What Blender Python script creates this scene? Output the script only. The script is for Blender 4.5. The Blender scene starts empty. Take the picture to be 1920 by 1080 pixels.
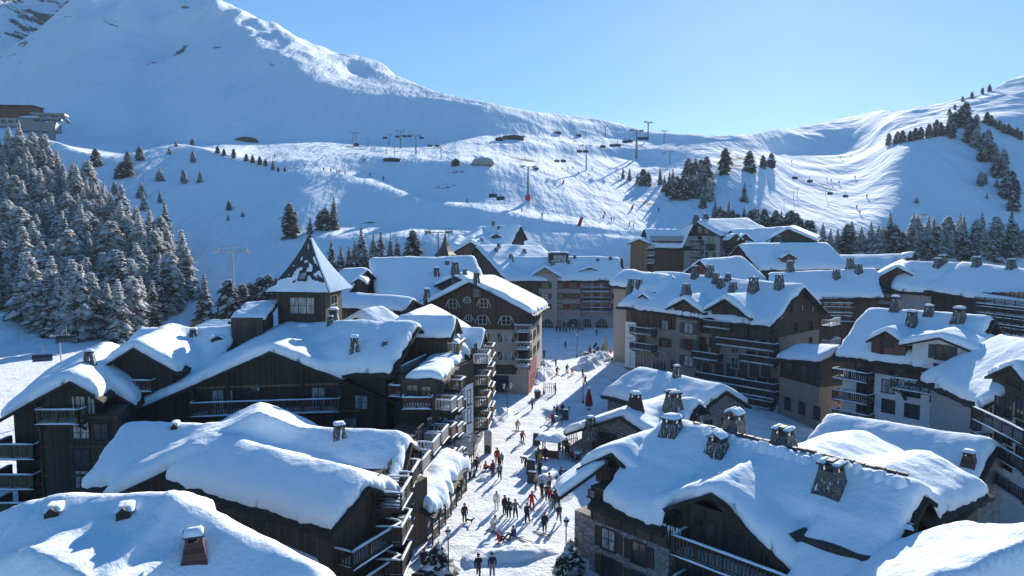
import bpy, bmesh, math, random
import numpy as np
from mathutils import Vector, Matrix
random.seed(7)
R = math.radians
# ------------------------------------------------------------------ camera model (used to turn photo points into places)
F = 1350.0; TH = R(4.7); H = 26.0
def ray(px, py):
    xc = (px-960)/F; yc = (540-py)/F
    return (xc, math.cos(TH)+yc*math.sin(TH), -math.sin(TH)+yc*math.cos(TH))
def P(px, py, Y):
    r = ray(px, py); s = Y/r[1]
    return np.array((r[0]*s, Y, H+r[2]*s))
def G0(px, py, z=0.0):
    r = ray(px, py); s = (z-H)/r[2]
    return np.array((r[0]*s, r[1]*s, z))
# ------------------------------------------------------------------ numpy noise
def _h(ix, iy, seed):
    n = (ix.astype(np.int64)*374761393 + iy.astype(np.int64)*668265263 + seed*974634353) & 0x7fffffff
    n = ((n ^ (n >> 13))*1274126177) & 0x7fffffff
    return ((n ^ (n >> 16)) & 0xffff)/65535.0
def vnoise(x, y, seed=0):
    x = np.asarray(x, float); y = np.asarray(y, float)
    ix = np.floor(x); iy = np.floor(y); fx = x-ix; fy = y-iy
    fx = fx*fx*fx*(fx*(fx*6-15)+10); fy = fy*fy*fy*(fy*(fy*6-15)+10)
    a = _h(ix, iy, seed); b = _h(ix+1, iy, seed); c = _h(ix, iy+1, seed); d = _h(ix+1, iy+1, seed)
    return (a*(1-fx)+b*fx)*(1-fy)+(c*(1-fx)+d*fx)*fy*1.0
def fbm(x, y, seed=0, o=4):
    s = 0; a = .5; t = 0
    for i in range(o):
        s = s+a*(vnoise(x, y, seed+i*17)*2-1); t += a; a *= .5; x = x*2.03+5.1; y = y*2.03-3.7
    return s/t
# ------------------------------------------------------------------ scene, objects
scene = bpy.context.scene
COL = scene.collection
def tag(o, label=None, cat=None, group=None, kind=None):
    if label: o['label'] = label
    if cat: o['category'] = cat
    if group: o['group'] = group
    if kind: o['kind'] = kind
    return o
def link(name, me, parent=None, loc=(0, 0, 0), rz=0.0):
    o = bpy.data.objects.new(name, me); COL.objects.link(o)
    o.location = loc
    if rz: o.rotation_euler = (0, 0, rz)
    if parent is not None: o.parent = parent
    return o
def thing(name, label, cat, loc=(0, 0, 0), rz=0.0, group=None):
    return tag(link(name, None, None, loc, rz), label, cat, group)
def mesh(name, v, f, mats, mi=None, smooth=False):
    me = bpy.data.meshes.new(name)
    me.from_pydata([tuple(map(float, p)) for p in v], [], [tuple(map(int, q)) for q in f])
    for m in (mats if isinstance(mats, (list, tuple)) else [mats]): me.materials.append(m)
    if mi is not None: me.polygons.foreach_set('material_index', np.array(mi, dtype=np.int32))
    if smooth: me.polygons.foreach_set('use_smooth', np.ones(len(me.polygons), dtype=bool))
    me.update()
    return me
class MB:
    def __init__(s): s.v = []; s.f = []; s.m = []
    def add(s, v, f, m=0):
        n = len(s.v); s.v.extend([tuple(p) for p in v]); s.f.extend([tuple(i+n for i in q) for q in f]); s.m.extend([m]*len(f)); return s
    def box(s, x0, x1, y0, y1, z0, z1, m=0, top=None):
        tx = top or 0
        v = [(x0, y0, z0), (x1, y0, z0), (x1, y1, z0), (x0, y1, z0), (x0+tx, y0+tx, z1), (x1-tx, y0+tx, z1), (x1-tx, y1-tx, z1), (x0+tx, y1-tx, z1)]
        return s.add(v, [(3, 2, 1, 0), (4, 5, 6, 7), (0, 1, 5, 4), (1, 2, 6, 5), (2, 3, 7, 6), (3, 0, 4, 7)], m)
    def tube(s, p, q, r0, r1=None, n=8, m=0, cap=True):
        p = Vector(p); q = Vector(q); r1 = r0 if r1 is None else r1
        d = (q-p).normalized(); a = d.orthogonal().normalized(); b = d.cross(a)
        v = []
        for c, r in ((p, r0), (q, r1)):
            for i in range(n):
                t = 2*math.pi*i/n; v.append(c+a*(math.cos(t)*r)+b*(math.sin(t)*r))
        f = [(i, (i+1) % n, n+(i+1) % n, n+i) for i in range(n)]
        if cap: f += [tuple(range(n-1, -1, -1)), tuple(range(n, 2*n))]
        return s.add(v, f, m)
    def bar(s, p, q, w, h, m=0):
        p = Vector(p); q = Vector(q); d = (q-p).normalized()
        a = Vector((0, 0, 1)).cross(d)
        a = a.normalized() if a.length > 1e-4 else Vector((1, 0, 0))
        b = d.cross(a); v = []
        for c in (p, q):
            for i, j in ((-1, -1), (1, -1), (1, 1), (-1, 1)): v.append(c+a*(i*w/2)+b*(j*h/2))
        return s.add(v, [(3, 2, 1, 0), (4, 5, 6, 7), (0, 1, 5, 4), (1, 2, 6, 5), (2, 3, 7, 6), (3, 0, 4, 7)], m)
    def lathe(s, c, prof, n=12, m=0):
        v = []
        for r, z in prof:
            for i in range(n):
                t = 2*math.pi*i/n; v.append((c[0]+r*math.cos(t), c[1]+r*math.sin(t), c[2]+z))
        f = []
        for k in range(len(prof)-1):
            for i in range(n):
                j = (i+1) % n; f.append((k*n+i, k*n+j, (k+1)*n+j, (k+1)*n+i))
        f.append(tuple(range(n-1, -1, -1))); f.append(tuple(range((len(prof)-1)*n, len(prof)*n)))
        return s.add(v, f, m)
    def mound(s, x0, x1, y0, y1, z, h, nx=8, ny=5, m=0, seed=0, p=.45):
        nx = max(2, nx); ny = max(2, ny); b = len(s.v); vv = []
        for j in range(ny+1):
            for i in range(nx+1):
                a = i/nx; c = j/ny
                e = (max(0, 1-(2*a-1)**4)*max(0, 1-(2*c-1)**4))**p
                hh = h*e*(.75+.5*float(vnoise((x0+a*(x1-x0))*1.3+seed, (y0+c*(y1-y0))*1.7+seed, seed)))
                vv.append((x0+a*(x1-x0), y0+c*(y1-y0), z+hh))
        ff = [(j*(nx+1)+i, j*(nx+1)+i+1, (j+1)*(nx+1)+i+1, (j+1)*(nx+1)+i) for j in range(ny) for i in range(nx)]
        return s.add(vv, ff, m)
    def me(s, name, mats, smooth=False): return mesh(name, s.v, s.f, mats, s.m, smooth)
    def build(s, name, mats, parent=None, loc=(0, 0, 0), rz=0.0, smooth=False):
        return link(name, s.me(name, mats, smooth), parent, loc, rz)
def off(me, o):   # shift a mesh written in world coordinates so that it hangs from a root at o
    me.transform(Matrix.Translation((-o[0], -o[1], -o[2]))); return me
# ------------------------------------------------------------------ materials
def nodes(name):
    m = bpy.data.materials.new(name); m.use_nodes = True
    nt = m.node_tree; b = nt.nodes['Principled BSDF']
    return m, nt, b
def N(nt, t, **k):
    n = nt.nodes.new(t)
    for a, v in k.items():
        if a in n.inputs: n.inputs[a].default_value = v
        else: setattr(n, a, v)
    return n
def L(nt, a, b): nt.links.new(a, b)
def plain(name, col, rough=.6, metal=0, var=.18, scale=3.0, bump=.15, spec=.3, coords='Object', stretch=None):
    m, nt, b = nodes(name)
    tc = N(nt, 'ShaderNodeTexCoord'); mp = N(nt, 'ShaderNodeMapping'); L(nt, tc.outputs[coords], mp.inputs[0])
    if stretch: mp.inputs['Scale'].default_value = stretch
    n1 = N(nt, 'ShaderNodeTexNoise', Scale=scale, Detail=6.0, Roughness=.65); L(nt, mp.outputs[0], n1.inputs['Vector'])
    cr = N(nt, 'ShaderNodeValToRGB')
    cr.color_ramp.elements[0].position = .3; cr.color_ramp.elements[1].position = .75
    cr.color_ramp.elements[0].color = (*[c*(1-var*1.6) for c in col], 1); cr.color_ramp.elements[1].color = (*[min(1, c*(1+var)) for c in col], 1)
    L(nt, n1.outputs['Fac'], cr.inputs[0]); L(nt, cr.outputs[0], b.inputs['Base Color'])
    b.inputs['Roughness'].default_value = rough; b.inputs['Metallic'].default_value = metal
    b.inputs['Specular IOR Level'].default_value = spec
    if bump:
        bp = N(nt, 'ShaderNodeBump', Strength=bump, Distance=.05); L(nt, n1.outputs['Fac'], bp.inputs['Height']); L(nt, bp.outputs[0], b.inputs['Normal'])
    return m
SNOWC = (.85, .925, .985)
def snow_mat(name, layers, tint=SNOWC, rough=.95):
    m, nt, b = nodes(name)
    b.inputs['Base Color'].default_value = (*tint, 1); b.inputs['Roughness'].default_value = rough
    b.inputs['Specular IOR Level'].default_value = .06
    tc = N(nt, 'ShaderNodeNewGeometry'); prev = None
    for sc, dist, st, stretch in layers:
        mp = N(nt, 'ShaderNodeMapping'); L(nt, tc.outputs['Position'], mp.inputs[0])
        mp.inputs['Scale'].default_value = stretch
        n = N(nt, 'ShaderNodeTexNoise', Scale=sc, Detail=5.0, Roughness=.6); L(nt, mp.outputs[0], n.inputs['Vector'])
        bp = N(nt, 'ShaderNodeBump', Strength=st, Distance=dist); L(nt, n.outputs['Fac'], bp.inputs['Height'])
        if prev: L(nt, prev.outputs[0], bp.inputs['Normal'])
        prev = bp
    L(nt, prev.outputs[0], b.inputs['Normal'])
    return m
M = {}
M['snow'] = snow_mat('roof_snow', [(.35, 1.2, .22, (1, 1, 1)), (2.2, .14, .55, (1, 1, 1)), (9, .03, .5, (1, 1, 1))])
M['snow_far'] = snow_mat('far_roof_snow', [(.25, 1.2, .3, (1, 1, 1)), (1.4, .2, .5, (1, 1, 1))])
M['trod'] = snow_mat('trodden_snow', [(.5, .5, .5, (1, 1, 1)), (2.6, .22, .7, (1, 1, 1)), (9, .06, .6, (1, 1, 1))], (.86, .89, .93))
def dirty(m, c2, sc, lo, hi):   # packed, greyer patches where people walk
    nt = m.node_tree; b = nt.nodes['Principled BSDF']; g = N(nt, 'ShaderNodeNewGeometry')
    n = N(nt, 'ShaderNodeTexNoise', Scale=sc, Detail=7.0, Roughness=.65); L(nt, g.outputs['Position'], n.inputs['Vector'])
    r = N(nt, 'ShaderNodeMapRange'); r.inputs['From Min'].default_value = lo; r.inputs['From Max'].default_value = hi; L(nt, n.outputs['Fac'], r.inputs['Value'])
    x = N(nt, 'ShaderNodeMix', data_type='RGBA'); x.inputs['A'].default_value = b.inputs['Base Color'].default_value; x.inputs['B'].default_value = (*c2, 1)
    L(nt, r.outputs[0], x.inputs['Factor']); L(nt, x.outputs['Result'], b.inputs['Base Color'])
dirty(M['trod'], (.60, .61, .63), .33, .5, .72)
def planks(name, col, var=.35, sx=5.0, axis='X', rough=.65):
    m, nt, b = nodes(name)
    tc = N(nt, 'ShaderNodeTexCoord'); sep = N(nt, 'ShaderNodeSeparateXYZ'); L(nt, tc.outputs['Object'], sep.inputs[0])
    ad = N(nt, 'ShaderNodeMath', operation='MULTIPLY_ADD'); ad.inputs[1].default_value = .73; 
    if axis == 'Z': 
        src = sep.outputs['Z']
    else:
        L(nt, sep.outputs['Y'], ad.inputs[0]); L(nt, sep.outputs['X'], ad.inputs[2]); src = ad.outputs[0]
    mu = N(nt, 'ShaderNodeMath', operation='MULTIPLY'); mu.inputs[1].default_value = sx; L(nt, src, mu.inputs[0])
    fl = N(nt, 'ShaderNodeMath', operation='FLOOR'); L(nt, mu.outputs[0], fl.inputs[0])
    fr = N(nt, 'ShaderNodeMath', operation='FRACT'); L(nt, mu.outputs[0], fr.inputs[0])
    wn = N(nt, 'ShaderNodeTexWhiteNoise', noise_dimensions='1D'); L(nt, fl.outputs[0], wn.inputs['W'])
    n1 = N(nt, 'ShaderNodeTexNoise', Scale=1.2, Detail=6.0); L(nt, tc.outputs['Object'], n1.inputs['Vector'])
    mx = N(nt, 'ShaderNodeMath', operation='MULTIPLY_ADD'); mx.inputs[1].default_value = .6; L(nt, wn.outputs['Value'], mx.inputs[0])
    m2 = N(nt, 'ShaderNodeMath', operation='MULTIPLY'); m2.inputs[1].default_value = .5; L(nt, n1.outputs['Fac'], m2.inputs[0]); L(nt, m2.outputs[0], mx.inputs[2])
    cr = N(nt, 'ShaderNodeValToRGB'); cr.color_ramp.elements[0].position = .15; cr.color_ramp.elements[1].position = .9
    cr.color_ramp.elements[0].color = (*[c*(1-var) for c in col], 1); cr.color_ramp.elements[1].color = (*[c*(1+var) for c in col], 1)
    L(nt, mx.outputs[0], cr.inputs[0])
    gp = N(nt, 'ShaderNodeMath', operation='GREATER_THAN'); gp.inputs[1].default_value = .1; L(nt, fr.outputs[0], gp.inputs[0])
    mc = N(nt, 'ShaderNodeMix', data_type='RGBA'); mc.inputs['A'].default_value = (*[c*.25 for c in col], 1)
    L(nt, gp.outputs[0], mc.inputs['Factor']); L(nt, cr.outputs[0], mc.inputs['B']); L(nt, mc.outputs['Result'], b.inputs['Base Color'])
    bp = N(nt, 'ShaderNodeBump', Strength=.4, Distance=.03); L(nt, gp.outputs[0], bp.inputs['Height']); L(nt, bp.outputs[0], b.inputs['Normal'])
    b.inputs['Roughness'].default_value = rough; b.inputs['Specular IOR Level'].default_value = .25
    return m
def stone(name, c1, c2, mortar, scale=2.2):
    m, nt, b = nodes(name)
    tc = N(nt, 'ShaderNodeTexCoord'); mp = N(nt, 'ShaderNodeMapping'); L(nt, tc.outputs['Object'], mp.inputs[0]); mp.inputs['Scale'].default_value = (1, 1, 1.9)
    vo = N(nt, 'ShaderNodeTexVoronoi', Scale=scale); L(nt, mp.outputs[0], vo.inputs['Vector'])
    ve = N(nt, 'ShaderNodeTexVoronoi', Scale=scale, feature='DISTANCE_TO_EDGE'); L(nt, mp.outputs[0], ve.inputs['Vector'])
    sp = N(nt, 'ShaderNodeSeparateColor'); L(nt, vo.outputs['Color'], sp.inputs[0])
    mc = N(nt, 'ShaderNodeMix', data_type='RGBA'); mc.inputs['A'].default_value = (*c1, 1); mc.inputs['B'].default_value = (*c2, 1); L(nt, sp.outputs[0], mc.inputs['Factor'])
    gp = N(nt, 'ShaderNodeMath', operation='GREATER_THAN'); gp.inputs[1].default_value = .05; L(nt, ve.outputs['Distance'], gp.inputs[0])
    m2 = N(nt, 'ShaderNodeMix', data_type='RGBA'); m2.inputs['A'].default_value = (*mortar, 1); L(nt, gp.outputs[0], m2.inputs['Factor']); L(nt, mc.outputs['Result'], m2.inputs['B'])
    L(nt, m2.outputs['Result'], b.inputs['Base Color']); b.inputs['Roughness'].default_value = .85
    bp = N(nt, 'ShaderNodeBump', Strength=.7, Distance=.06); L(nt, ve.outputs['Distance'], bp.inputs['Height']); L(nt, bp.outputs[0], b.inputs['Normal'])
    return m
M['darkwood'] = planks('dark_planks', (.064, .050, .042))
M['blackwood'] = planks('tarred_planks', (.042, .035, .031))
M['brownwood'] = planks('brown_planks', (.090, .058, .042))
M['redwood'] = planks('reddish_planks', (.13, .062, .045))
M['tanwood'] = planks('tan_planks', (.20, .135, .085))
M['oliveboard'] = planks('olive_boards', (.075, .082, .055), sx=1.2)
M['beam'] = plain('dark_beam', (.036, .03, .026), .7, scale=2, bump=.3)
M['deck'] = plain('roof_deck', (.030, .026, .024), .8, scale=4, bump=.5)
M['slate'] = plain('slate', (.07, .07, .075), .7, scale=6, bump=.6)
M['stone'] = stone('rubble_stone', (.15, .15, .155), (.32, .31, .30), (.10, .10, .105))
M['greystone'] = stone('pale_stone', (.28, .28, .29), (.42, .41, .40), (.22, .22, .22))
M['beige'] = plain('beige_render', (.40, .34, .29), .9, var=.1, scale=1.5)
M['tan'] = plain('tan_render', (.30, .24, .195), .9, var=.12, scale=1.2)
M['pink'] = plain('rose_render', (.42, .31, .29), .9, var=.1, scale=1.2)
M['white'] = plain('white_render', (.74, .74, .75), .9, var=.05, scale=1.5)
M['grey'] = plain('grey_render', (.36, .37, .39), .9, var=.1, scale=1.5)
M['red'] = plain('red_render', (.22, .05, .06), .85, var=.12)
M['frame'] = plain('window_frame', (.055, .045, .038), .6)
M['wframe'] = plain('pale_frame', (.5, .5, .5), .6)
M['palewood'] = plain('pale_board', (.46, .43, .40), .75)
M['shutter'] = plain('dark_shutter', (.05, .06, .065), .65)
M['greenshutter'] = plain('green_shutter', (.055, .085, .08), .65)
M['metal'] = plain('galvanised_metal', (.34, .36, .38), .5, .3)
M['dmetal'] = plain('dark_metal', (.05, .055, .06), .5, .4)
M['glass'] = plain('window_glass', (.03, .037, .045), .12, var=.5, scale=.8, bump=0, spec=.6)
M['curtain'] = plain('curtained_glass', (.42, .43, .44), .25, var=.6, scale=1.6, bump=0, spec=.5, stretch=(3, 3, .4))
def chimney_mat():
    m = stone('snow_streaked_stone', (.055, .055, .058), (.15, .145, .14), (.05, .05, .05), 2.5)
    nt = m.node_tree; b = nt.nodes['Principled BSDF']; src = b.inputs['Base Color'].links[0].from_socket
    tc = N(nt, 'ShaderNodeTexCoord'); mp = N(nt, 'ShaderNodeMapping'); L(nt, tc.outputs['Object'], mp.inputs[0]); mp.inputs['Scale'].default_value = (4, 4, .45)
    n = N(nt, 'ShaderNodeTexNoise', Scale=1.6, Detail=7.0, Roughness=.7); L(nt, mp.outputs[0], n.inputs['Vector'])
    gp = N(nt, 'ShaderNodeMath', operation='GREATER_THAN'); gp.inputs[1].default_value = .60; L(nt, n.outputs['Fac'], gp.inputs[0])
    mx = N(nt, 'ShaderNodeMix', data_type='RGBA'); mx.inputs['B'].default_value = (*SNOWC, 1); L(nt, src, mx.inputs['A']); L(nt, gp.outputs[0], mx.inputs['Factor'])
    L(nt, mx.outputs['Result'], b.inputs['Base Color']); return m
M['chim'] = chimney_mat()
# ------------------------------------------------------------------ camera, light
cam = bpy.data.cameras.new('camera'); co = bpy.data.objects.new('camera', cam); COL.objects.link(co); scene.camera = co
cam.sensor_width = 36; cam.lens = F/1920*36; cam.clip_start = .5; cam.clip_end = 12000
co.location = (0, 0, H); co.rotation_euler = (R(90)-TH, 0, 0)
SUN_EL, SUN_AZ = R(19.8), R(20.0)     # azimuth measured from +Y towards +X
w = bpy.data.worlds.new('World'); scene.world = w; w.use_nodes = True
nt = w.node_tree; bg = nt.nodes['Background']
sk = nt.nodes.new('ShaderNodeTexSky'); sk.sky_type = 'NISHITA'; sk.sun_disc = False
sk.sun_elevation = SUN_EL; sk.sun_rotation = SUN_AZ; sk.altitude = 1900; sk.air_density = 1.0; sk.dust_density = .3; sk.ozone_density = 4.0
hs = nt.nodes.new('ShaderNodeHueSaturation'); hs.inputs['Saturation'].default_value = 1.44; hs.inputs['Value'].default_value = .93; hs.inputs['Hue'].default_value = .503
gm = nt.nodes.new('ShaderNodeGamma'); gm.inputs['Gamma'].default_value = .74; nt.links.new(sk.outputs[0], gm.inputs['Color']); nt.links.new(gm.outputs[0], hs.inputs['Color']); nt.links.new(hs.outputs[0], bg.inputs[0]); bg.inputs[1].default_value = .115
sun = bpy.data.lights.new('sun', 'SUN'); so = bpy.data.objects.new('sun', sun); COL.objects.link(so)
sun.energy = 5.0; sun.angle = R(.55); sun.color = (1, .93, .82)
sd = Vector((math.sin(SUN_AZ)*math.cos(SUN_EL), math.cos(SUN_AZ)*math.cos(SUN_EL), math.sin(SUN_EL)))
so.rotation_euler = sd.to_track_quat('Z', 'Y').to_euler(); so.location = (60, 120, 120)
scene.view_settings.view_transform = 'Standard'; scene.view_settings.look = 'None'
scene.view_settings.exposure = 1.1; scene.view_settings.gamma = 1
scene.render.engine = 'CYCLES'
scene.cycles.max_bounces = 6; scene.cycles.diffuse_bounces = 3
# ------------------------------------------------------------------ terrain: one sheet from the village street to the ridges
# photo column: village-side foot (Y, photo row), then for each next contour (photo row, slope of the ground up to it) or (photo row, '+', metres behind)
KN = {
-900: [(165,650),(520,.38),(480,.38),(360,.38),(340,.38),(236,.42),(241,'+',25),(228,.25),(215,.3),(110,.65),(20,.65),(-60,.5)],
0:    [(165,640),(500,.38),(480,.38),(350,.38),(335,.38),(236,.42),(241,'+',28),(231,.22),(222,.25),(50,.65),(-80,.65),(-170,.5)],
110:  [(172,625),(490,.38),(470,.38),(350,.40),(335,.40),(262,.42),(266,'+',20),(252,.22),(244,.3),(60,.62),(-60,.62),(-150,.5)],
200:  [(180,610),(480,.42),(460,.42),(350,.42),(340,.42),(300,.45),(286,.22),(272,.2),(262,.25),(80,.6),(-40,.6),(-120,.5)],
280:  [(188,600),(475,.42),(455,.42),(345,.45),(330,.45),(280,.45),(290,'+',40),(274,.2),(263,.25),(90,.58),(0,.58),(-90,.5)],
340:  [(195,590),(470,.42),(450,.42),(340,.45),(325,.45),(265,.45),(275,'+',45),(268,.2),(263,.25),(100,.55),(20,.58),(-60,.5)],
430:  [(205,550),(460,.42),(445,.42),(335,.45),(320,.42),(290,.45),(282,.22),(268,.2),(264,.25),(140,.52),(60,.55),(0,.45)],
500:  [(215,515),(455,.42),(440,.42),(330,.43),(322,.33),(305,.42),(275,.21),(268,.2),(264,.25),(170,.5),(100,.55),(52,.40)],
580:  [(215,505),(448,.42),(430,.25),(322,.44),(315,.30),(298,.42),(276,.21),(268,.2),(264,.25),(190,.5),(130,.55),(76,.36)],
650:  [(215,500),(440,.42),(424,.14),(328,.44),(320,.22),(292,.42),(276,.2),(268,.2),(263,.25),(205,.5),(160,.55),(92,.33)],
800:  [(220,490),(440,.42),(425,.14),(376,.44),(366,.18),(300,.43),(282,.2),(270,.2),(260,.25),(225,.5),(182,.55),(163,.32)],
900:  [(222,487),(436,.35),(426,.30),(390,.44),(379,.18),(306,.43),(288,.2),(274,.25),(256,.25),(232,.5),(200,.5),(184,.32)],
1000: [(225,485),(435,.35),(428,.40),(406,.44),(393,.18),(325,.36),(290,.22),(274,.40),(252,.25),(238,.45),(222,.45),(207,.3)],
1080: [(225,485),(440,.38),(434,.42),(420,.44),(405,.18),(340,.24),(295,.22),(274,.42),(256,.25),(246,.45),(230,.42),(212,.3)],
1200: [(225,490),(450,.42),(444,.42),(437,.44),(428,.18),(350,.20),(300,.22),(280,.45),(264,.25),(256,.4),(248,.4),(240,.3)],
1290: [(235,480),(445,.42),(430,.42),(415,.40),(400,.30),(360,.35),(300,.25),(285,.40),(268,.25),(262,.4),(256,.4),(251,.3)],
1345: [(240,470),(445,.42),(430,.42),(400,.42),(390,.42),(345,.42),(318,.35),(280,.22),(266,.3),(262,.4),(258,.35),(255,.3)],
1420: [(240,470),(445,.42),(430,.42),(395,.42),(380,.42),(345,.42),(312,.30),(287,.20),(268,.35),(260,.4),(252,.35),(248,.3)],
1480: [(240,470),(448,.42),(440,.40),(425,.30),(410,.24),(350,.22),(310,.22),(287,.20),(268,.45),(256,.4),(246,.25),(240,.25)],
1600: [(240,470),(448,.42),(440,.30),(425,.24),(410,.22),(350,.22),(300,.22),(284,.20),(258,.45),(240,.45),(228,.27),(216,.25)],
1660: [(240,470),(448,.35),(440,.35),(425,.42),(405,.46),(340,.46),(285,.46),(262,.25),(246,.26),(230,.35),(214,.28),(204,.27)],
1740: [(240,470),(445,.30),(430,.45),(415,.50),(400,.50),(320,.50),(255,.50),(240,.25),(226,.28),(212,.35),(198,.28),(186,.27)],
1820: [(240,472),(442,.30),(425,.48),(410,.50),(390,.50),(300,.50),(225,.48),(212,.30),(200,.40),(188,.40),(178,.30),(170,.28)],
1920: [(240,475),(440,.30),(420,.50),(405,.50),(385,.50),(290,.50),(215,.50),(195,.45),(178,.45),(165,.45),(148,.33),(134,.31)],
2800: [(240,480),(430,.45),(410,.45),(380,.45),(350,.45),(220,.5),(140,.5),(110,.5),(80,.5),(60,.5),(40,.45),(10,.45)],
}
NK = 12
for c in KN:
    out = []
    for e in KN[c]:
        if not out: q = P(c, e[1], e[0]); out.append((q[1], q[2])); continue
        r = ray(c, e[0]); te = r[2]/r[1]; Y1, z1 = out[-1]
        if e[1] == '+': Y2 = Y1+e[2]
        else:
            s = max(e[1], te+.05); Y2 = (z1-s*Y1-H)/(te-s)
            Y2 = max(Y2, Y1+4)
        out.append((Y2, H+te*Y2))
    KN[c] = out
cols = sorted(KN); tk = np.array([(c-960)/F for c in cols])
tg = np.linspace(tk[0], tk[-1], 760)
rowsY = []; rowsZ = []
for k in range(NK):
    rowsY.append(np.interp(tg, tk, [KN[c][k][0] for c in cols])); rowsZ.append(np.interp(tg, tk, [KN[c][k][1] for c in cols]))
nb = [(-150, 0), (10, 0)]
ft = rowsY[0]
RY = [np.full_like(tg, a) for a, b in nb]+[ft*.3, ft*.55, ft*.78, ft*.92]+rowsY+[rowsY[-1]+150, rowsY[-1]+600, rowsY[-1]+900]
RZ = [np.zeros_like(tg) for _ in nb]+[rowsZ[0]*0, rowsZ[0]*0, rowsZ[0]*0, rowsZ[0]*.12]+rowsZ+[rowsZ[-1]-70, rowsZ[-1]-330, rowsZ[-1]-520]
RY = np.array(RY); RZ = np.array(RZ)
def gsm(a, s, axis):
    r = int(3*s)+1; k = np.exp(-.5*(np.arange(-r, r+1)/s)**2); k /= k.sum()
    pad = [(0, 0)]*a.ndim; pad[axis] = (r, r); b = np.pad(a, pad, mode='edge')
    return np.apply_along_axis(lambda q: np.convolve(q, k, 'valid'), axis, b)
RY = gsm(RY, 5, 1); RZ = gsm(RZ, 5, 1)
SUB = 20; nr = RY.shape[0]
ri = np.linspace(0, nr-1, (nr-1)*SUB+1)
GY = np.array([np.interp(ri, np.arange(nr), RY[:, j]) for j in range(len(tg))]).T
GZ = np.array([np.interp(ri, np.arange(nr), RZ[:, j]) for j in range(len(tg))]).T
GZ = gsm(GZ, 3.2, 0); GY = gsm(GY, 3.2, 0)
GY[0] = -150; GX = tg[None, :]*np.maximum(GY, 60)
GX[:SUB] = tg[None, :]*60+0*GY[:SUB]
def sidez(X, Y):   # the village floor falls away to the right
    return -.17*np.clip(X-26, 0, 44)*np.clip((170-Y)/50, 0, 1)
GZ = GZ+sidez(GX, GY)
far = np.clip((GY-190)/120, 0, 1)
GZ = GZ+far*fbm(GX/38, GY/38, 3, 4)*np.clip(GY/420, .4, 2.0)*1.1
mt = np.clip((GY-480)/200, 0, 1)*np.clip((-.06-tg[None, :])/.34, 0, 1)
rg = 1-np.abs(fbm((GX*.9+GY*.15)/150, (GY-GX*.1)/420, 11, 5))*2
GZ = GZ+mt*(rg-.6)*(46+4*np.clip((-.42-tg[None, :])/.2, 0, 1))+mt*fbm(GX/45, GY/60, 5, 4)*9
GZ = GZ+np.clip((GY-330)/100, 0, 1)*np.clip((tg[None, :]-.25)/.2, 0, 1)*fbm(GX/70, GY/60, 21, 4)*5
nC = len(tg); nR = GY.shape[0]
def terrain_z(X, Y):
    t = X/max(Y, 60.0); j = (t-tg[0])/(tg[1]-tg[0]); j = min(max(j, 0), nC-1.001); j0 = int(j); f = j-j0
    return (1-f)*float(np.interp(Y, GY[:, j0], GZ[:, j0]))+f*float(np.interp(Y, GY[:, j0+1], GZ[:, j0+1]))
def hit(px, py, y0=70.0, y1=2500.0):
    r = ray(px, py); t = r[0]/r[1]; sl = r[2]/r[1]
    j = (t-tg[0])/(tg[1]-tg[0]); j = min(max(j, 0), nC-1.001); j0 = int(j); f = j-j0
    Ys = np.arange(y0, y1, 1.0)
    z = (1-f)*np.interp(Ys, GY[:, j0], GZ[:, j0])+f*np.interp(Ys, GY[:, j0+1], GZ[:, j0+1])
    m = np.nonzero(H+sl*Ys <= z)[0]
    if len(m) == 0: return None
    Y = Ys[m[0]]; return np.array((t*Y, Y, z[m[0]]))
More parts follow.
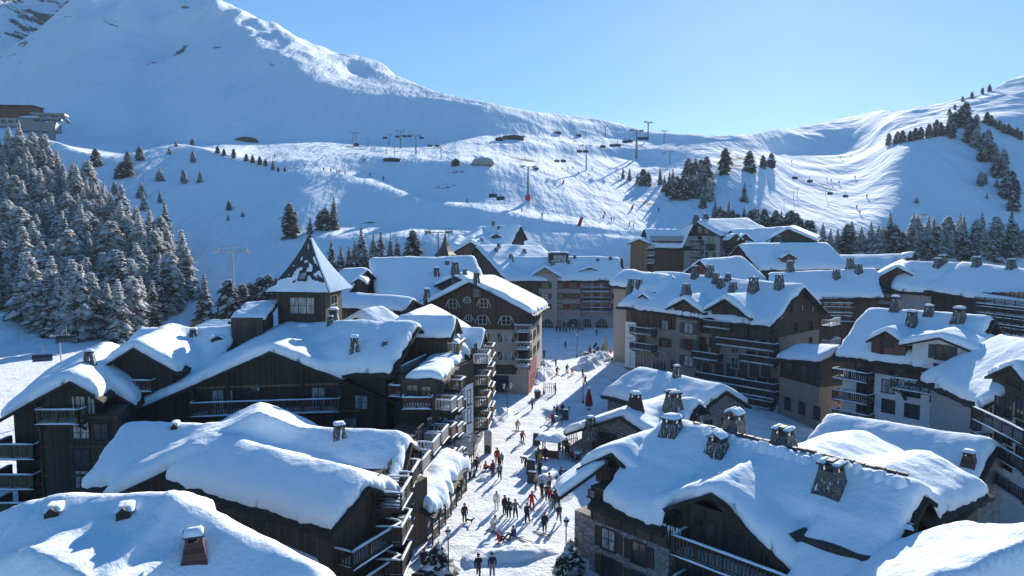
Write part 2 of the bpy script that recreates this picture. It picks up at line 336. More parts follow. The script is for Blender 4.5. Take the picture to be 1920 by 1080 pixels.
def terrain_mat():
    m = snow_mat('hill_snow', [(.014, 26, .32, (2.2, .5, .6)), (.03, 8, .18, (1, 1, 1)), (.16, .9, .22, (1.6, .7, 1)), (.7, .25, .45, (1, .5, 1)), (1.6, .14, .4, (1.4, .35, 1))], SNOWC)
    nt = m.node_tree; b = nt.nodes['Principled BSDF']
    g2 = N(nt, 'ShaderNodeNewGeometry'); wv = N(nt, 'ShaderNodeTexWave', Scale=.11, Distortion=16.0, Detail=4.0); wv.bands_direction = 'DIAGONAL'; wv.inputs['Detail Scale'].default_value = .35; L(nt, g2.outputs['Position'], wv.inputs['Vector'])
    wb = N(nt, 'ShaderNodeBump', Strength=.14, Distance=.2); L(nt, wv.outputs['Fac'], wb.inputs['Height']); L(nt, b.inputs['Normal'].links[0].from_socket, wb.inputs['Normal']); L(nt, wb.outputs[0], b.inputs['Normal'])
    ge = N(nt, 'ShaderNodeNewGeometry'); sp = N(nt, 'ShaderNodeSeparateXYZ'); L(nt, ge.outputs['Position'], sp.inputs[0])
    mp = N(nt, 'ShaderNodeMapping'); L(nt, ge.outputs['Position'], mp.inputs[0]); mp.inputs['Scale'].default_value = (.9, .5, 1.6)
    n1 = N(nt, 'ShaderNodeTexNoise', Scale=.035, Detail=9.0, Roughness=.72); L(nt, mp.outputs[0], n1.inputs['Vector'])
    n2 = N(nt, 'ShaderNodeTexNoise', Scale=.0045, Detail=3.0); L(nt, mp.outputs[0], n2.inputs['Vector'])
    mu = N(nt, 'ShaderNodeMath', operation='MULTIPLY_ADD'); mu.inputs[1].default_value = .55; L(nt, n2.outputs['Fac'], mu.inputs[0]); L(nt, n1.outputs['Fac'], mu.inputs[2])
    # rock only high on the left-hand mountain
    hm = N(nt, 'ShaderNodeMapRange'); hm.inputs['From Min'].default_value = 110; hm.inputs['From Max'].default_value = 280; L(nt, sp.outputs['Z'], hm.inputs['Value'])
    xm = N(nt, 'ShaderNodeMapRange'); xm.inputs['From Min'].default_value = -90; xm.inputs['From Max'].default_value = -480; L(nt, sp.outputs['X'], xm.inputs['Value'])
    k = N(nt, 'ShaderNodeMath', operation='MULTIPLY'); L(nt, hm.outputs[0], k.inputs[0]); L(nt, xm.outputs[0], k.inputs[1])
    k2 = N(nt, 'ShaderNodeMath', operation='MULTIPLY_ADD'); k2.inputs[1].default_value = .235; L(nt, k.outputs[0], k2.inputs[0]); L(nt, mu.outputs[0], k2.inputs[2])
    st = N(nt, 'ShaderNodeMapRange'); st.inputs['From Min'].default_value = .985; st.inputs['From Max'].default_value = 1.01; L(nt, k2.outputs[0], st.inputs['Value'])
    mx = N(nt, 'ShaderNodeMix', data_type='RGBA'); mx.inputs['A'].default_value = (*SNOWC, 1); mx.inputs['B'].default_value = (.10, .095, .095, 1)
    L(nt, st.outputs[0], mx.inputs['Factor']); L(nt, mx.outputs['Result'], b.inputs['Base Color'])
    return m
M['hill'] = terrain_mat()
vv = np.stack([GX, GY, GZ], -1).reshape(-1, 3)
idx = np.arange(nR*nC).reshape(nR, nC)
ff = np.stack([idx[:-1, :-1], idx[:-1, 1:], idx[1:, 1:], idx[1:, :-1]], -1).reshape(-1, 4)
rowlab = np.repeat(np.arange(nR-1), nC-1)
mi = (rowlab >= int(5.0*SUB)).astype(np.int32)
me = bpy.data.meshes.new('snow_ground')
me.vertices.add(len(vv)); me.vertices.foreach_set('co', vv.ravel())
me.loops.add(ff.size); me.loops.foreach_set('vertex_index', ff.ravel().astype(np.int32))
me.polygons.add(len(ff)); me.polygons.foreach_set('loop_start', np.arange(0, ff.size, 4, dtype=np.int32)); me.polygons.foreach_set('loop_total', np.full(len(ff), 4, dtype=np.int32))
me.materials.append(M['trod']); me.materials.append(M['hill'])
me.polygons.foreach_set('material_index', mi); me.polygons.foreach_set('use_smooth', np.ones(len(ff), dtype=bool))
me.update(calc_edges=True); me.validate()
tag(link('snow_ground', me), kind='structure')

print('TERR', GX.min(), GX.max(), GY.min(), GY.max(), GZ.min(), GZ.max())
# ------------------------------------------------------------------ chalet kit
class Gable:
    """roof over a ridge A->B (snow-top points); l, r: photo point of the eave corner at A, or (half width, drop)"""
    def __init__(s, A, B, l, r=None, T=.7, raw=False):
        A = np.array(A, float) if raw else P(*A); B = np.array(B, float) if raw else P(*B)
        A = A.copy(); B = B.copy(); d = B[:2]-A[:2]; s.L = float(np.hypot(*d)); s.u = d/s.L; s.n = np.array((-s.u[1], s.u[0]))
        def sd(e):
            if e[1] < 30: return float(e[0]), float(e[1])
            q = ray(*e); t = q[0]/q[1]; a = (t*A[1]-A[0])/(s.n[0]-t*s.n[1]); k = A[1]+a*s.n[1]
            return abs(a), A[2]-(H+k*q[2]/q[1])
        wl, dl = sd(l); wr, dr = sd(r) if r is not None else (wl, dl)
        s.wl, s.wr = wl, wr; s.sl = dl/wl; s.sr = dr/wr
        A[2] -= T; B[2] -= T; s.A, s.B, s.T = A, B, T
    def co(s, x, y):
        dx = x-s.A[0]; dy = y-s.A[1]
        return dx*s.u[0]+dy*s.u[1], dx*s.n[0]+dy*s.n[1]
    def sdf(s, x, y):
        t, a = s.co(x, y); return np.minimum(np.minimum(t, s.L-t), np.minimum(s.wl-a, a+s.wr))
    def h(s, x, y, soft=0.0):
        t, a = s.co(x, y); z = s.A[2]+(s.B[2]-s.A[2])*np.clip(t/s.L, -.1, 1.1)
        m = np.sqrt(a*a+soft*soft)-soft*.8 if soft else np.abs(a)
        return z-np.where(a > 0, s.sl, s.sr)*m
    def pt(s, t, a, z=None):
        q = s.A[:2]+s.u*t+s.n*a; return np.array((q[0], q[1], float(s.h(q[0], q[1])) if z is None else z))
    def face(s, side, ins=.7):
        if side == 'A': o = s.A[:2]+s.u*ins+s.n*(s.wl-ins); d = -s.n; w = s.wl+s.wr-2*ins
        elif side == 'B': o = s.B[:2]-s.u*ins-s.n*(s.wr-ins); d = s.n; w = s.wl+s.wr-2*ins
        elif side == 'L': o = s.B[:2]-s.u*ins+s.n*(s.wl-ins); d = -s.u; w = s.L-2*ins
        else: o = s.A[:2]+s.u*ins-s.n*(s.wr-ins); d = s.u; w = s.L-2*ins
        return Face(o, d, w)
class Face:
    def __init__(s, o, d, w): s.o = np.array(o, float); s.d = np.array(d, float); s.w = w; s.nrm = np.array((s.d[1], -s.d[0]))
    def at(s, x, z, out=0.0): q = s.o+s.d*x+s.nrm*out; return (q[0], q[1], z)
    def xz(s, px, py):   # where the view through a photo point meets this wall
        q = ray(px, py); t = q[0]/q[1]; n = s.nrm
        # (k t - ox) nx + (k - oy) ny = 0
        k = (s.o[0]*n[0]+s.o[1]*n[1])/(t*n[0]+n[1])
        X, Y = k*t, k; return float((X-s.o[0])*s.d[0]+(Y-s.o[1])*s.d[1]), H+k*q[2]/q[1]
    @property
    def rz(s): return math.atan2(s.d[1], s.d[0])
def seg(a, b):   # wall from a to b (left to right seen from outside)
    a = np.array(a[:2], float); b = np.array(b[:2], float); w = float(np.hypot(*(b-a))); return Face(a, (b-a)/w, w)
def comb_h(gs, x, y, soft=0, k=.5):
    best = None
    for g in gs:
        v = g.h(x, y, soft)+3.0*np.minimum(g.sdf(x, y)-.0, 0)
        if best is None: best = v
        else:
            hh = np.clip(.5+.5*(v-best)/k, 0, 1); best = best*(1-hh)+v*hh+k*hh*(1-hh)
    return best
def comb_d(gs, x, y):
    d = gs[0].sdf(x, y)
    for g in gs[1:]: d = np.maximum(d, g.sdf(x, y))
    return d
def snow_mesh(gs, T, cell, er, o, seed, lump=.25, wav=.16, soft=.6, k=.6, mat=None):
    g0 = gs[0]; cs = []
    for g in gs:
        for t in (0, g.L):
            for a in (g.wl, -g.wr):
                q = g.A[:2]+g.u*t+g.n*a; cs.append(g0.co(*q))
    cs = np.array(cs); lo = cs.min(0)-cell*1.5; hi = cs.max(0)+cell*1.5
    nx = int((hi[0]-lo[0])/cell)+2; ny = int((hi[1]-lo[1])/cell)+2
    tt, aa = np.meshgrid(lo[0]+np.arange(nx)*cell, lo[1]+np.arange(ny)*cell, indexing='ij')
    x = g0.A[0]+g0.u[0]*tt+g0.n[0]*aa; y = g0.A[1]+g0.u[1]*tt+g0.n[1]*aa
    def D(x, y): return comb_d(gs, x, y)+wav*(vnoise(x*.9, y*.9, seed+3)*2-1.1)-1.5*np.maximum(0, vnoise(x*.42, y*.42, seed+8)-.70)+.5*wav*(vnoise(x*2.9, y*2.9, seed+5)*2-1)-.10
    d = D(x, y); ins = d > 0
    q = ins[:-1, :-1] | ins[1:, :-1] | ins[:-1, 1:] | ins[1:, 1:]
    use = np.zeros_like(ins); use[:-1, :-1] |= q; use[1:, :-1] |= q; use[:-1, 1:] |= q; use[1:, 1:] |= q
    for _ in range(3):
        e = .05; dd = D(x, y); gx = (D(x+e, y)-D(x-e, y))/(2*e); gy = (D(x, y+e)-D(x, y-e))/(2*e); gg = np.maximum(gx*gx+gy*gy, .3)
        m = use & ~ins; x = np.where(m, x-dd*gx/gg, x); y = np.where(m, y-dd*gy/gg, y)
    d = np.maximum(D(x, y), 0); d = np.where(ins, d, 0)
    h = comb_h(gs, x, y, soft, k); h0 = comb_h(gs, x, y, 0, k*.5)
    pr = np.sqrt(np.maximum(0, 1-(1-np.minimum(d/er, 1))**2))
    n1 = fbm(x*.22+seed, y*.22-seed, seed, 4); n2 = fbm(x*.8, y*.8, seed+9, 3)
    th = T*(.42+.58*pr)*(1+lump*n1*1.3+.10*n2)
    z = np.maximum(h, h0)+th
    ids = -np.ones(x.shape, int); ii = np.nonzero(use); ids[ii] = np.arange(len(ii[0]))
    V = np.stack([x[ii]-o[0], y[ii]-o[1], z[ii]-o[2]], 1); base = h0[ii]-o[2]
    qi = np.nonzero(q); a = ids[qi]; b = ids[qi[0]+1, qi[1]]; c = ids[qi[0]+1, qi[1]+1]; e = ids[qi[0], qi[1]+1]
    fl = np.stack([a, b, c, e], 1)
    if (g0.u[0]*g0.n[1]-g0.u[1]*g0.n[0]) < 0: fl = fl[:, ::-1]
    cnt = {}
    for f in fl.tolist():
        for i in range(4):
            p1, p2 = f[i], f[(i+1) % 4]; cnt[(p1, p2)] = 1
    bd = [(p1, p2) for (p1, p2) in cnt if (p2, p1) not in cnt]
    # two skirt rings: bulge out, then tuck in on the roof edge
    nv = len(V); on = {}
    for p1, p2 in bd:
        ex, ey = V[p2][0]-V[p1][0], V[p2][1]-V[p1][1]; l = math.hypot(ex, ey)+1e-6
        for p in (p1, p2): on.setdefault(p, []).append((ey/l, -ex/l))
    ring = {}; ext = []
    for p, ns in on.items():
        nxx = sum(i[0] for i in ns); nyy = sum(i[1] for i in ns); l = math.hypot(nxx, nyy)+1e-6; nxx /= l; nyy /= l
        zt = V[p][2]; zb = min(base[p], zt)-.03; t = zt-zb; bul = min(.07, .2*t)
        ring[p] = nv+len(ext)
        ext.append((V[p][0]+nxx*bul, V[p][1]+nyy*bul, zb+t*.45)); ext.append((V[p][0]+nxx*.02, V[p][1]+nyy*.02, zb))
    fs = fl.tolist()
    for p1, p2 in bd:
        r1, r2 = ring[p1], ring[p2]; fs.append((p2, p1, r1, r2)); fs.append((r2, r1, r1+1, r2+1))
    if ext: V = np.vstack([V, np.array(ext)])
    return mesh('snow', V, fs, mat or M['snow'], None, True)
def deck_mesh(gs, o, th=.34, out=.26, seed=1, mat=None):
    mb = MB(); rn = random.Random(seed)
    for g in gs:
        n = max(2, int(g.L/.55))
        for sgn, w, sl in ((1, g.wl, g.sl), (-1, g.wr, g.sr)):
            rows = []
            for i in range(n+1):
                t = -out+(g.L+2*out)*i/n; j = rn.uniform(-.13, .10); we = w+out+j
                zr = g.A[2]+(g.B[2]-g.A[2])*t/g.L
                r = []
                for a in (0, we):
                    q = g.A[:2]+g.u*t+g.n*a*sgn; r.append((q[0]-o[0], q[1]-o[1], zr-sl*a-o[2]-.04))
                rows.append(r)
            v = []; f = []
            for r in rows: v += [r[0], r[1], (r[1][0], r[1][1], r[1][2]-th), (r[0][0], r[0][1], r[0][2]-th)]
            for i in range(n):
                b = i*4; c = b+4
                for k in range(4):
                    k2 = (k+1) % 4; f.append((b+k, b+k2, c+k2, c+k))
            f.append((0, 1, 2, 3)); f.append((n*4+3, n*4+2, n*4+1, n*4))
            mb.add(v, f)
    return mb.me('roof', mat or M['deck'])
def wall_mesh(gs, zb, o, ins=.7, mat=None):
    mb = MB()
    for g in gs:
        v = []
        for t in (ins, g.L-ins):
            for a in (g.wl-ins, 0, -(g.wr-ins)):
                q = g.pt(t, a); v.append((q[0]-o[0], q[1]-o[1], q[2]-.22-o[2]))
            for a in (-(g.wr-ins), g.wl-ins):
                q = g.pt(t, a); v.append((q[0]-o[0], q[1]-o[1], zb-o[2]))
        mb.add(v, [(0, 1, 2, 3, 4), (9, 8, 7, 6, 5), (0, 5, 6, 1), (1, 6, 7, 2), (2, 7, 8, 3), (4, 9, 5, 0), (3, 8, 9, 4)])
    return mb.me('wall', mat)
def box_wall(pts, z0, z1, o, mat, name='wall'):
    n = len(pts); v = [(p[0]-o[0], p[1]-o[1], z-o[2]) for z in (z0, z1) for p in pts]
    f = [(i, (i+1) % n, n+(i+1) % n, n+i) for i in range(n)]+[tuple(range(n-1, -1, -1)), tuple(range(n, 2*n))]
    return mesh(name, v, f, mat)
# ---- windows, balconies: modelled once per size, facing -Y, shared between copies
_wc = {}
def window_meshes(w, h, nx, fr, pane, ny=2):
    key = ('w', round(w, 2), round(h, 2), nx, fr, pane, ny)
    if key not in _wc:
        mb = MB(); t = .09
        mb.box(-w/2-t, w/2+t, -.09, .02, h, h+t); mb.box(-w/2-t-.06, w/2+t+.06, -.2, .02, -t, 0)
        mb.box(-w/2-t, -w/2, -.09, .02, 0, h); mb.box(w/2, w/2+t, -.09, .02, 0, h)
        for i in range(1, nx): x = -w/2+w*i/nx; mb.box(x-.04, x+.04, -.06, .02, 0, h)
        for j in range(1, ny): z = h*j/ny; mb.box(-w/2, w/2, -.055, .02, z-.025, z+.025)
        pm = MB(); pm.box(-w/2, w/2, -.02, .015, 0, h)
        _wc[key] = (mb.me('window', M[fr]), pm.me('pane', M[pane]))
    return _wc[key]
def shutter_mesh(w, h, sm, trim=None):
    key = ('s', round(w, 2), round(h, 2), sm, trim)
    if key not in _wc:
        mb = MB(); mb.box(-w/2, w/2, -.075, -.01, 0, h)
        if trim:
            mb.bar((-w/2+.04, -.09, h-.05), (w/2-.05, -.09, .05), .05, .17, 1) if trim > 0 else mb.bar((w/2-.04, -.09, h-.05), (-w/2+.05, -.09, .05), .05, .17, 1)
        else:
            for k in (.15, .5, .85): mb.box(-w/2, w/2, -.1, -.07, h*k-.04, h*k+.04)
        _wc[key] = mb.me('shutter', [M[sm], M['palewood']])
    return _wc[key]
rw = random.Random(5)
def window(root, f, x, z, w=1.2, h=1.35, nx=2, fr='frame', pane=None, shut=None, trim=False, ny=2, snow=False):
    pane = pane or ('curtain' if rw.random() < .28 else 'glass')
    a, b = window_meshes(w, h, nx, fr, pane, ny); o = root.location; q = f.at(x, z)
    wo = link('window', a, root, (q[0]-o.x, q[1]-o.y, q[2]-o.z), f.rz); link('pane', b, wo)
    if shut:
        sw = w*.48
        for k in (-1, 1): link('shutter', shutter_mesh(sw, h, shut, k if trim else None), wo, (k*(w/2+.11+sw/2), 0, 0))
    return wo
def balcony_meshes(w, d, style, mat, hr, sides):
    key = ('b', round(w, 2), round(d, 2), style, mat, hr, sides)
    if key not in _wc:
        s = MB(); s.box(-w/2, w/2, -d, 0, -.22, 0)
        for x in (-w/2+.25, w/2-.25): s.bar((x, -d+.15, -.3), (x, 0, -.3), .18, .2); s.bar((x, -d*.6, -.35), (x, 0, -.95), .14, .14)
        r = MB()
        def run(p, q):
            p = Vector(p); q = Vector(q); l = (q-p).length; up = Vector((0, 0, 1))
            r.bar(p+up*hr, q+up*hr, .12, .09); r.bar(p+up*.14, q+up*.14, .07, .09)
            n = max(1, round(l/1.9))
            for i in range(n+1): c = p.lerp(q, i/n); r.bar(c, c+up*hr, .11, .11)
            if style == 'slat':
                m = max(2, int(l/.26))
                for i in range(m): c = p.lerp(q, (i+.5)/m); dd = (q-p).normalized(); r.add(*slab(c, dd, .14, .035, .16, hr-.05))
            elif style == 'panel':
                m = max(1, int(l/.5))
                for i in range(m): c = p.lerp(q, (i+.5)/m); dd = (q-p).normalized(); r.add(*slab(c, dd, l/m-.03, .035, .10, hr-.05))
            elif style == 'lattice':
                m = max(2, int(l/.5))
                for i in range(m):
                    a = p.lerp(q, i/m); b = p.lerp(q, (i+1)/m); r.bar(a+up*.14, b+up*(hr-.05), .04, .06); r.bar(b+up*.14, a+up*(hr-.05), .04, .06)
            else:
                for k in (.35, .6, .82): r.bar(p+up*hr*k, q+up*hr*k, .035, .10)
        def slab(c, dd, ww, tt, z0, z1):
            nn = Vector((-dd.y, dd.x, 0)); v = []
            for z in (z0, z1):
                for i, j in ((-1, -1), (1, -1), (1, 1), (-1, 1)): v.append(c+dd*(i*ww/2)+nn*(j*tt/2)+Vector((0, 0, z)))
            return v, [(3, 2, 1, 0), (4, 5, 6, 7), (0, 1, 5, 4), (1, 2, 6, 5), (2, 3, 7, 6), (3, 0, 4, 7)]
        e = .06; sn = MB()
        run((-w/2+e, -d+e, 0), (w/2-e, -d+e, 0)); sn.mound(-w/2, w/2, -d-.05, -d+.19, hr+.03, .11, max(4, int(w/.35)), 4, seed=int(w*7))
        if 'l' in sides: run((-w/2+e, -d+e, 0), (-w/2+e, -.02, 0)); sn.mound(-w/2-.04, -w/2+.17, -d+.1, 0, hr+.03, .09, 4, max(4, int(d/.3)), seed=3)
        if 'r' in sides: run((w/2-e, -d+e, 0), (w/2-e, -.02, 0)); sn.mound(w/2-.17, w/2+.04, -d+.1, 0, hr+.03, .09, 4, max(4, int(d/.3)), seed=4)
        sn.mound(-w/2+.1, w/2-.1, -d+.15, -.15, .0, .26, max(6, int(w/.5)), 4, seed=int(w*13))
        sn.mound(-w/2, w/2, -d-.1, -d+.02, -.12, .12, max(4, int(w/.4)), 3, seed=int(w*3))
        _wc[key] = (s.me('balcony', M['beam']), r.me('railing', M[mat]), sn.me('snow_cap', M['snow'], True))
    return _wc[key]
def balcony(root, f, x, z, w, d=1.4, style='slat', mat='darkwood', hr=1.0, sides='lr'):
    a, b, c = balcony_meshes(w, d, style, mat, hr, sides); o = root.location; q = f.at(x, z)
    bo = link('balcony', a, root, (q[0]-o.x, q[1]-o.y, q[2]-o.z), f.rz); link('railing', b, bo); link('snow_cap', c, bo)
    return bo
def door(root, f, x, z, w=1.6, h=2.1, n=2):
    a, b = window_meshes(w, h, n, 'frame', 'glass', 1); o = root.location; q = f.at(x, z)
    d = link('door', a, root, (q[0]-o.x, q[1]-o.y, q[2]-o.z), f.rz); link('pane', b, d)
def arch(root, f, x, z, w, h):   # arched glazed opening
    key = ('a', w, h)
    if key not in _wc:
        n = 10; r = w/2; prof = [(-r, 0)]+[(-r*math.cos(math.pi*i/n), h-r+r*math.sin(math.pi*i/n)) for i in range(n+1)]+[(r, 0)]
        v = [(p[0], -.03, p[1]) for p in prof]; pm = mesh('pane', v, [tuple(range(len(v)))], M['glass'])
        mb = MB()
        for (a, b) in zip(prof, prof[1:]):
            mb.bar((a[0], -.05, a[1]), (b[0], -.05, b[1]), .16, .22)
        mb.bar((0, -.05, 0), (0, -.05, h), .08, .09); mb.bar((-r, -.05, h-r), (r, -.05, h-r), .08, .09)
        mb.bar((-r*.5, -.05, 0), (-r*.5, -.05, h-.3), .06, .07); mb.bar((r*.5, -.05, 0), (r*.5, -.05, h-.3), .06, .07)
        _wc[key] = (mb.me('arched_window', M['palewood']), pm)
    o = root.location; q = f.at(x, z); a, b = _wc[key]
    d = link('arched_window', a, root, (q[0]-o.x, q[1]-o.y, q[2]-o.z), f.rz); link('pane', b, d)
_cc = {}
def chimney(root, p, w=1.1, h=2.0, cap='slab', rz=0.0, v=0, mat='chim'):
    key = (round(w, 2), round(h, 2), cap, v, mat)
    if key not in _cc:
        mb = MB(); t = w*.62; mb.add([(-w/2, -w/2, -1.5), (w/2, -w/2, -1.5), (w/2, w/2, -1.5), (-w/2, w/2, -1.5), (-w/2, -w/2, 0), (w/2, -w/2, 0), (w/2, w/2, 0), (-w/2, w/2, 0), (-t/2, -t/2, h*.76), (t/2, -t/2, h*.76), (t/2, t/2, h*.76), (-t/2, t/2, h*.76)],
            [(0, 1, 5, 4), (1, 2, 6, 5), (2, 3, 7, 6), (3, 0, 4, 7), (4, 5, 9, 8), (5, 6, 10, 9), (6, 7, 11, 10), (7, 4, 8, 11), (8, 9, 10, 11)])
        cm = MB(); c = t/2
        for i in (-1, 1):
            for j in (-1, 1): cm.box(i*c*.8-.06*w, i*c*.8+.06*w, j*c*.8-.06*w, j*c*.8+.06*w, h*.74, h*.9)
        cm.box(-c*.45, c*.45, -c*.45, c*.45, h*.74, h*.86)
        sn = MB(); e = c*1.2
        if cap == 'slab':
            cm.box(-e, e, -e, e, h*.9, h*.94); sn.mound(-e, e, -e, e, h*.94, .17*w, 8, 8, seed=v)
        elif cap == 'gable':
            rr = h*.9; cm.add([(-e, -e, rr), (-e, e, rr), (e, e, rr), (e, -e, rr), (-e, 0, rr+.45*e), (e, 0, rr+.45*e), (-e, -e, rr+.07), (-e, e, rr+.07), (e, e, rr+.07), (e, -e, rr+.07), (-e, 0, rr+.45*e+.07), (e, 0, rr+.45*e+.07)],
                [(0, 3, 5, 4), (2, 1, 4, 5), (6, 10, 11, 9), (8, 11, 10, 7), (0, 6, 9, 3), (1, 2, 8, 7), (0, 4, 10, 6), (4, 1, 7, 10), (3, 9, 11, 5), (5, 11, 8, 2)])
            for sg in (-1, 1):
                m2 = MB().mound(-e*.95, e*.95, 0, e*.98, 0, .13*w, 7, 5, seed=v+3)
                sn.add([(q[0], sg*q[1], q[2]+rr+.45*e+.07-.45*q[1]) for q in m2.v], [fc if sg > 0 else fc[::-1] for fc in m2.f])
        else:
            cm.box(-e, e, -e, -e*.3, h*.9, h*.95); cm.box(-e, e, e*.3, e, h*.9, h*.95); cm.box(-e*.5, e*.5, -e*.3, e*.3, h*.97, h*1.02)
            sn.mound(-e, e, -e, -e*.3, h*.95, .08*w, 7, 4, seed=v); sn.mound(-e, e, e*.3, e, h*.95, .09*w, 7, 4, seed=v+1)
        ba = MB().mound(-w*1.0, w*1.0, -w*1.0, w*1.0, -.35, .55*w, 10, 10, seed=v+8, p=.8)
        _cc[key] = (mb.me('chimney', M[mat]), cm.me('chimney_cap', M['slate']), sn.me('snow_cap', M['snow'], True))
    a, b, c = _cc[key]; o = root.location
    ch = link('chimney', a, root, (p[0]-o.x, p[1]-o.y, p[2]-o.z), rz); link('chimney_cap', b, ch); link('snow_cap', c, ch); return ch
def trim(h, f, zs, x0=0.0, x1=None, mat='beam', nm='timber_band'):   # horizontal boards along a facade, one mesh per wall
    x1 = f.w if x1 is None else x1; mb = MB()
    for z in zs: a = f.at(x0, z, .05); b = f.at(x1, z, .05); mb.bar((a[0]-h.o[0], a[1]-h.o[1], a[2]-h.o[2]), (b[0]-h.o[0], b[1]-h.o[1], b[2]-h.o[2]), .14, .24)
    a = f.at(x0+.1, zs[0], .045); b = f.at(x0+.1, zs[-1], .045); mb.bar((a[0]-h.o[0], a[1]-h.o[1], a[2]-h.o[2]), (b[0]-h.o[0], b[1]-h.o[1], b[2]-h.o[2]), .12, .12)
    return mb.build(nm, M[mat], h.root)
class House:
    def __init__(s, name, label, gs, zb=-1.0, wall='darkwood', T=.7, cell=.45, er=.9, ins=.7, lump=.25, wav=.16, deck=.3, low=None, zlow=0, walls=True, mat=None, k=.6, cat='building', soft=.6, lowmat=None):
        g = gs[0]; c = (g.A+g.B)/2; s.o = np.array((c[0], c[1], zb)); s.root = thing(name, label, cat, tuple(s.o)); s.gs = gs; s.T = T; s.zb = zb; s.all = list(gs)
        seed = int(abs(c[0]*3+c[1]*7)) % 97
        s.seed = seed; s.cell = cell; s.mat = mat
        rf = link('roof', deck_mesh(gs, s.o, deck, seed=seed), s.root)
        link('snow_cover', snow_mesh(gs, T, cell, er, s.o, seed, lump, wav, k=k, mat=mat, soft=soft), rf)
        if walls:
            link('wall', wall_mesh(gs, zb, s.o, ins, M[wall]), s.root)
            if low: link('lower_wall', s.prism(gs, zb, zlow, ins-.04, M[low]), s.root)
    def prism(s, gs, z0, z1, ins, mat):
        mb = MB()
        for g in gs:
            c = [g.pt(t, a, 0) for t, a in ((ins, g.wl-ins), (ins, -(g.wr-ins)), (g.L-ins, -(g.wr-ins)), (g.L-ins, g.wl-ins))]
            v = [(q[0]-s.o[0], q[1]-s.o[1], z-s.o[2]) for z in (z0, z1) for q in c]
            mb.add(v, [(3, 2, 1, 0), (4, 5, 6, 7), (0, 1, 5, 4), (1, 2, 6, 5), (2, 3, 7, 6), (3, 0, 4, 7)])
        return mb.me('lower_wall', mat)
    def dormer(s, A, dirv, Ln, l, r=None, T=.5, wall='darkwood', zb=None, win=None, ins=.45, pane=None, er=.6, fr='frame', lump=.25, shut=None):
        A = P(*A) if A[0] > 300 else np.array(A, float); B = np.array((A[0]+dirv[0]*Ln, A[1]+dirv[1]*Ln, A[2]))
        g = Gable(A, B, l, r, T, raw=True); dm = MB()
        zb = g.A[2]-max(g.wl*g.sl, g.wr*g.sr)-1.6 if zb is None else zb
        d = link('dormer', wall_mesh([g], zb, s.o, ins, M[wall]), s.root)
        link('dormer_roof', deck_mesh([g], s.o, .22, .1, seed=int(A[0]*5) % 50), d)
        link('snow_cover', snow_mesh([g], T, s.cell*.8, er, s.o, int(abs(A[0]*11)) % 60, lump, .1, mat=s.mat, soft=.4), d)
        hh_ = s.z(A[0], A[1]); s.all.append(g); f = g.face('A', ins)
        if hh_ > -50: print('DORMER', s.root.name, 'peak above roof %.1f' % (A[2]-hh_))
        if win:
            w, h, nx, z = win
            q = f.at(f.w*(g.wl/(g.wl+g.wr)), g.A[2]+z)
            a, b = window_meshes(w, h, nx, fr, pane or 'glass', 2)
            link('window', merged(a, b), d, (q[0]-s.o[0], q[1]-s.o[1], q[2]-s.o[2]), f.rz)
        return g, f
    def z(s, x, y): return max([float(g.h(x, y))+g.T for g in s.all if g.sdf(x, y) > 0] or [-99])
    def hit(s, px, py):
        q = ray(px, py); Y0 = s.o[1]-45
        for Y in np.arange(max(15, Y0), s.o[1]+60, .15):
            X = q[0]/q[1]*Y; z = H+q[2]/q[1]*Y
            if s.z(X, Y) >= z: return (X, Y, z)
        return None
    def chim(s, px, py, w=1.1, h=2.0, cap='slab', rz=.4, v=0, mat='chim'):
        p = s.hit(px, py)
        if p is None: print('NOHIT', s.root.name, px, py); return
        chimney(s.root, (p[0], p[1]+w*.4, p[2]-.1), w, h, cap, rz, v, mat)
    def wins(s, f, pts, **k):   # windows by photo points of their bottom centre
        for px, py in pts: x, z = f.xz(px, py); window(s.root, f, x, z, **k)
    def row(s, f, xs, z, **k):
        for x in xs: window(s.root, f, x, z, **k)
    def balc(s, f, px0, px1, py, d=1.4, **k):   # balcony whose floor edge runs between two photo columns
        x0, z = f.xz(px0, py); x1, _ = f.xz(px1, py)
        return balcony(s.root, f, (x0+x1)/2, z, abs(x1-x0), d, **k)
_mm = {}
def merged(a, b):
    key = (a.name, b.name)
    if key not in _mm:
        mb = MB()
        for i, me in enumerate((a, b)):
            n = len(mb.v); mb.v += [tuple(v.co) for v in me.vertices]; mb.f += [tuple(j+n for j in p.vertices) for p in me.polygons]; mb.m += [i]*len(me.polygons)
        _mm[key] = mb.me('window', [a.materials[0], b.materials[0]])
    return _mm[key]
# ------------------------------------------------------------------ the village, near left
def wallbox(h, pts, z0, z1, mat, name='wall'): return link(name, box_wall(pts, z0, z1, h.o, M[mat], name), h.root)
def vent(h, px, py, w=.7, rz=.3):   # small roof vent with its own little gable
    p = h.hit(px, py)
    if p is None: print('NOVENT', px, py); return
    mb = MB(); mb.add([(-w/2, -.5, -.4), (w/2, -.5, -.4), (w/2, .6, -.4), (-w/2, .6, -.4), (-w/2, -.5, .2), (w/2, -.5, .2), (w/2, .6, .2), (-w/2, .6, .2), (0, -.6, .55), (0, .6, .55)], [(0, 1, 5, 8, 4), (1, 2, 6, 5), (3, 0, 4, 7), (2, 3, 7, 9, 6), (4, 8, 9, 7), (8, 5, 6, 9)])
    v = mb.build('roof_vent', M['beam'], h.root, (p[0]-h.o[0], p[1]-h.o[1], p[2]-h.o[2]+.1), rz)
    s = MB().mound(-w*.7, w*.7, -.45, .9, .30, .25, 8, 7, seed=int(px)); s.build('snow_cap', M['snow'], v, smooth=True)
M['chimwood'] = planks('chimney_boards', (.10, .05, .045), axis='Z')
